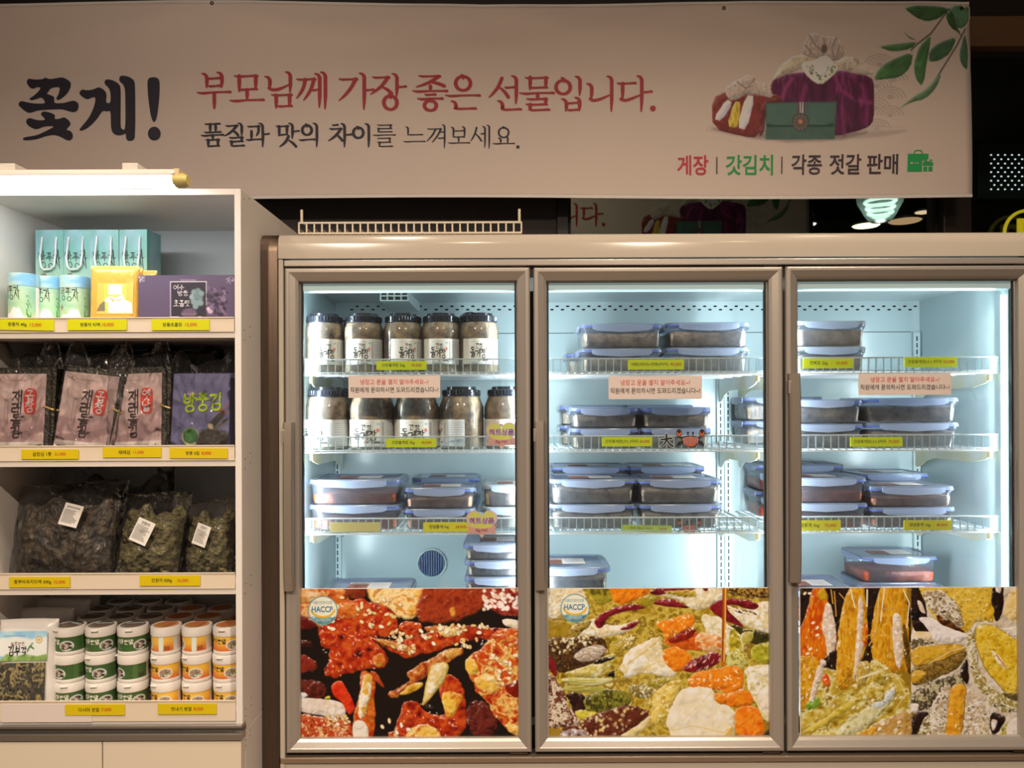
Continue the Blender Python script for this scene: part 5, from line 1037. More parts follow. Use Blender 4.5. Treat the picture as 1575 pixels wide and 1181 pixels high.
np1.location = (WX(29, 1.93, 640), 1.945, Z2); np1.rotation_euler = (math.radians(-5), 0, 0); np1['label'] = 'pink-labelled 곱창 seaweed pack nearest the cabinet side wall'; np1['group'] = 'pink-labelled seaweed packs'
dup(np1, (WX(124, 1.925, 640), 1.945, Z2), 0, 'pink-labelled 곱창 seaweed pack tilted, second in the row', 'pink-labelled seaweed packs', (math.radians(-5), math.radians(6.5), .05))
np2 = nori_pack('옛날'); film_wrap(np2, .172, .248, .060, 9)
np2.location = (WX(211, 1.935, 640), 1.95, Z2); np2.rotation_euler = (math.radians(-6), math.radians(-2), 0); np2['label'] = 'pink-labelled 옛날 seaweed pack with the old-style red seal'; np2['group'] = 'pink-labelled seaweed packs'
# blue pack
BP = thing('seaweed_pack', 'shiny blue seaweed pack with green brush title, against the cabinet end panel', 'seaweed pack', (WX(309, 1.935, 640), 1.95, Z2)); BP.rotation_euler = (math.radians(-6), 0, 0)
bw, bh = .160, .226
m = pillow(bw, bh, .050, 26, 30, 12, .003, None, 6); m.build('inner_bag', mat('blue bag', lin((96, 90, 130)), .3), BP, 60)
k = Canvas(0, 0, 100, 122, 84, 100, (100, 94, 136)); R_ = random.Random(9); nn = fbm(k.X/30, k.Y/30, 8, 3); k.C = mixc((92, 86, 128), (112, 106, 150), nn)
k.poly(L("28 96 40 112 62 118 96 108 100 122 40 122"), (176, 120, 90), 2, 2); k.ell(34, 92, 15, 13, .2, (214, 206, 150), 2); k.ell(34, 91, 13.4, 11.4, .2, (52, 78, 46), 3)
for i in range(60): k.line([(R_.uniform(23, 45), R_.uniform(82, 100)), (R_.uniform(23, 45), R_.uniform(82, 100))], .7, R_.choice([(80, 140, 76), (44, 90, 48), (96, 156, 90)]), 1, .6)
k.poly(L("42 98 54 84 68 80 92 86 98 98 92 108 66 112 48 108"), [(30, 24, 26), (60, 52, 50), (40, 34, 34)], 3, 4, ts=8, ws=12)
for i in range(90): x, y = R_.uniform(46, 94), R_.uniform(84, 108); k.line([(x, y), (x+R_.uniform(-6, 6), y+R_.uniform(-4, 4))], .8, R_.choice([(80, 70, 66), (30, 24, 24), (104, 94, 88)]), 1, .7)
k.poly(L("64 74 88 52 94 60 74 80"), (40, 34, 30), 1, 2); k.ell(68, 77, 5, 4, .6, (190, 160, 140), 1); k.line(L("80 58 98 44"), 1.2, (196, 84, 60), 1); k.line(L("90 60 98 54"), 1.2, (196, 84, 60), 1); k.line(L("74 82 96 68"), 4, (90, 84, 70), 2)
for i in range(9): k.line([(62+i*4, 111-i*.6), (64.5+i*4, 110.6-i*.6)], 1.4, (226, 222, 226), 1)
for i in range(8): k.line([(22+i*3, 30), (24+i*3, 30)], 1.5, (190, 130, 150), 1)
grid_print('front_print', k.C, BP, lambda u, v: (-bw*.47+bw*.94*u, -.0275-.0015*math.sin(3.14*u), bh*.97*(1-v)+.001), (228, 215, 220))
b = MB(); brush(b, '방풍김', 20, 30, 88, 55, lambda x, y: (-bw*.47+bw*.94*x/100, -.0312, bh*.97*(1-y/122)), .15, seed=8, pop=.08, slant=.05); b.build('brush_lettering', mat('lime print', lin((170, 205, 30)), .5), BP, fix=False)
film_wrap(BP, .178, .242, .080, 21, None, .03)
# darker packs standing behind
NB = [(30, 'black seaweed pack in film behind the pack nearest the side wall'), (118, 'black seaweed pack in film behind the tilted pink pack'), (205, 'black seaweed pack in film behind the old-style pack'), (292, 'black seaweed pack in film behind the blue pack')]
nb0 = thing('seaweed_pack', '', 'seaweed pack'); MB().box(-.08, .08, -.05, .05, 0, .285).build('seaweed_sheets', M_NORI, nb0, bevel=.003); film_wrap(nb0, .175, .292, .112, 31, None, .01)
for i, (x, lb) in enumerate(NB):
    loc = (WX(x*.93+22, 2.10, 640), 2.12, Z2)
    if i == 0: nb0.location = loc; nb0['label'] = lb; nb0['group'] = 'black packs behind'
    else: dup(nb0, loc, 0, lb, 'black packs behind')

# ---------------------------------------------------------------- third shelf: loose dried seaweed
M_KELP = mat('dry kelp', (.010, .009, .008), .5, noise=(55, (.085, .062, .036), .3, (1, 1, .45)), bump=(70, 1, (1, 1, .4)))
M_MOSS = mat('dry green seaweed', (.045, .043, .018), .6, noise=(110, (.22, .19, .085), .3, (.5, 1, 1)), bump=(120, 1, (.5, 1, 1)))
M_LAB = mat('white sticker', (.76, .74, .72), .5)
def dried_bag(w_, h_, d_, inner, seed, title, lx, lz, lrot, lw2=.05, lh=.058):
    t = thing('dried_seaweed_bag', '', 'seaweed bag'); R = random.Random(seed)
    b = pillow(w_*.90, h_*.80, d_*.86, 60, 56, seed, .0065, lambda u: 1+.06*math.sin(u*11+seed)+.04*math.sin(u*23), 3, 26, .7); b.build('dried_seaweed', inner, t, 80)
    pillow(w_, h_, d_*1.12, 48, 52, seed+5, .012, lambda u: 1+.03*math.sin(u*4+seed), 3, 7, .7).build('clear_bag', M_FILM, t, 80)
    a = math.radians(lrot); X = lambda x, y, o=0: (lx+x*math.cos(a)-y*math.sin(a), -d_*.61-.004-o, lz+x*math.sin(a)+y*math.cos(a))
    b = MB(); n = 8; b.add([X(lw2*(i/n-.5), lh*(j-.5)) for j in (0, 1) for i in range(n+1)], [(i, i+1, n+2+i, n+1+i) for i in range(n)]); stk_ = b.build('sticker', M_LAB, t, 60)
    b = MB(); text(b, title, -lw2*.34, lh*.28, lw2*.34, lh*.42, lambda x, y: X(x, y, .0012), .01)
    for k in range(10):
        y = lh*(.2-k*.062); e = R.uniform(.1, .42); b.add([X(x, yy, .0012) for x, yy in ((-lw2*.42, y), (lw2*e, y), (lw2*e, y+lh*.018), (-lw2*.42, y+lh*.018))], [(0, 1, 2, 3)])
    b.build('sticker_print', mat('fine print', None), stk_, fix=False)
    return t
db = dried_bag(.285, .262, .095, M_KELP, 4, '통뿌리곡지미역', .03, .165, -14)
db.location = (WX(100, 1.98, 800), 1.975, Z3); db.rotation_euler = (math.radians(-14), 0, .03); db['label'] = 'big clear bag of black dried kelp leaning on the third shelf'
d2 = dried_bag(.185, .232, .085, M_MOSS, 11, '건청각', .0, .125, -18, .05, .062)
d2.location = (WX(222, 1.96, 800), 1.965, Z3); d2.rotation_euler = (math.radians(-13), math.radians(3), -.08); d2['label'] = 'clear bag of green dried seaweed beside the black kelp bag'; d2['group'] = 'green dried seaweed bags'
d3 = dup(d2, (WX(322, 1.985, 800)-.004, 1.985, Z3), 0, 'clear bag of green dried seaweed pressed against the cabinet end panel', 'green dried seaweed bags', (math.radians(-12), math.radians(-2), -.1)); d3.scale = (.78, .9, .9)
db2 = dup(db, (WX(175, 2.15, 800), 2.13, Z3), 0, 'dark bag of dried kelp standing at the back behind the green seaweed bag', None, (math.radians(-4), 0, 0)); db2.scale = (1.25, .9, 1.16)
for c in list(db2.children):
    if 'sticker' in c.name:
        for g_ in list(c.children): bpy.data.objects.remove(g_)
        bpy.data.objects.remove(c)

# ---------------------------------------------------------------- fourth shelf: powder tubs and snack pouches
REF4 = (240, 216, 196)
M_TUB = mat('white tub plastic', (.80, .77, .74), .35)
TR, TH = .0385, .0725
def bowl_art(k, x, y, r, cols, R):
    k.ell(x, y, r, r*.86, 0, (236, 226, 214), 1.5); k.ell(x, y-.3, r*.86, r*.7, 0, (150, 120, 100), 1.5)
    for i in range(26): k.ell(x+R.uniform(-.7, .7)*r, y+R.uniform(-.55, .5)*r, R.uniform(.1, .25)*r, R.uniform(.08, .16)*r, R.uniform(0, 3), R.choice(cols), 1.2)
def tub(kind):
    t = thing('powder_tub', '', 'tub'); R = random.Random(1 if kind == 'g' else 2)
    MB().lathe(0, 0, [(TR*.9, 0), (TR*.96, .002), (TR*.97, .008), (TR*.94, .009), (TR*.94, .048), (TR*.97, .05)], 40).build('tub_body', M_TUB, t, 40)
    MB().lathe(0, 0, [(TR*.99, .0485), (TR, .05), (TR, .068), (TR*.96, .0715), (TR*.84, .0725), (TR*.82, .0712), (0.0001, .0712)], 40, True, False).build('lid', M_TUB, t, 40); lid_ = t.children[-1]
    MB().box(-.009, .009, -TR-.005, -TR+.004, .0645, .067).build('lid_tab', M_TUB, lid_, bevel=.001)
    if kind == 'g': base, cols, title, tcol = (64, 86, 40), [(60, 40, 36), (200, 170, 140), (120, 80, 60), (230, 210, 190), (30, 26, 24)], '다시마분말', (.8, .8, .72)
    else: base, cols, title, tcol = (232, 150, 44), [(190, 150, 110), (150, 170, 90), (220, 200, 170), (170, 90, 60), (110, 100, 60)], '맛내기분말', (.03, .02, .02)
    k = Canvas(0, 0, 200, 40, 150, 32, base)
    if kind == 'o': k.C = mixc((238, 172, 58), (222, 104, 40), np.clip((k.Y/40-.35)*1.8+.15*np.sin(k.X/9), 0, 1))
    else: k.C = mixc((56, 78, 34), (78, 102, 50), fbm(k.X/40, k.Y/20, 3, 3))
    bowl_art(k, 128, 24, 17, cols, R)
    for i in range(4): k.line([(56, 22+i*3.6), (56+R.uniform(14, 26), 22+i*3.6)], 1, (150, 170, 120) if kind == 'g' else (200, 120, 40), 1)
    k.line(L("170 4 170 36"), 12, (226, 214, 190) if kind == 'o' else (80, 104, 50), 1)
    for i in range(6): k.line([(178+i*2.4, 26), (178+i*2.4, 37)], 1, (40, 34, 30), 1)
    for i in range(4): k.line([(24+i*6, 6), (27+i*6, 6)], 1.6, (90, 60, 20) if kind == 'o' else (120, 140, 90), 1)
    rr = TR*.955
    lb_ = grid_print('label_wrap', k.C, t, lambda u, v: (rr*math.sin((u-.5)*5.6), -rr*math.cos((u-.5)*5.6), .0475-.0365*v), REF4)
    b = MB(); rr2 = TR*.965; brush(b, title, 52, 6, 112, 19, lambda x, y: (rr2*math.sin((x/200-.5)*5.6), -rr2*math.cos((x/200-.5)*5.6), .0475-.0365*y/40), .13, seed=6, pop=.1); b.build('title_lettering', mat('tub title '+kind, tcol, .5), lb_, fix=False)
    k = Canvas(-1, -1, 1, 1, 40, 40, (46, 50, 34) if kind == 'g' else (226, 120, 50))
    bowl_art(k, .05, .25, .55, cols, R)
    k.line([(-.6, -.45), (.6, -.5)], .2, (200, 200, 180) if kind == 'g' else (90, 40, 20), .08)
    if kind == 'o': k.ell(0, .05, .95, .95, 0, (226, 120, 50), .1, .45)
    rc = TR*.80; nr, na = 9, 30; vs = []; cl = []
    for i in range(nr):
        for j in range(na):
            r = i/(nr-1); a = 2*math.pi*j/na; vs.append((rc*r*math.cos(a), rc*r*math.sin(a), .0718)); cl.append(k.C[int(np.clip((.5-.5*r*math.sin(a))*39, 0, 39)), int(np.clip((.5+.5*r*math.cos(a))*39, 0, 39))])
    me = bpy.data.meshes.new('lid_label'); me.from_pydata(vs, [], [(i*na+j, i*na+(j+1) % na, (i+1)*na+(j+1) % na, (i+1)*na+j) for i in range(nr-1) for j in range(na)])
    cc = np.ones((len(vs), 4), np.float32); cc[:, :3] = [rel(c, REF4) for c in cl]; at = me.color_attributes.new('Col', 'FLOAT_COLOR', 'POINT'); at.data.foreach_set('color', cc.ravel()); me.materials.append(mat('printed sheet', rough=.45, attr=True))
    o = bpy.data.objects.new('lid_label', me); COL.objects.link(o); o.parent = lid_
    return t
TG, TO = tub('g'), tub('o'); first = {'g': TG, 'o': TO}; used = {'g': 0, 'o': 0}
NMS = {'g': ('green-labelled kelp powder tub', 'green powder tubs'), 'o': ('orange-labelled seasoning powder tub', 'orange powder tubs')}
def place_tub(kind, x, d, lev, rz, label):
    loc = (WX(x, d, 1000), d, Z4+lev*TH)
    if not used[kind]: r = first[kind]; r.location = loc; r.rotation_euler = (0, 0, rz); r['label'] = label; r['group'] = NMS[kind][1]; used[kind] = 1
    else: dup(first[kind], loc, rz, label, NMS[kind][1])
R_ = random.Random(12); LEV = ('bottom', 'middle', 'top')
for kind, xs_ in (('g', (109, 156.5, 205)), ('o', (256, 304, 351))):
    for c, x in enumerate(xs_):
        for l in (0, 1, 2):
            col = ('column beside the snack pouch' if c == 0 else 'middle green column' if c == 1 else 'column next to the orange tubs') if kind == 'g' else ('column next to the green tubs' if c == 0 else 'middle orange column' if c == 1 else 'column against the end panel')
            rz = {('g', 2): (-.53, .07, .17)[c], ('g', 1): (-1.08, -.43, -1.38)[c], ('g', 0): (.1, .0, .1)[c], ('o', 2): (-1.9, -1.78, -.1)[c], ('o', 1): (-.43, -.53, -.2)[c], ('o', 0): (-.5, -.4, -.3)[c]}[(kind, l)]
            place_tub(kind, x+R_.uniform(-.6, .6), 1.972, l, rz, '%s, %s of the front %s' % (NMS[kind][0], LEV[l], col))
rows = (('second', 2.052, (143, 187, 232), (277, 321)), ('third', 2.131, (157, 201, 248), (295, 341)), ('rearmost', 2.21, (186, 229, 275), ()))
for nm, d, gx, ox in rows:
    for kind, xs_ in (('g', gx), ('o', ox)):
        for c, x in enumerate(xs_):
            pos = ('first', 'middle', 'last')[c if len(xs_) == 3 else c*2]
            for l in (0, 1, 2):
                place_tub(kind, x, d, l, R_.uniform(-.5, .5), '%s %s of the %s row, %s one' % (NMS[kind][0], 'on top' if l == 2 else 'buried at the '+LEV[l], nm, pos))
# snack pouch
M_POU = mat('white pouch film', (.76, .74, .73), .3, bump=(30, .2))
SP = thing('snack_pouch', 'white stand-up snack pouch with a landscape label and clear window', 'pouch', (WX(38, 1.93, 1000), 1.94, Z4)); SP.rotation_euler = (math.radians(-3), 0, .05)
pw, ph = .150, .237
pillow(pw, ph, .05, 24, 30, 8, .0016, lambda u: 1+.01*math.sin(u*3), 5, 6).build('pouch_body', M_POU, SP, 60)
MB().box(-pw/2+.002, pw/2-.002, -.0035, .0035, ph-.022, ph-.018).build('zip_seal', M_POU, SP)
k = Canvas(0, 0, 86, 44, 86, 46, (232, 214, 196)); n = fbm(k.X/24, k.Y/12, 5, 3); k.C = mixc((236, 216, 200), (240, 226, 214), n)
k.poly(L("-2 -2 88 -2 88 6 60 12 30 9 -2 12"), [(150, 186, 220), (206, 218, 230)], 3, 4, ts=20); k.poly(L("-2 34 20 37 40 40 40 50 -2 50"), [(120, 160, 200), (180, 200, 214)], 2, 2, ts=14); k.poly(L("8 42 20 34 36 37 52 34 70 38 88 36 88 50 8 50"), [(90, 130, 50), (140, 160, 80), (196, 200, 150)], 2, 3, ts=8)
k.ell(73, 13, 5.4, 5.4, 0, (196, 150, 80), 1); k.ell(73, 13, 4, 4, 0, (240, 226, 200), 1); k.ell(73, 13, 2.6, 2.4, 0, (230, 170, 80), 1); k.line(L("54 30 58 22 64 26"), 2.2, (60, 110, 50), 1); k.line(L("58 24 62 18"), 2, (70, 120, 56), 1)
for i in range(9): k.line([(12+i*4.4, 7), (14.6+i*4.4, 7)], .9, (90, 120, 170), .8)
grid_print('label_print', k.C, SP, lambda u, v: (-pw*.46+pw*.86*u, -.0272-.001*math.sin(3.1*u), .213-.076*v), REF4)
k = Canvas(0, 0, 80, 50, 80, 52, (60, 52, 44)); k.rnd = 1
k.poly(L("-9 -9 90 -9 90 60 -9 60"), [(30, 26, 24), (90, 78, 60), (60, 52, 44), (160, 132, 84), (40, 34, 30), (96, 88, 78)], 2, 4, ts=9, con=1.3); RR = random.Random(3)
for i in range(70): x, y = RR.uniform(2, 78), RR.uniform(2, 46); k.line([(x, y), (x+RR.uniform(-7, 7), y+RR.uniform(-5, 5))], RR.uniform(.8, 2), RR.choice([(36, 30, 28), (150, 124, 84), (196, 170, 120), (80, 74, 70)]), 1, .7)
grid_print('clear_window', k.C, SP, lambda u, v: (-pw*.44+pw*.82*u, -.0258-.0006*math.sin(3.1*u)-.001*v, .132-.100*v), REF4, mat('glossy printed sheet', rough=.18, attr=True))
b = MB(); X = lambda x, y: (-pw*.46+pw*.86*x/86, -.0296, .213-.076*y/44); brush(b, '김부각', 22, 22, 54, 36, X, .11, seed=3, slant=.06, pop=.14); b.build('brush_lettering', mat('ink print', None), SP, fix=False)
b = MB(); brush(b, '쌀로만든', 26, 15.5, 50, 21, X, .1, seed=2, pop=.05); b.build('small_lettering', mat('brown print', lin((150, 110, 90)), .5), SP, fix=False)
for i, (x, d, lb, sc_, rx) in enumerate(((62, 2.02, 'white snack pouch behind the labelled one, lowest of three behind it', 1.02, -6), (86, 2.09, 'white snack pouch second behind the labelled one', 1.05, -8), (102, 2.15, 'white snack pouch rearmost of the stack behind the labelled one', 1.05, -9))):
    t = thing('snack_pouch', lb, 'pouch', (WX(x, d, 1000), d, Z4), 0, 'plain snack pouches behind'); t.rotation_euler = (math.radians(rx), 0, .03*i)
    pillow(pw*1.05, ph*sc_, .04, 20, 24, 9+i, .0016, lambda u: 1+.012*math.sin(u*3+i), 5, 6).build('pouch_body', M_POU, t, 60)
    MB().box(-pw/2, pw/2, -.0035, .0035, ph*sc_-.016, ph*sc_-.013).build('zip_seal', M_POU, t)
# ---------------------------------------------------------------- three-door glass refrigerator
FD = 2.03; FB = 2.62; DI0, DI1 = 2.075, 2.53           # door front, outer back, inside front, inside back
XL, XR = -.600, 1.392; ZC_, ZF_ = 1.844, .62
FX0, FX1 = WX(403.5, FD, 700), WX(1612, FD, 700); FT = WZ(358, FD, 787)
M_STEEL = mat('brushed steel', lin((128, 112, 100)), .3, 1.0, noise=(14, lin((106, 92, 82)), .6, (40, 40, .6)))
M_FRAME = mat('champagne aluminium', lin((192, 185, 177)), .34, .55, noise=(10, lin((182, 174, 166)), .7, (30, 1, 30)))
M_FASC = mat('cream fascia', lin((190, 181, 168)), .16, coat=.4)
M_LINER = mat('pale fridge liner', lin((196, 212, 214)), .22, noise=(5, lin((190, 207, 210)), .6))
M_GASK = mat('black gasket', lin((16, 15, 16)), .5)
M_WIRE = mat('white coated wire', lin((236, 240, 244)), .35)
M_ACRY = clear_mat('clear acrylic strip', (.93, .97, .98), .06, (.85, .93, .97), .05, .3)
M_DGLASS = clear_mat('door glass', (.95, .975, .97), 0, rough=.015, fres=.26)
REFF = (226, 236, 240)
FR = thing('display_refrigerator', 'tall three-door glass refrigerator with champagne door frames, full of seafood tubs', 'refrigerator', ((FX0+FX1)/2, (FD+FB)/2, 0))
FO = np.array(FR.location)
def fb(x0, x1, y0, y1, z0, z1): return MB().box(x0-FO[0], x1-FO[0], y0-FO[1], y1-FO[1], z0, z1)
def fbuild(m, name, mt, par=FR, **k):
    return m.build(name, mt, par, **k)
def off(m): m.v = [(a-FO[0], b-FO[1], c) for a, b, c in m.v]; return m
# shell
xp = WX(429, FD, 700)
pts = [(FD+.03, FT+.003), (FD+.008, FT-.004), (FD-.004, FT-.02), (FD-.008, FT-.05), (FD-.008, 0), (FB-.3, 0), (FB-.3, FT+.003)]
pm = MB(); pm.prism(pts, lambda y, z: (FX0-FO[0], y-FO[1], z), lambda y, z: (xp-FO[0], y-FO[1], z)); pm.build('end_pillar', M_STEEL, FR, 30)
fb(FX0+.004, FX0+.03, FD+.05, FB, 0, FT-.01).build('side_panel', M_STEEL, FR)
xq = WX(437, FD, 700)
fb(xp+.0005, xq, FD-.004, FD+.04, 0, WZ(398, FD)).build('edge_trim', M_FASC, FR, bevel=.003)
pts = [(FD+.035, FT), (FD+.012, FT-.002), (FD+.002, FT-.010), (FD-.002, FT-.022), (FD-.004, WZ(376, FD)), (FD-.004, WZ(397, FD)), (FD+.035, WZ(397, FD))]
pm = MB(); pm.prism(pts, lambda y, z: (xp+.001-FO[0], y-FO[1], z), lambda y, z: (FX1-FO[0], y-FO[1], z)); pm.build('top_fascia', M_FASC, FR, 25)
fb(xq+.002, FX1, FD-.002, FD+.03, WZ(408.5, FD), WZ(399, FD)).build('header_rail', M_FRAME, FR, bevel=.002)
fb(xq, FX1, FD+.030, FD+.042, .5, WZ(400, FD)).v
gz = WZ(1160, FD)
fb(xq, FX1, FD+.012, DI0-.012, WZ(424, FD), WZ(409, FD)).build('header_gasket', M_GASK, FR)
fb(xp+.001, FX1, FD-.006, FD+.05, WZ(1172, FD), WZ(1163, FD)).build('sill_rail', mat('sill rail steel', lin((200, 180, 160)), .25, .85), FR, bevel=.003)
fb(xp+.001, FX1, FD, FD+.03, .0, WZ(1173, FD)).build('base_panel', M_FASC, FR, bevel=.002)
fb(xp+.001, FX1, FD+.02, FD+.06, WZ(1163, FD), WZ(1157, FD)).build('sill_gasket', M_GASK, FR)
fb(FX0+.02, FX1, FD+.036, FB, FT-.02, FT-.002).build('top_panel', M_FASC, FR)
# inside
fb(XL-.01, XR+.01, DI1, DI1+.02, ZF_, FT-.03).build('back_liner', M_LINER, FR)
fb(XL-.02, XL, DI0, DI1, ZF_, ZC_+.02).build('side_liner', M_LINER, FR); fb(XR, XR+.02, DI0, DI1, ZF_, ZC_+.02).build('side_liner', M_LINER, FR)
fb(XL-.02, XR+.02, DI0, DI1, ZC_, ZC_+.03).build('ceiling_liner', mat('ceiling liner', lin((186, 198, 200)), .2), FR)
fb(XL-.02, XR+.02, DI0, DI1, ZF_-.02, ZF_).build('floor_liner', M_LINER, FR)
fb(XL-.02, XR+.02, DI0-.012, DI0+.03, WZ(448, 2.08), ZC_+.06).build('light_header', mat('lit header', lin((220, 236, 236)), .4, emit=((.8, 1, 1), .18)), FR, bevel=.004)
m = MB()
for r_ in range(2):
    x = 533-(8 if r_ else 0)
    while x < 1394:
        x += 16.2
        if 660 < x < 668 or x < 530: continue
        p = W(x, 471+r_*5.2, DI1-.0004); m.add([(p.x+a*.0058-FO[0], p.y-FO[1], p.z+c*.0030) for a, c in ((-1, -.4), (-.7, -1), (.7, -1), (1, -.4), (1, .4), (.7, 1), (-.7, 1), (-1, .4))], [tuple(range(8))])
o = m.build('vent_slots', M_BLACK, FR, fix=False)
fb(XL+.05, XR-.03, DI1-.001, DI1-.0002, WZ(513.2, DI1), WZ(512, DI1)).build('panel_seam', mat('seam grey', lin((84, 92, 94)), .6), FR)
# evaporator duct with a grille
x0, x1 = WX(585, 2.26, 455), WX(629, 2.26, 455); z0 = WZ(463, 2.26)
ev = fb(x0, x1, 2.262, DI1, z0, ZC_).build('air_duct', mat('duct white', lin((214, 226, 226)), .4), FR, bevel=.002)
m = MB(); gw = (x1-x0); gh = ZC_-z0
for i in range(5): q = fb(x0+(gw-.004)*i/4, x0+(gw-.004)*i/4+.004, 2.252, 2.2595, z0, ZC_); m.add(q.v, q.f)
for i in range(3): q = fb(x0, x1, 2.2518, 2.2593, z0+(gh-.004)*i/2, z0+(gh-.004)*i/2+.004); m.add(q.v, q.f)
g = m.build('duct_grille', mat('duct white', None), FR); g.parent = ev
d_ = fb(x0+.004, x1-.004, 2.2605, 2.2618, z0+.004, ZC_-.004).build('duct_opening', mat('duct dark', lin((90, 96, 80)), .7), FR); d_.parent = ev
# drain grille
p = W(664, 866, DI1-.001); rr = 20*DI1/F
m = MB(); m.loops([[(p.x+r*math.cos(a)-FO[0], DI1-y-FO[1], p.z+r*math.sin(a)) for a in np.linspace(0, 6.283, 37)[:-1]] for r, y in ((rr*1.16, .0005), (rr*1.15, .006), (rr*1.03, .008), (rr, .005))], True, False, False); dr = m.build('drain_ring', M_LINER, FR, 40)
m = MB(); m.add([(p.x+rr*math.cos(a)-FO[0], DI1-.002-FO[1], p.z+rr*math.sin(a)) for a in np.linspace(0, 6.283, 37)[:-1]], [tuple(range(36))]); o = m.build('drain_face', mat('blue grey plastic', lin((92, 112, 150)), .5), FR, fix=False); o.parent = dr
m = MB()
for i in range(-5, 6):
    x = i*rr/5.5; h_ = math.sqrt(max(0, rr*rr-x*x))*.96; q = fb(p.x+x-.0012, p.x+x+.0012, DI1-.007, DI1-.002, p.z-h_, p.z+h_); m.add(q.v, q.f)
q = fb(p.x-rr*1.12, p.x+rr*1.12, DI1-.008, DI1-.003, p.z-.003, p.z+.003); o = m.build('drain_bars', mat('blue bars', lin((124, 142, 178)), .4), FR); o.parent = dr
# slotted standards
for x in (520, 1107, 1118.5, 1408):
    a = WX(x, DI1, 700); st = fb(a-.012, a+.012, DI1-.012, DI1-.0003, .66, WZ(514, DI1)).build('shelf_standard', mat('standard white', lin((196, 212, 214)), .35), FR, bevel=.001)
    m = MB(); z = WZ(520, DI1)
    while z > .84: q = fb(a-.0022, a+.0022, DI1-.0126, DI1-.0121, z-.016, z); m.add(q.v, q.f); z -= .0225
    o = m.build('slots', M_BLACK, FR); o.parent = st
# wire shelves
ZS = (1.587, 1.366, 1.133); DS0, DS1 = 2.113, 2.515; LIP = .041
SHX = ((WX(469, 2.11), WX(1176, 2.11)), (WX(1197, 2.11), WX(1536, 2.11)))
def bar(m, x0, x1, y0, y1, z0, z1): q = fb(x0, x1, y0, y1, z0, z1); m.add(q.v, q.f)
def wire_shelf(x0, x1, z, lip=LIP, acr=True):
    m = MB(); n = int((x1-x0)/.0212); w_ = .0013
    for i in range(n+1):
        x = x0+(x1-x0)*i/n
        bar(m, x-w_, x+w_, DS0, DS0+.003, z, z+lip)
        bar(m, x-w_, x+w_, DS0, DS1, z-.003, z)
    for y in (DS0-.001, DS0+.10, DS0+.2, DS0+.3, DS1-.004): bar(m, x0, x1, y, y+.0045, z-.007, z-.003)
    bar(m, x0-.002, x1+.002, DS0-.001, DS0+.004, z+lip-.004, z+lip); bar(m, x0-.002, x1+.002, DS0-.001, DS0+.003, z, z+.003)
    for x in (x0, x1): bar(m, x-.002, x+.002, DS0, DS1, z-.006, z)
    s_ = m.build('wire_shelf', M_WIRE, FR)
    if acr:
        r_ = MB(); bar(r_, x0+.005, x1+.004, DS0-.0045, DS0-.003, z+.001, z+lip-.001); o = r_.build('acrylic_strip', M_ACRY, FR); o.parent = s_
        for sx, xx in ((1, x0+.014), (-1, x1-.014)):
            prof_ = [(DS1+.006, z-.008), (DS1+.006, z-.085), (DS1-.02, z-.085), (DS1-.06, z-.062), (DS1-.11, z-.050), (DS0+.09, z-.046), (DS0+.03, z-.034), (DS0+.012, z-.022), (DS0+.012, z-.008)]
            b = MB(); b.prism(prof_, lambda y, zz: (xx-.0012-FO[0], y-FO[1], zz), lambda y, zz: (xx+.0012-FO[0], y-FO[1], zz)); o = b.build('bracket', mat('bracket cream', lin((222, 228, 224)), .4, noise=(9, lin((216, 206, 168)), .3)), FR); o.parent = s_
            b = MB(); bar(b, xx-.004, xx+.004, DS0+.008, DS0+.024, z-.028, z-.009); o = b.build('bracket_tip', mat('yellowed plastic', lin((220, 196, 130)), .4), FR, bevel=.002); o.parent = s_
    return s_
for x0, x1 in SHX:
    for z in ZS: wire_shelf(x0, x1, z)
    wire_shelf(x0, x1, .85, .02, False)
# upright lamps behind the door posts
for k, a in enumerate((XL+.005, WX(819, 2.08, 800), WX(1207.5, 2.08, 800), XR-.005)):
    a = a; t_ = MB().loops([[(a+.006*math.cos(q)-FO[0], 2.092+.006*math.sin(q)-FO[1], z) for q in np.linspace(0, 6.283, 13)[:-1]] for z in (.66, 1.80)]).build('light_tube', mat('lit cool tube', (1, 1, 1), .4, emit=((.86, 1, 1), 3)), FR, 40)
    for ang in ((-48, 48) if k in (1, 2) else (-62, 62)):
        if (k == 0 and ang > 0) or (k == 3 and ang < 0): continue
        l = bpy.data.lights.new('fridge_tube', 'AREA'); l.shape = 'RECTANGLE'; l.size = .008; l.size_y = 1.1; l.energy = FRIDGE_W*(1.1 if k in (0, 3) else .88); l.color = COOL; l.spread = math.radians(178)
        o = bpy.data.objects.new('fridge_glow', l); COL.objects.link(o); o.parent = FR; o.location = (a+(-.01 if ang > 0 else .01)-FO[0], 2.105-FO[1], 1.23); o.rotation_euler = (math.radians(90), 0, math.radians(ang))
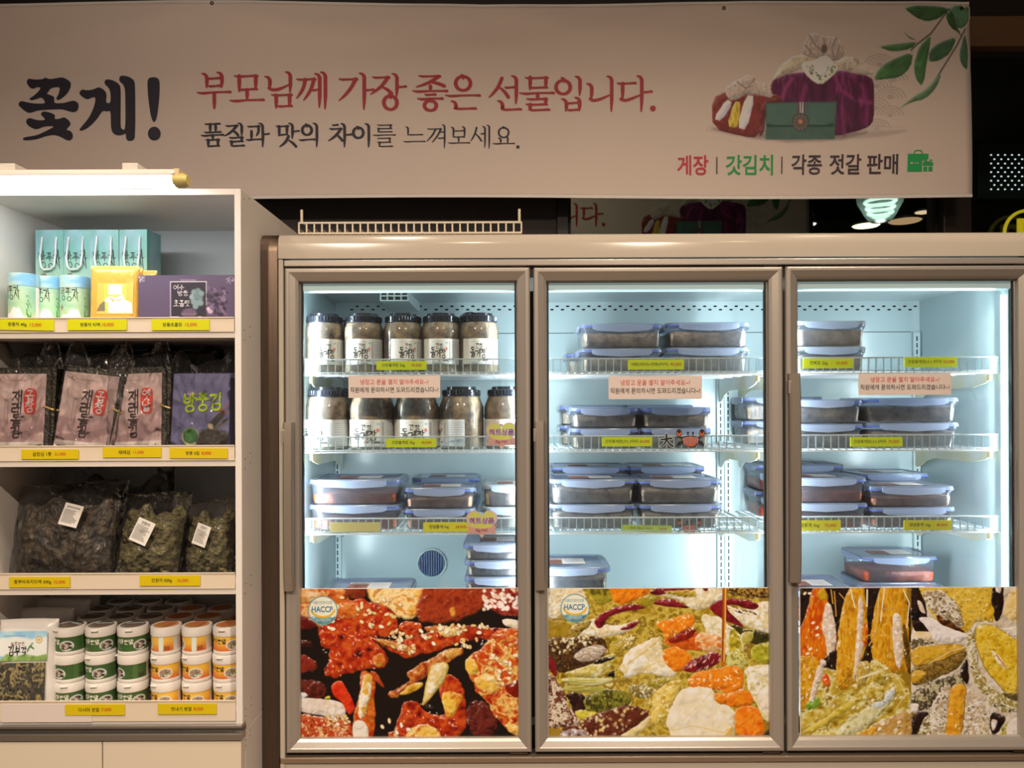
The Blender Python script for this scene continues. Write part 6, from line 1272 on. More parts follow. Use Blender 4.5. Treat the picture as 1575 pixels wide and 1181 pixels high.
# doors
def door_part(x0, x1, y0, y1, hy0, hy1, inn):
    a, c = W((x0+x1)/2, y1, FD), W((x0+x1)/2, y0, FD); X0, X1 = WX(x0, FD, 800), WX(x1, FD, 800)
    rings = [[(X0+i-FO[0], FD+d-FO[1], a.z+i), (X1-i-FO[0], FD+d-FO[1], a.z+i), (X1-i-FO[0], FD+d-FO[1], c.z-i), (X0+i-FO[0], FD+d-FO[1], c.z-i)] for i, d in ((.003, .04), (0, .036), (0, .005), (.003, .001), (.006, 0), (.012, .0), (.014, .0012), (.028, .008), (.0345, .0125), (.036, .016), (.036, .024), (.039, .026), (.039, .036))]
    rings.append(rings[0]); m = MB(); m.loops(rings, True, False, False); dr_ = m.build('door', M_FRAME, FR)
    fb(X0+.036, X1-.036, FD+.0245, FD+.0295, a.z+.036, c.z-.036).build('glass_pane', M_DGLASS, dr_)
    m = MB(); rings = [[(X0+i-FO[0], FD+d-FO[1], a.z+i), (X1-i-FO[0], FD+d-FO[1], a.z+i), (X1-i-FO[0], FD+d-FO[1], c.z-i), (X0+i-FO[0], FD+d-FO[1], c.z-i)] for i, d in ((.004, .0405), (.004, .048), (.038, .048), (.038, .0405))]; rings.append(rings[0]); m.loops(rings, True, False, False)
    for s0, s1 in ((X0+.0365, X0+.0425), (X1-.0425, X1-.0365)): q = fb(s0, s1, FD+.030, FD+.0404, a.z+.03, c.z-.03); m.add(q.v, q.f)
    m.build('gasket', M_GASK, dr_)
    h0, h1 = WX(hy0[0], FD, 800), WX(hy0[1], FD, 800); zt, zb = WZ(hy1[0], FD), WZ(hy1[1], FD)
    P = [(h0, FD+.002), (h0, FD-.010), (h0+.004, FD-.015), (h1-.004, FD-.013), (h1, FD-.008), (h1, FD+.012)]
    m = MB(); m.loops([[(x-FO[0], y-FO[1]-bow, z) for x, y in P] for z, bow in ((zb, 0), (zb+.05, .004), ((zb+zt)/2, .007), (zt-.06, .005), (zt, 0))]); hd = m.build('door_handle', mat('handle aluminium', lin((164, 154, 143)), .35, .6), dr_, 30)
    fb(h0-.003, h0+.006, FD-.017, FD-.001, zt-.055, zt-.02).build('handle_clip', mat('clip grey', lin((190, 176, 164)), .3, .6), dr_, bevel=.001)
    fb(X1-.05, X1-.012, FD+.006, FD+.02, c.z+.0005, c.z+.006).build('hinge', M_STEEL, dr_); fb(X1-.06, X1-.012, FD+.004, FD+.02, a.z-.006, a.z-.0005).build('hinge', M_STEEL, dr_)
    return X0, X1, a.z, c.z
door_part(438.5, 816.5, 411, 1158.5, (438, 453), (648, 906), 0)
door_part(822, 1206, 410, 1157, (822.5, 838.5), (648, 906), 0)
door_part(1210.5, 1592, 408, 1155.5, (1212, 1230), (576, 896), 0)
for k, x in enumerate((819.3, 1208.3)):
    a = WX(x, FD, 800); fb(a-.022, a+.022, FD+.049, FD+.052, .53, 1.85).build('door_post', M_GASK, FR)
fb(XL-.05, WX(456, FD+.05, 800), FD+.049, DI0-.001, .53, 1.85).build('door_post', M_LINER, FR); fb(XR-.002, XR+.06, FD+.049, DI0-.001, .53, 1.85).build('door_post', M_LINER, FR)

# ---------------------------------------------------------------- posters, notices and stickers on the doors
REFP = (238, 224, 206)
DPST = FD+.0238
def poster(cv, x0, y0, x1, y1, label, hac=None):
    a, c = W(x0, y1, DPST), W(x1, y0, DPST)
    t = thing('food_poster', label, 'poster', ((a.x+c.x)/2, DPST, a.z), 0, 'food posters on the doors'); w_, h_ = c.x-a.x, c.z-a.z
    MB().box(-w_/2, w_/2, 0, .0006, 0, h_).build('poster_sheet', mat('poster white', (.8, .78, .76), .4), t)
    e = .002
    grid_print('food_picture', cv.C, t, lambda u, v: (-w_/2+e+(w_-2*e)*u, -.0005, h_-e-(h_-2*e)*v), REFP, mat('glossy poster print', rough=.28, spec=.35, attr=True))
    if hac:
        hx, hy, r, x0c, x1c, y0c, y1c = hac; q = lambda x, y: (-w_/2+w_*(x-x0c)/(x1c-x0c), -.0010, h_-h_*(-y-y0c)/(y1c-y0c))
        b = MB(); text(b, 'HACCP', hx-r*.70, -hy-r*.14, hx+r*.70, -hy+r*.26, q, .02, False); b.build('mark_lettering', mat('mark blue print', rel((64, 120, 150), REFP), .4), t, fix=False)
        b = MB(); text(b, '식품안전관리인증', hx-r*.66, -hy+r*.40, hx+r*.66, -hy+r*.62, q, .0, False); b.build('mark_small_lettering', mat('mark teal print', rel((110, 160, 166), REFP), .4), t, fix=False)
        b = MB(); text(b, '식품의약품안전처', hx-r*.52, -hy-r*.80, hx+r*.52, -hy-r*.60, q, .0, False); b.build('mark_pale_lettering', mat('mark pale print', (.7, .72, .68), .4), t, fix=False)
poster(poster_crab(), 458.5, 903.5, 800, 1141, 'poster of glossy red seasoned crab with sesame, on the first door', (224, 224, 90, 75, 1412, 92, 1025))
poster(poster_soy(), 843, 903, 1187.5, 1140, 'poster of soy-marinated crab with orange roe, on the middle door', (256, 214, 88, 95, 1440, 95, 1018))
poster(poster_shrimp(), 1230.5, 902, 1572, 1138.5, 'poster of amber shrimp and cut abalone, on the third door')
DN = FD+.0232
for x0, y0, x1, y1, lb in ((536, 577.5, 677, 612, 'pink paper notice on the first glass door'), (936, 578, 1079.5, 614, 'pink paper notice on the middle glass door'), (1320.5, 574, 1463, 607.5, 'pink paper notice on the third glass door')):
    a, c = W(x0, y1, DN), W(x1, y0, DN); w_, h_ = c.x-a.x, c.z-a.z
    t = thing('paper_notice', lb+' asking customers not to open it', 'notice', ((a.x+c.x)/2, DN, a.z), 0, 'door notices')
    MB().box(-w_/2, w_/2, 0, .0004, 0, h_).build('paper', mat('pink paper', rel((208, 186, 172), (236, 224, 212)), .6), t); q = lambda x, y: (x, -.0006, y)
    b = MB(); text(b, '냉장고 문을 열지 말아주세요~!', -w_*.37, h_*.60, w_*.37, h_*.84, q, .0, False); b.build('red_lettering', mat('notice red print', lin((205, 50, 40)), .6), t, fix=False)
    b = MB(); text(b, '직원에게 문의하시면 도와드리겠습니다~!', -w_*.48, h_*.24, w_*.48, h_*.49, q, .004, False); b.build('black_lettering', mat('notice black print', (.015, .012, .012), .6), t, fix=False)
LIME = (224, 228, 34); DTF = DS0-.0052
for a in (((579, 555, 656, 569), '간장돌게장 2kg', '30,000', 'tag for 간장돌게장 2kg under the upper row of jars', .62), ((593.5, 674, 671, 688), '간장돌게장 3kg', '40,000', 'tag for 간장돌게장 3kg under the lower row of jars', .63), ((651, 803, 724, 818), '양념돌게1kg', '24,000', 'tag for 양념돌게 priced 24,000 beside the lower heart sticker', .60),
          ((966, 553, 1052, 568.5), '대왕(2마리)+전복(5마리)', '90,000', 'tag for 대왕 and 전복 priced 90,000 under the high boxes of the middle door', .72), ((926, 672, 1003, 686.5), '간장꽃게장(大) 2마리', '60,000', 'tag for 간장꽃게장 priced 60,000 beside the 大 sign', .72),
          ((1235, 551, 1312, 566.5), '전복장 2kg', '55,000', 'tag for 전복장 2kg on the highest shelf of the third door', .56), ((1391, 549, 1472, 564.5), '간장꽃게장(小) 3마리', '50,000', 'tag for 간장꽃게장 priced 50,000 on the empty end of the highest shelf', .70), ((1308, 672, 1388, 687), '간장꽃게장(小) 5마리', '70,000', 'tag for 간장꽃게장 5마리 priced 70,000 on the middle shelf of the third door', .68),
          ((1217, 800, 1293, 816.5), '양념꽃게 2kg', '70,000', 'tag for 양념꽃게 2kg half hidden by the third door handle', .60), ((1390, 800, 1464, 815), '양념꽃게 1kg', '40,000', 'tag for 양념꽃게 1kg on the lowest tagged shelf of the third door', .60)):
    price_tag(*a[0], DTF, a[1], a[2], 'lime '+a[3], LIME if a[0][1] < 795 else (232, 214, 60), 0, a[4], (.06, .95), 'lime refrigerator tags')
price_tag(957, 807.5, 1033, 818.5, DS0+.006, '간장꽃게장(小) 3마리', '50,000', 'lime tag slipped behind the shelf wires beside the lower crab sticker', LIME, math.radians(1.5), .68, (.04, .95), 'lime refrigerator tags')
a, c = W(508, 818, DTF), W(585, 803, DTF)
tag(MB().box(a.x, c.x, DTF-.0006, DTF+.0006, a.z, c.z).build('price_tag', mat('yellow card with painted reflections', lin((224, 216, 150)), .4)), 'yellow tag, pale with painted-in reflections, under the red crab boxes of the first door', 'price tag', 'lime refrigerator tags')  # paler yellow stands in for white reflections over the tag
# heart stickers
def heart(s, n=40): return [(s*16*math.sin(t)**3/16.5, -s*(13*math.cos(t)-5*math.cos(2*t)-2*math.cos(3*t)-math.cos(4*t))/16.5) for t in np.linspace(0, 6.283, n)[:-1]]
def heart_sticker(x, y, label):
    t = thing('heart_sticker', label, 'sticker', W(x, y, DTF-.002), 0, 'heart stickers'); s = DTF/F
    q = lambda o: (lambda a, c: (a*s, -o, -c*s))
    b = MB(); b.prism(heart(25), q(0), q(-.0008)); b.build('heart_edge', mat('sticker pink', rel((244, 206, 210), REFF), .4), t)
    b = MB(); b.poly(heart(22), q(.0006)); b.build('yellow_heart', mat('sticker yellow', rel((236, 240, 120), REFF), .4), t, fix=False)
    b = MB(); b.poly([(-23, 5), (-14, 8), (0, 9.5), (14, 8), (23, 5), (20, 11), (23, 18), (13, 17), (0, 19), (-13, 17), (-23, 18), (-20, 11)], q(.0012)); b.build('ribbon', mat('sticker ribbon', rel((242, 180, 178), REFF), .4), t, fix=False)
    b = MB(); text(b, '히트상품', -20, -4, 20, 9, lambda a, c: q(.0012)(a, -c), .06); b.build('lettering_outline', mat('sticker white', (.84, .82, .86), .4), t, fix=False)
    b = MB(); text(b, '히트상품', -19, -3.4, 19, 8.4, lambda a, c: q(.0018)(a, -c), .02); b.build('lettering', mat('sticker violet', rel((176, 70, 190), REFF), .4), t, fix=False)
    b = MB(); text(b, 'Big Hit!', -9, -16, 9, -9.5, lambda a, c: q(.0018)(a, -c), .01); b.build('ribbon_lettering', mat('sticker maroon', rel((150, 60, 70), REFF), .4), t, fix=False)
heart_sticker(771.5, 667, 'yellow heart sticker with pink ribbon under the end jar of the lower jar row'); heart_sticker(741, 803, 'yellow heart sticker with pink ribbon beside the 24,000 tag')
def crab_sign(x, y, sc, d, label):
    t = thing('crab_sticker', label, 'sticker', W(x, y, d), 0, 'crab stickers'); s = d/F*sc; q = lambda o: (lambda a, c: (a*s, -o, -c*s))
    b = MB()
    for sg in (-1, 1):
        ribbon(b, [(sg*9, -2), (sg*14, -3), (sg*16, -6)], [2, 2, 2], q(.0002)); b.poly([(sg*(16+5.2*math.cos(a)*(.8)), -9+5.6*math.sin(a)) for a in np.linspace(0, 6.28, 15)[:-1]], q(.0003)); ribbon(b, [(sg*3.5, -5), (sg*3.5, -8.5)], [1.2, 1.2], q(.0002)); b.poly([(sg*3.5+1.7*math.cos(a), -9.5+1.7*math.sin(a)) for a in np.linspace(0, 6.28, 11)[:-1]], q(.0003))
        for k in range(3): ribbon(b, [(sg*9, 2+k*1.5), (sg*(15+k*1.2), 3+k*2.2), (sg*(19-k), 8+k*1.6)], [1.6, 1.5, .6], q(.0002))
    b.poly([(14*math.cos(a)*(1 if math.sin(a) < 0 else .84), 1+(6.5 if math.sin(a) < 0 else 10)*math.sin(a)) for a in np.linspace(0, 6.28, 31)[:-1]], q(.0003)); b.build('outline', mat('sticker black', (.02, .02, .02), .4), t, fix=False)
    b = MB()
    for sg in (-1, 1):
        b.poly([(sg*16+3.4*math.cos(a), -9+4.4*math.sin(a)) if not (-2.2 < a-6.28*(a > 3.14) < -.9) else (sg*16, -8) for a in np.linspace(0, 6.28, 21)[:-1]], q(.0009))
    b.poly([(12.6*math.cos(a)*(1 if math.sin(a) < 0 else .84), 1+(5.3 if math.sin(a) < 0 else 8.8)*math.sin(a)) for a in np.linspace(0, 6.28, 31)[:-1]], q(.0009)); b.build('crab_print', mat('sticker orange', rel((242, 120, 76), REFF), .4), t, fix=False)
    b = MB(); text(b, '2마리', -10, -7, 10, 4, lambda a, c: q(.0016)(a, -c), .05, False); b.build('lettering_outline', mat('sticker white', None), t, fix=False)
    b = MB(); text(b, '2마리', -9.2, -6.4, 9.2, 3.4, lambda a, c: q(.0021)(a, -c), .01, False); b.build('lettering', mat('sticker red', rel((210, 40, 30), REFF), .4), t, fix=False)
crab_sign(1062, 676, 1.1, DTF-.001, 'orange crab sticker reading 2마리 on the middle shelf strip'); crab_sign(1060, 811, .95, DS0+.0062, 'orange crab sticker behind the wires of the lower shelf')
t = thing('character_sign', 'black 大 sign beside the upper crab sticker', 'sign', W(1025, 678, DTF-.001)); s_ = DTF/F
q = lambda o: (lambda a, c: (a*s_, -o, -c*s_))
for nm, e, mt, o_ in (('sign_edge', 2.2, mat('sticker white', None), 0), ('sign_stroke', 0, mat('sticker black', None), .0007)):
    b = MB(); ribbon(b, [(-8, -2), (8, -4)], [2.6+e, 2.8+e], q(o_)); ribbon(b, [(0, -10), (0, -3), (-3, 4), (-9, 9)], [2.8+e, 2.8+e, 2.4+e, 1.2+e], q(o_+.00012)); ribbon(b, [(0, -3), (4, 4), (9.5, 8)], [1.6+e, 2.6+e, 3.2+e], q(o_+.00024)); b.build(nm, mt, t, fix=False)

# ---------------------------------------------------------------- jars
M_JAR = clear_mat('frosted jar plastic', (.90, .90, .88), .15, (.74, .72, .68), .12, .28)
M_JLID = mat('black jar lid', lin((34, 37, 46)), .22, spec=.6)
M_CRAB = mat('crab in dark sauce', lin((112, 74, 46)), .3, noise=(46, lin((238, 204, 154)), .4), bump=(60, .5))
def jar(R, H, lid_r, lid_h, lz0, lz1, span):
    t = thing('crab_jar', '', 'jar')
    pr = [(R*.93, 0), (R*.97, .003), (R, .010), (R*.985, lz0-.002), (R*.985, lz1+.002), (R*1.0, lz1+.006), (R*1.0, H*.70), (R*.97, H*.76), (lid_r*1.0, H-lid_h-.004), (lid_r*.96, H-lid_h+.002)]
    if R > .064: pr[6:8] = [(R*.98, H*.68), (R*.90, H*.76)]
    MB().lathe(0, 0, pr, 48, True, False).build('jar_body', M_JAR, t, 50)
    MB().lathe(0, 0, [(r*.955, z+.002) for r, z in pr[1:-1]], 40).build('contents', M_CRAB, t, 50)
    z = H-lid_h; MB().lathe(0, 0, [(lid_r*.97, z-.001), (lid_r*1.03, z), (lid_r*1.03, z+.003), (lid_r*.995, z+.004), (lid_r*1.0, z+lid_h*.62), (lid_r*.97, z+lid_h*.68), (lid_r*.80, z+lid_h*.68), (lid_r*.79, z+lid_h), (lid_r*.70, z+lid_h), (lid_r*.68, z+lid_h*.72)], 48).build('lid', M_JLID, t, 30); lid_ = t.children[-1]
    m = MB(); n_ = 40
    for i in range(n_): a = 6.283*i/n_; m.tube([(lid_r*1.002*math.cos(a), lid_r*1.002*math.sin(a), z+.004), (lid_r*1.006*math.cos(a), lid_r*1.006*math.sin(a), z+lid_h*.6)], .0012, 4)
    m.build('lid_grip', M_JLID, lid_)
    MB().tube([(lid_r*1.0*math.cos(a), lid_r*1.0*math.sin(a), z+.006+.002*math.sin(a*2)) for a in np.linspace(-.2, 3.34, 24)], .0028, 6).build('carry_handle', M_JLID, lid_, 50)
    k = Canvas(0, 0, 140, 60, 110, 48, (226, 228, 218)); k.C = mixc((228, 230, 222), (218, 222, 214), fbm(k.X/20, k.Y/20, 4, 2)); RR = random.Random(5)
    k.poly(L("98 -2 142 -2 142 62 98 62"), (206, 214, 216), 1, 0)
    for r_ in range(9):
        x = 104
        while x < 134: l_ = RR.uniform(2, 7); k.line([(x, 8+r_*5), (x+l_, 8+r_*5)], 1.2, (150, 164, 180), 1); x += l_+1.6
    k.poly(L("92 6 97 6 97 54 92 54"), (120, 130, 150), 1, 0, a=.5)
    for i in range(10): k.line([(34+i*4.4, 7), (36.8+i*4.4, 7)], .9, (150, 150, 140), .8)
    k.ell(83, 24, 3.4, 4.2, 0, (206, 120, 110), 1); k.ell(60, 50, 5, 2.4, 0, (170, 60, 50), 1); k.poly(L("70 49 88 49 88 53 70 53"), (90, 90, 84), 1, 0); k.ell(84, 10, 4, 2, 0, (150, 190, 210), 1)
    rr = R*1.006; cyl = lambda a, z_, o=0: ((rr+o)*math.sin(a), -(rr+o)*math.cos(a), z_)
    lb_ = grid_print('paper_label', k.C, t, lambda u, v: cyl((u*140/140-.43)*span, lz1+(lz0-lz1)*v), REFF)
    X = lambda x, y: cyl((x/140-.43)*span, lz1+(lz0-lz1)*y/60, .0008)
    b = MB(); brush(b, '간장', 48, 11, 72, 25, X, .12, seed=7, pop=.1); brush(b, '돌', 30, 20, 48, 44, X, .12, seed=3, pop=.02); brush(b, '게장', 47, 25, 82, 46, X, .12, seed=9, pop=.06); b.build('brush_lettering', mat('ink print', None), lb_, fix=False)
    return t
JS = jar(.0585, .1765, .052, .026, .026, .100, 2.1); JS['label'] = ''
JL = jar(.0670, .1830, .0555, .027, .010, .088, 2.9)
def put_jars(proto, spots, base, d, group):
    for i, (x, rz, lb, *dd) in enumerate(spots):
        loc = (WX(x, d+(dd[0] if dd else 0), 560), d+(dd[0] if dd else 0), base)
        if i == 0: proto.location = loc; proto.rotation_euler = (0, 0, rz); proto['label'] = lb; proto['group'] = group
        else: dup(proto, loc, rz, lb, group)
jr = 'black-lidded jar of soy crab, upper row, '
put_jars(JS, ((499, .42, jr+'first from the refrigerator end'), (560, .10, jr+'second from the refrigerator end'), (620.5, .40, jr+'middle one'), (678.5, .02, jr+'fourth from the refrigerator end'), (736.5, .08, jr+'last before the first door post'), (513, .3, jr+'standing behind the first', .145), (722, .8, jr+'standing behind the last, its handle raised', .145)), ZS[0], 2.19, 'small crab jars')
jr = 'large black-lidded jar of soy crab, lower row, '
put_jars(JL, ((502.5, -.32, jr+'first from the refrigerator end'), (572, -.05, jr+'second from the refrigerator end'), (641, .03, jr+'middle one'), (709.5, -1.45, jr+'fourth, turned to its small print'), (779, -.1, jr+'last, behind the heart sticker'), (515, .3, jr+'standing behind the first', .16)), ZS[1], 2.20, 'large crab jars')
for o in [q for q in COL.objects if q.get('label', '').endswith('its handle raised')]:
    for c_ in [q for p_ in o.children for q in p_.children if q.name.startswith('carry_handle')]: lid_ = c_.parent; bpy.data.objects.remove(c_)
    if 1:
        MB().tube([(.053*math.cos(a), -.01*math.sin(a), .152+.045*math.sin(a)) for a in np.linspace(-.1, 3.24, 24)], .0042, 6).build('carry_handle', M_JLID, lid_, 50)
# ---------------------------------------------------------------- clip-lid boxes
M_BOX = clear_mat('milky box plastic', (.92, .94, .98), .13, (.66, .72, .86), .16, .28)
M_LIDB = clear_mat('milky blue lid', (.86, .90, .98), .42, (.60, .68, .88), .15, .28)
M_CLIP = clear_mat('milky clip', (.88, .92, 1), .55, (.66, .74, .93), .14, .14)
M_GBLUE = mat('blue lid seal', lin((96, 114, 204)), .4)
M_LIDW = clear_mat('plain frosted lid', (.9, .92, .93), .40, (.78, .82, .86), .15, .28)
CONT = {'soy': (mat('soy crab mass', lin((104, 88, 74)), .25, noise=(34, lin((210, 190, 164)), .5), bump=(50, .5)), .80), 'red': (mat('red crab mass', lin((176, 36, 16)), .3, noise=(22, lin((236, 130, 76)), .45), bump=(50, .5)), .50),
        'pale': (mat('pale shellfish mass', lin((140, 116, 92)), .3, noise=(30, lin((214, 196, 168)), .5), bump=(50, .5)), .82), 'mix': (mat('pinkish crab mass', lin((156, 68, 46)), .3, noise=(26, lin((222, 184, 150)), .5), bump=(50, .5)), .66)}
LIDC = Canvas(0, 0, 60, 26, 40, 18, (226, 224, 222)); LIDC.poly(L("-1 -1 28 -1 28 27 -1 27"), [(150, 70, 46), (110, 60, 44), (196, 130, 96)], 1, 2, ts=8); LIDC.poly(L("-1 -1 28 -1 28 7 -1 7"), (226, 214, 206), 1, 0); LIDC.line(L("4 4 24 4"), 2.4, (70, 50, 44), 1)
for i in range(5): LIDC.line([(33, 5+i*4), (50+(i % 3)*3, 5+i*4)], 1.3, (170, 170, 176), 1)
BOXC = {}
def lock_box(w_, d_, h_, kind, seal=True):
    key = (round(w_, 3), round(d_, 3), round(h_, 3), kind, seal)
    if key in BOXC: return BOXC[key], False
    t = thing('clip_lid_box', '', 'food box'); lt = .013; r = .022; B = MB()
    B.loops([B.rrect(0, 0, w_*.90, d_*.90, r, 0), B.rrect(0, 0, w_*.925, d_*.925, r, .004), B.rrect(0, 0, w_*.955, d_*.955, r, h_-lt-.006), B.rrect(0, 0, w_*.985, d_*.985, r, h_-lt-.004), B.rrect(0, 0, w_*.985, d_*.985, r, h_-lt)], True, True, False); B.build('box_body', M_BOX, t, 40)
    cm, fill = CONT[kind]; c = MB(); hz = (h_-lt)*fill; rg = random.Random(int(w_*1e4)+len(BOXC))
    n_ = 24; rings = []
    for s, z in ((.885, .003), (.905, .006), (.915+.015*fill, hz*.85), (.90, hz*.97), (.6, hz*1.02), (.25, hz*1.0)):
        rr_ = c.rrect(0, 0, w_*s, d_*s, .014, z); k_ = .18 if kind in ('red', 'mix') else .05
        rings.append([(x, y, zz*(1+k_*(2*vnoise(np.array([x*40+len(BOXC)*7.3]), np.array([y*40.]), 3)[0]-1)) if zz > hz*.5 else zz) for x, y, zz in rr_])
    c.loops(rings); c.build('contents', cm, t, 60)
    Ld = MB(); Ld.loops([Ld.rrect(0, 0, w_*.985, d_*.985, r, h_-lt+.0005), Ld.rrect(0, 0, w_, d_, r, h_-lt+.003), Ld.rrect(0, 0, w_, d_, r, h_-.003), Ld.rrect(0, 0, w_*.985, d_*.985, r, h_-.0005), Ld.rrect(0, 0, w_*.90, d_*.88, r*.8, h_-.0005), Ld.rrect(0, 0, w_*.88, d_*.86, r*.8, h_-.003)]); lid_ = Ld.build('lid', M_LIDB if seal else M_LIDW, t, 40)
    if seal:
        g_ = MB(); rr_ = [g_.rrect(0, 0, w_*a+.0015, d_*a+.0015, r, h_-lt+z) for a, z in ((.99, .0012), (1.0, .0022), (1.0, .0050), (.99, .0060))]; g_.loops(rr_+[rr_[0]], True, False, False); g_.build('blue_seal', M_GBLUE, lid_, 40)
    for q, (ww, ax) in enumerate(((w_, 0), (w_, 1), (d_, 2), (d_, 3))):
        a = .36*ww; P = [(-a, -.004), (a, -.004), (a, -.016), (a*.86, -.021), (0, -.0255), (-a*.86, -.021), (-a, -.016)]; P2 = [(-a*.78, -.0125), (a*.78, -.0125), (a*.78, -.016), (0, -.0178), (-a*.78, -.016)]
        dd = (d_ if ax < 2 else w_)/2
        def mp(o): return lambda x, z: ((x, -dd-o, h_+z), (x, dd+o, h_+z), (dd+o, x, h_+z), (-dd-o, x, h_+z))[ax]
        c_ = MB(); c_.prism(P, mp(.0035), mp(.0008)); c_.prism(P2, mp(.0042), mp(.0034)); c_.build('clip', M_CLIP, lid_)
    lw_, lh_ = min(.13, w_*.55), min(.075, d_*.42)
    grid_print('lid_label', LIDC.C, lid_, lambda u, v: (-lw_/2+lw_*u, lh_/2-lh_*v+.02*d_, h_-.0022), REFF)
    BOXC[key] = t; return t, True
KW = {'soy': 'box of dark soy crab', 'red': 'box of red crab', 'pale': 'box of pale shellfish', 'mix': 'box of pinkish crab'}
def stack(x0, x1, d, base, n, h_, dep, kind, where, seal=True, jit=.002, skew=0, grp='boxes in the refrigerator'):
    w_ = round((x1-x0)*d/F, 3); R = random.Random(int(x0)); cx_ = WX((x0+x1)/2, d, 700)
    for i in range(n):
        t, new = lock_box(w_, dep, h_, kind, seal); z = base+i*(h_+.0005)
        lv = {1: [''], 2: ['lower one ', 'upper one '], 5: ['lowest of five ', 'second lowest of five ', 'middle of five ', 'second highest of five ', 'highest of five ']}[n]
        loc = (cx_+R.uniform(-jit, jit), d+dep/2+R.uniform(-jit, jit), z); lb = KW[kind]+', '+lv[i]+where
        if new: t.location = loc; t.rotation_euler = (0, 0, skew); t['label'] = lb; t['group'] = grp
        else: dup(t, loc, skew, lb, grp)
Z1f, Z2f, Z3f = (z+.0005 for z in ZS); Z4f = .8505
# highest shelf
stack(893, 1021, 2.155, Z1f, 2, .0715, .19, 'soy', 'of the left pair, high shelf, middle door')
stack(1027, 1156, 2.155, Z1f, 2, .0730, .19, 'soy', 'of the right pair, high shelf, middle door')
stack(873, 985, 2.35, Z1f, 1, .072, .16, 'soy', 'peeking from behind on the high shelf, middle door')
stack(1222, 1336, 2.150, Z1f, 2, .074, .19, 'pale', 'above the 55,000 tag', False)
# middle shelf
stack(878, 983, 2.150, Z2f, 2, .0600, .18, 'soy', 'above the 60,000 tag')
stack(987.5, 1095, 2.150, Z2f, 2, .0600, .18, 'soy', 'above the upper crab sticker')
stack(862, 964, 2.345, Z2f, 2, .0630, .17, 'soy', 'behind the pair above the 60,000 tag')
stack(964.5, 1068, 2.345, Z2f, 2, .0630, .17, 'soy', 'behind the pair above the upper crab sticker')
stack(1213, 1331, 2.145, Z2f, 2, .0705, .19, 'soy', 'beside the third door handle, middle shelf')
stack(1333, 1480, 2.150, Z2f, 2, .0725, .19, 'soy', 'above the 5마리 tag')
stack(1146, 1268, 2.350, Z2f, 2, .0750, .165, 'soy', 'seen past the middle door post, middle shelf')
# lower shelf
stack(472, 613, 2.150, Z3f, 2, .0730, .20, 'red', 'above the yellow tag pale with painted-in reflections')
stack(621, 730, 2.150, Z3f, 2, .0605, .17, 'mix', 'above the 24,000 tag')
stack(633, 735, 2.340, Z3f, 2, .0660, .16, 'mix', 'behind the pair above the 24,000 tag')
stack(741, 838, 2.160, Z3f, 2, .0640, .18, 'pale', 'with plain lid beside the first door post', False)
stack(846, 980, 2.150, Z3f, 2, .0720, .19, 'soy', 'above the slipped lime tag')
stack(982.5, 1112, 2.150, Z3f, 2, .0715, .19, 'soy', 'above the lower crab sticker')
stack(848, 968, 2.350, Z3f, 2, .0820, .17, 'soy', 'behind the pair above the slipped lime tag')
stack(969.5, 1085, 2.350, Z3f, 2, .0820, .17, 'soy', 'behind the pair above the lower crab sticker')
stack(1200, 1337, 2.150, Z3f, 2, .0730, .19, 'red', 'above the 2kg 70,000 tag')
stack(1338.5, 1472, 2.150, Z3f, 2, .0600, .18, 'mix', 'above the 1kg 40,000 tag')
stack(1166, 1300, 2.350, Z3f, 2, .0840, .165, 'red', 'behind the pair above the 2kg 70,000 tag')
stack(1318, 1432, 2.345, Z3f, 2, .0700, .17, 'mix', 'behind the pair above the 1kg 40,000 tag')
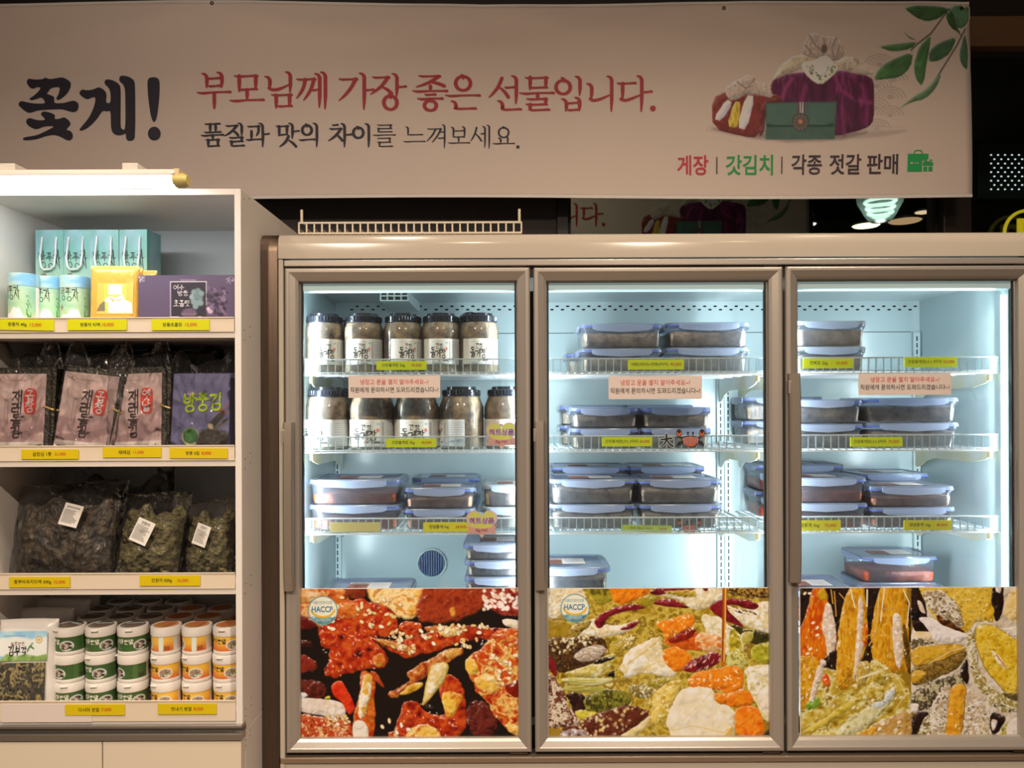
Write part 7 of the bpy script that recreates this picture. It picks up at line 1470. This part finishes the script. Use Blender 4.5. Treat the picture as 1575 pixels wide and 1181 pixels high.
# bottom shelf, half hidden by the posters
stack(487, 626, 2.215, Z4f, 1, .0830, .20, 'red', 'alone above the first poster')
stack(714, 815, 2.150, Z4f, 5, .0480, .18, 'soy', 'above the first poster')
stack(800, 939, 2.150, Z4f, 2, .0860, .19, 'soy', 'above the middle poster')
stack(1207, 1322, 2.200, Z4f, 1, .0900, .21, 'red', 'beside the third door handle above the shrimp poster')
stack(1326, 1444, 2.320, Z4f, 2, .0820, .17, 'red', 'at the back above the abalone poster')
stack(1356, 1490, 2.130, Z4f, 1, .0900, .17, 'red', 'in front above the abalone poster')

# ---------------------------------------------------------------- spare wire racks lying on the refrigerator
def spare_rack(x0, x1, d, z, lip, label, hooks=True):
    a, c = WX(x0, d), WX(x1, d); t = thing('wire_rack', label, 'wire rack', ((a+c)/2, d, z), 0, 'spare racks'); l_ = (c-a)/2; m = MB(); n = int(2*l_/.0222); dp = .32
    for i in range(n+1):
        x = -l_+2*l_*i/n; m.box(x-.0022, x+.0022, -.002, .002, .004, lip); m.box(x-.0015, x+.0015, 0, dp, lip*.5-.0015, lip*.5+.0015)
    for zz in (.002, lip-.003): m.box(-l_, l_, -.003, .003, zz, zz+.005)
    for y in (.1, .2, dp-.004): m.box(-l_, l_, y, y+.004, lip*.5-.005, lip*.5-.0015)
    m.box(-l_, l_, dp-.005, dp, 0, lip*.5)
    m.build('wire_grid', mat('cream coated wire', lin((214, 204, 186)), .35), t)
    if hooks:
        for x in (-l_+.008, l_-.006):
            MB().tube([(x+.012 if x < 0 else x, .002, lip-.003), (x, 0, lip+.002), (x, 0, lip+.038)], .0042, 8).build('hook', mat('cream coated wire', None), t, 40)
    return t
zt = FT+.0
spare_rack(462, 800, 2.20, zt, .032, 'cream wire rack lying on the refrigerator, lower of the two', False)
spare_rack(461, 803, 2.19, zt+.0325, .036, 'cream wire rack with two upright hooks lying on the refrigerator, upper of the two')
t = thing('shelf_strip_bundle', 'flat cream shelf strips lying behind the racks on the refrigerator', 'shelf strips', (WX(820, 2.3), 2.3, zt))
for i in range(3): MB().box(-.10, .068-.012*i, .02*i, .02*i+.015, 0, .052+.006*i).build('strip', mat('cream strip', lin((200, 176, 144)), .4), t, bevel=.001)
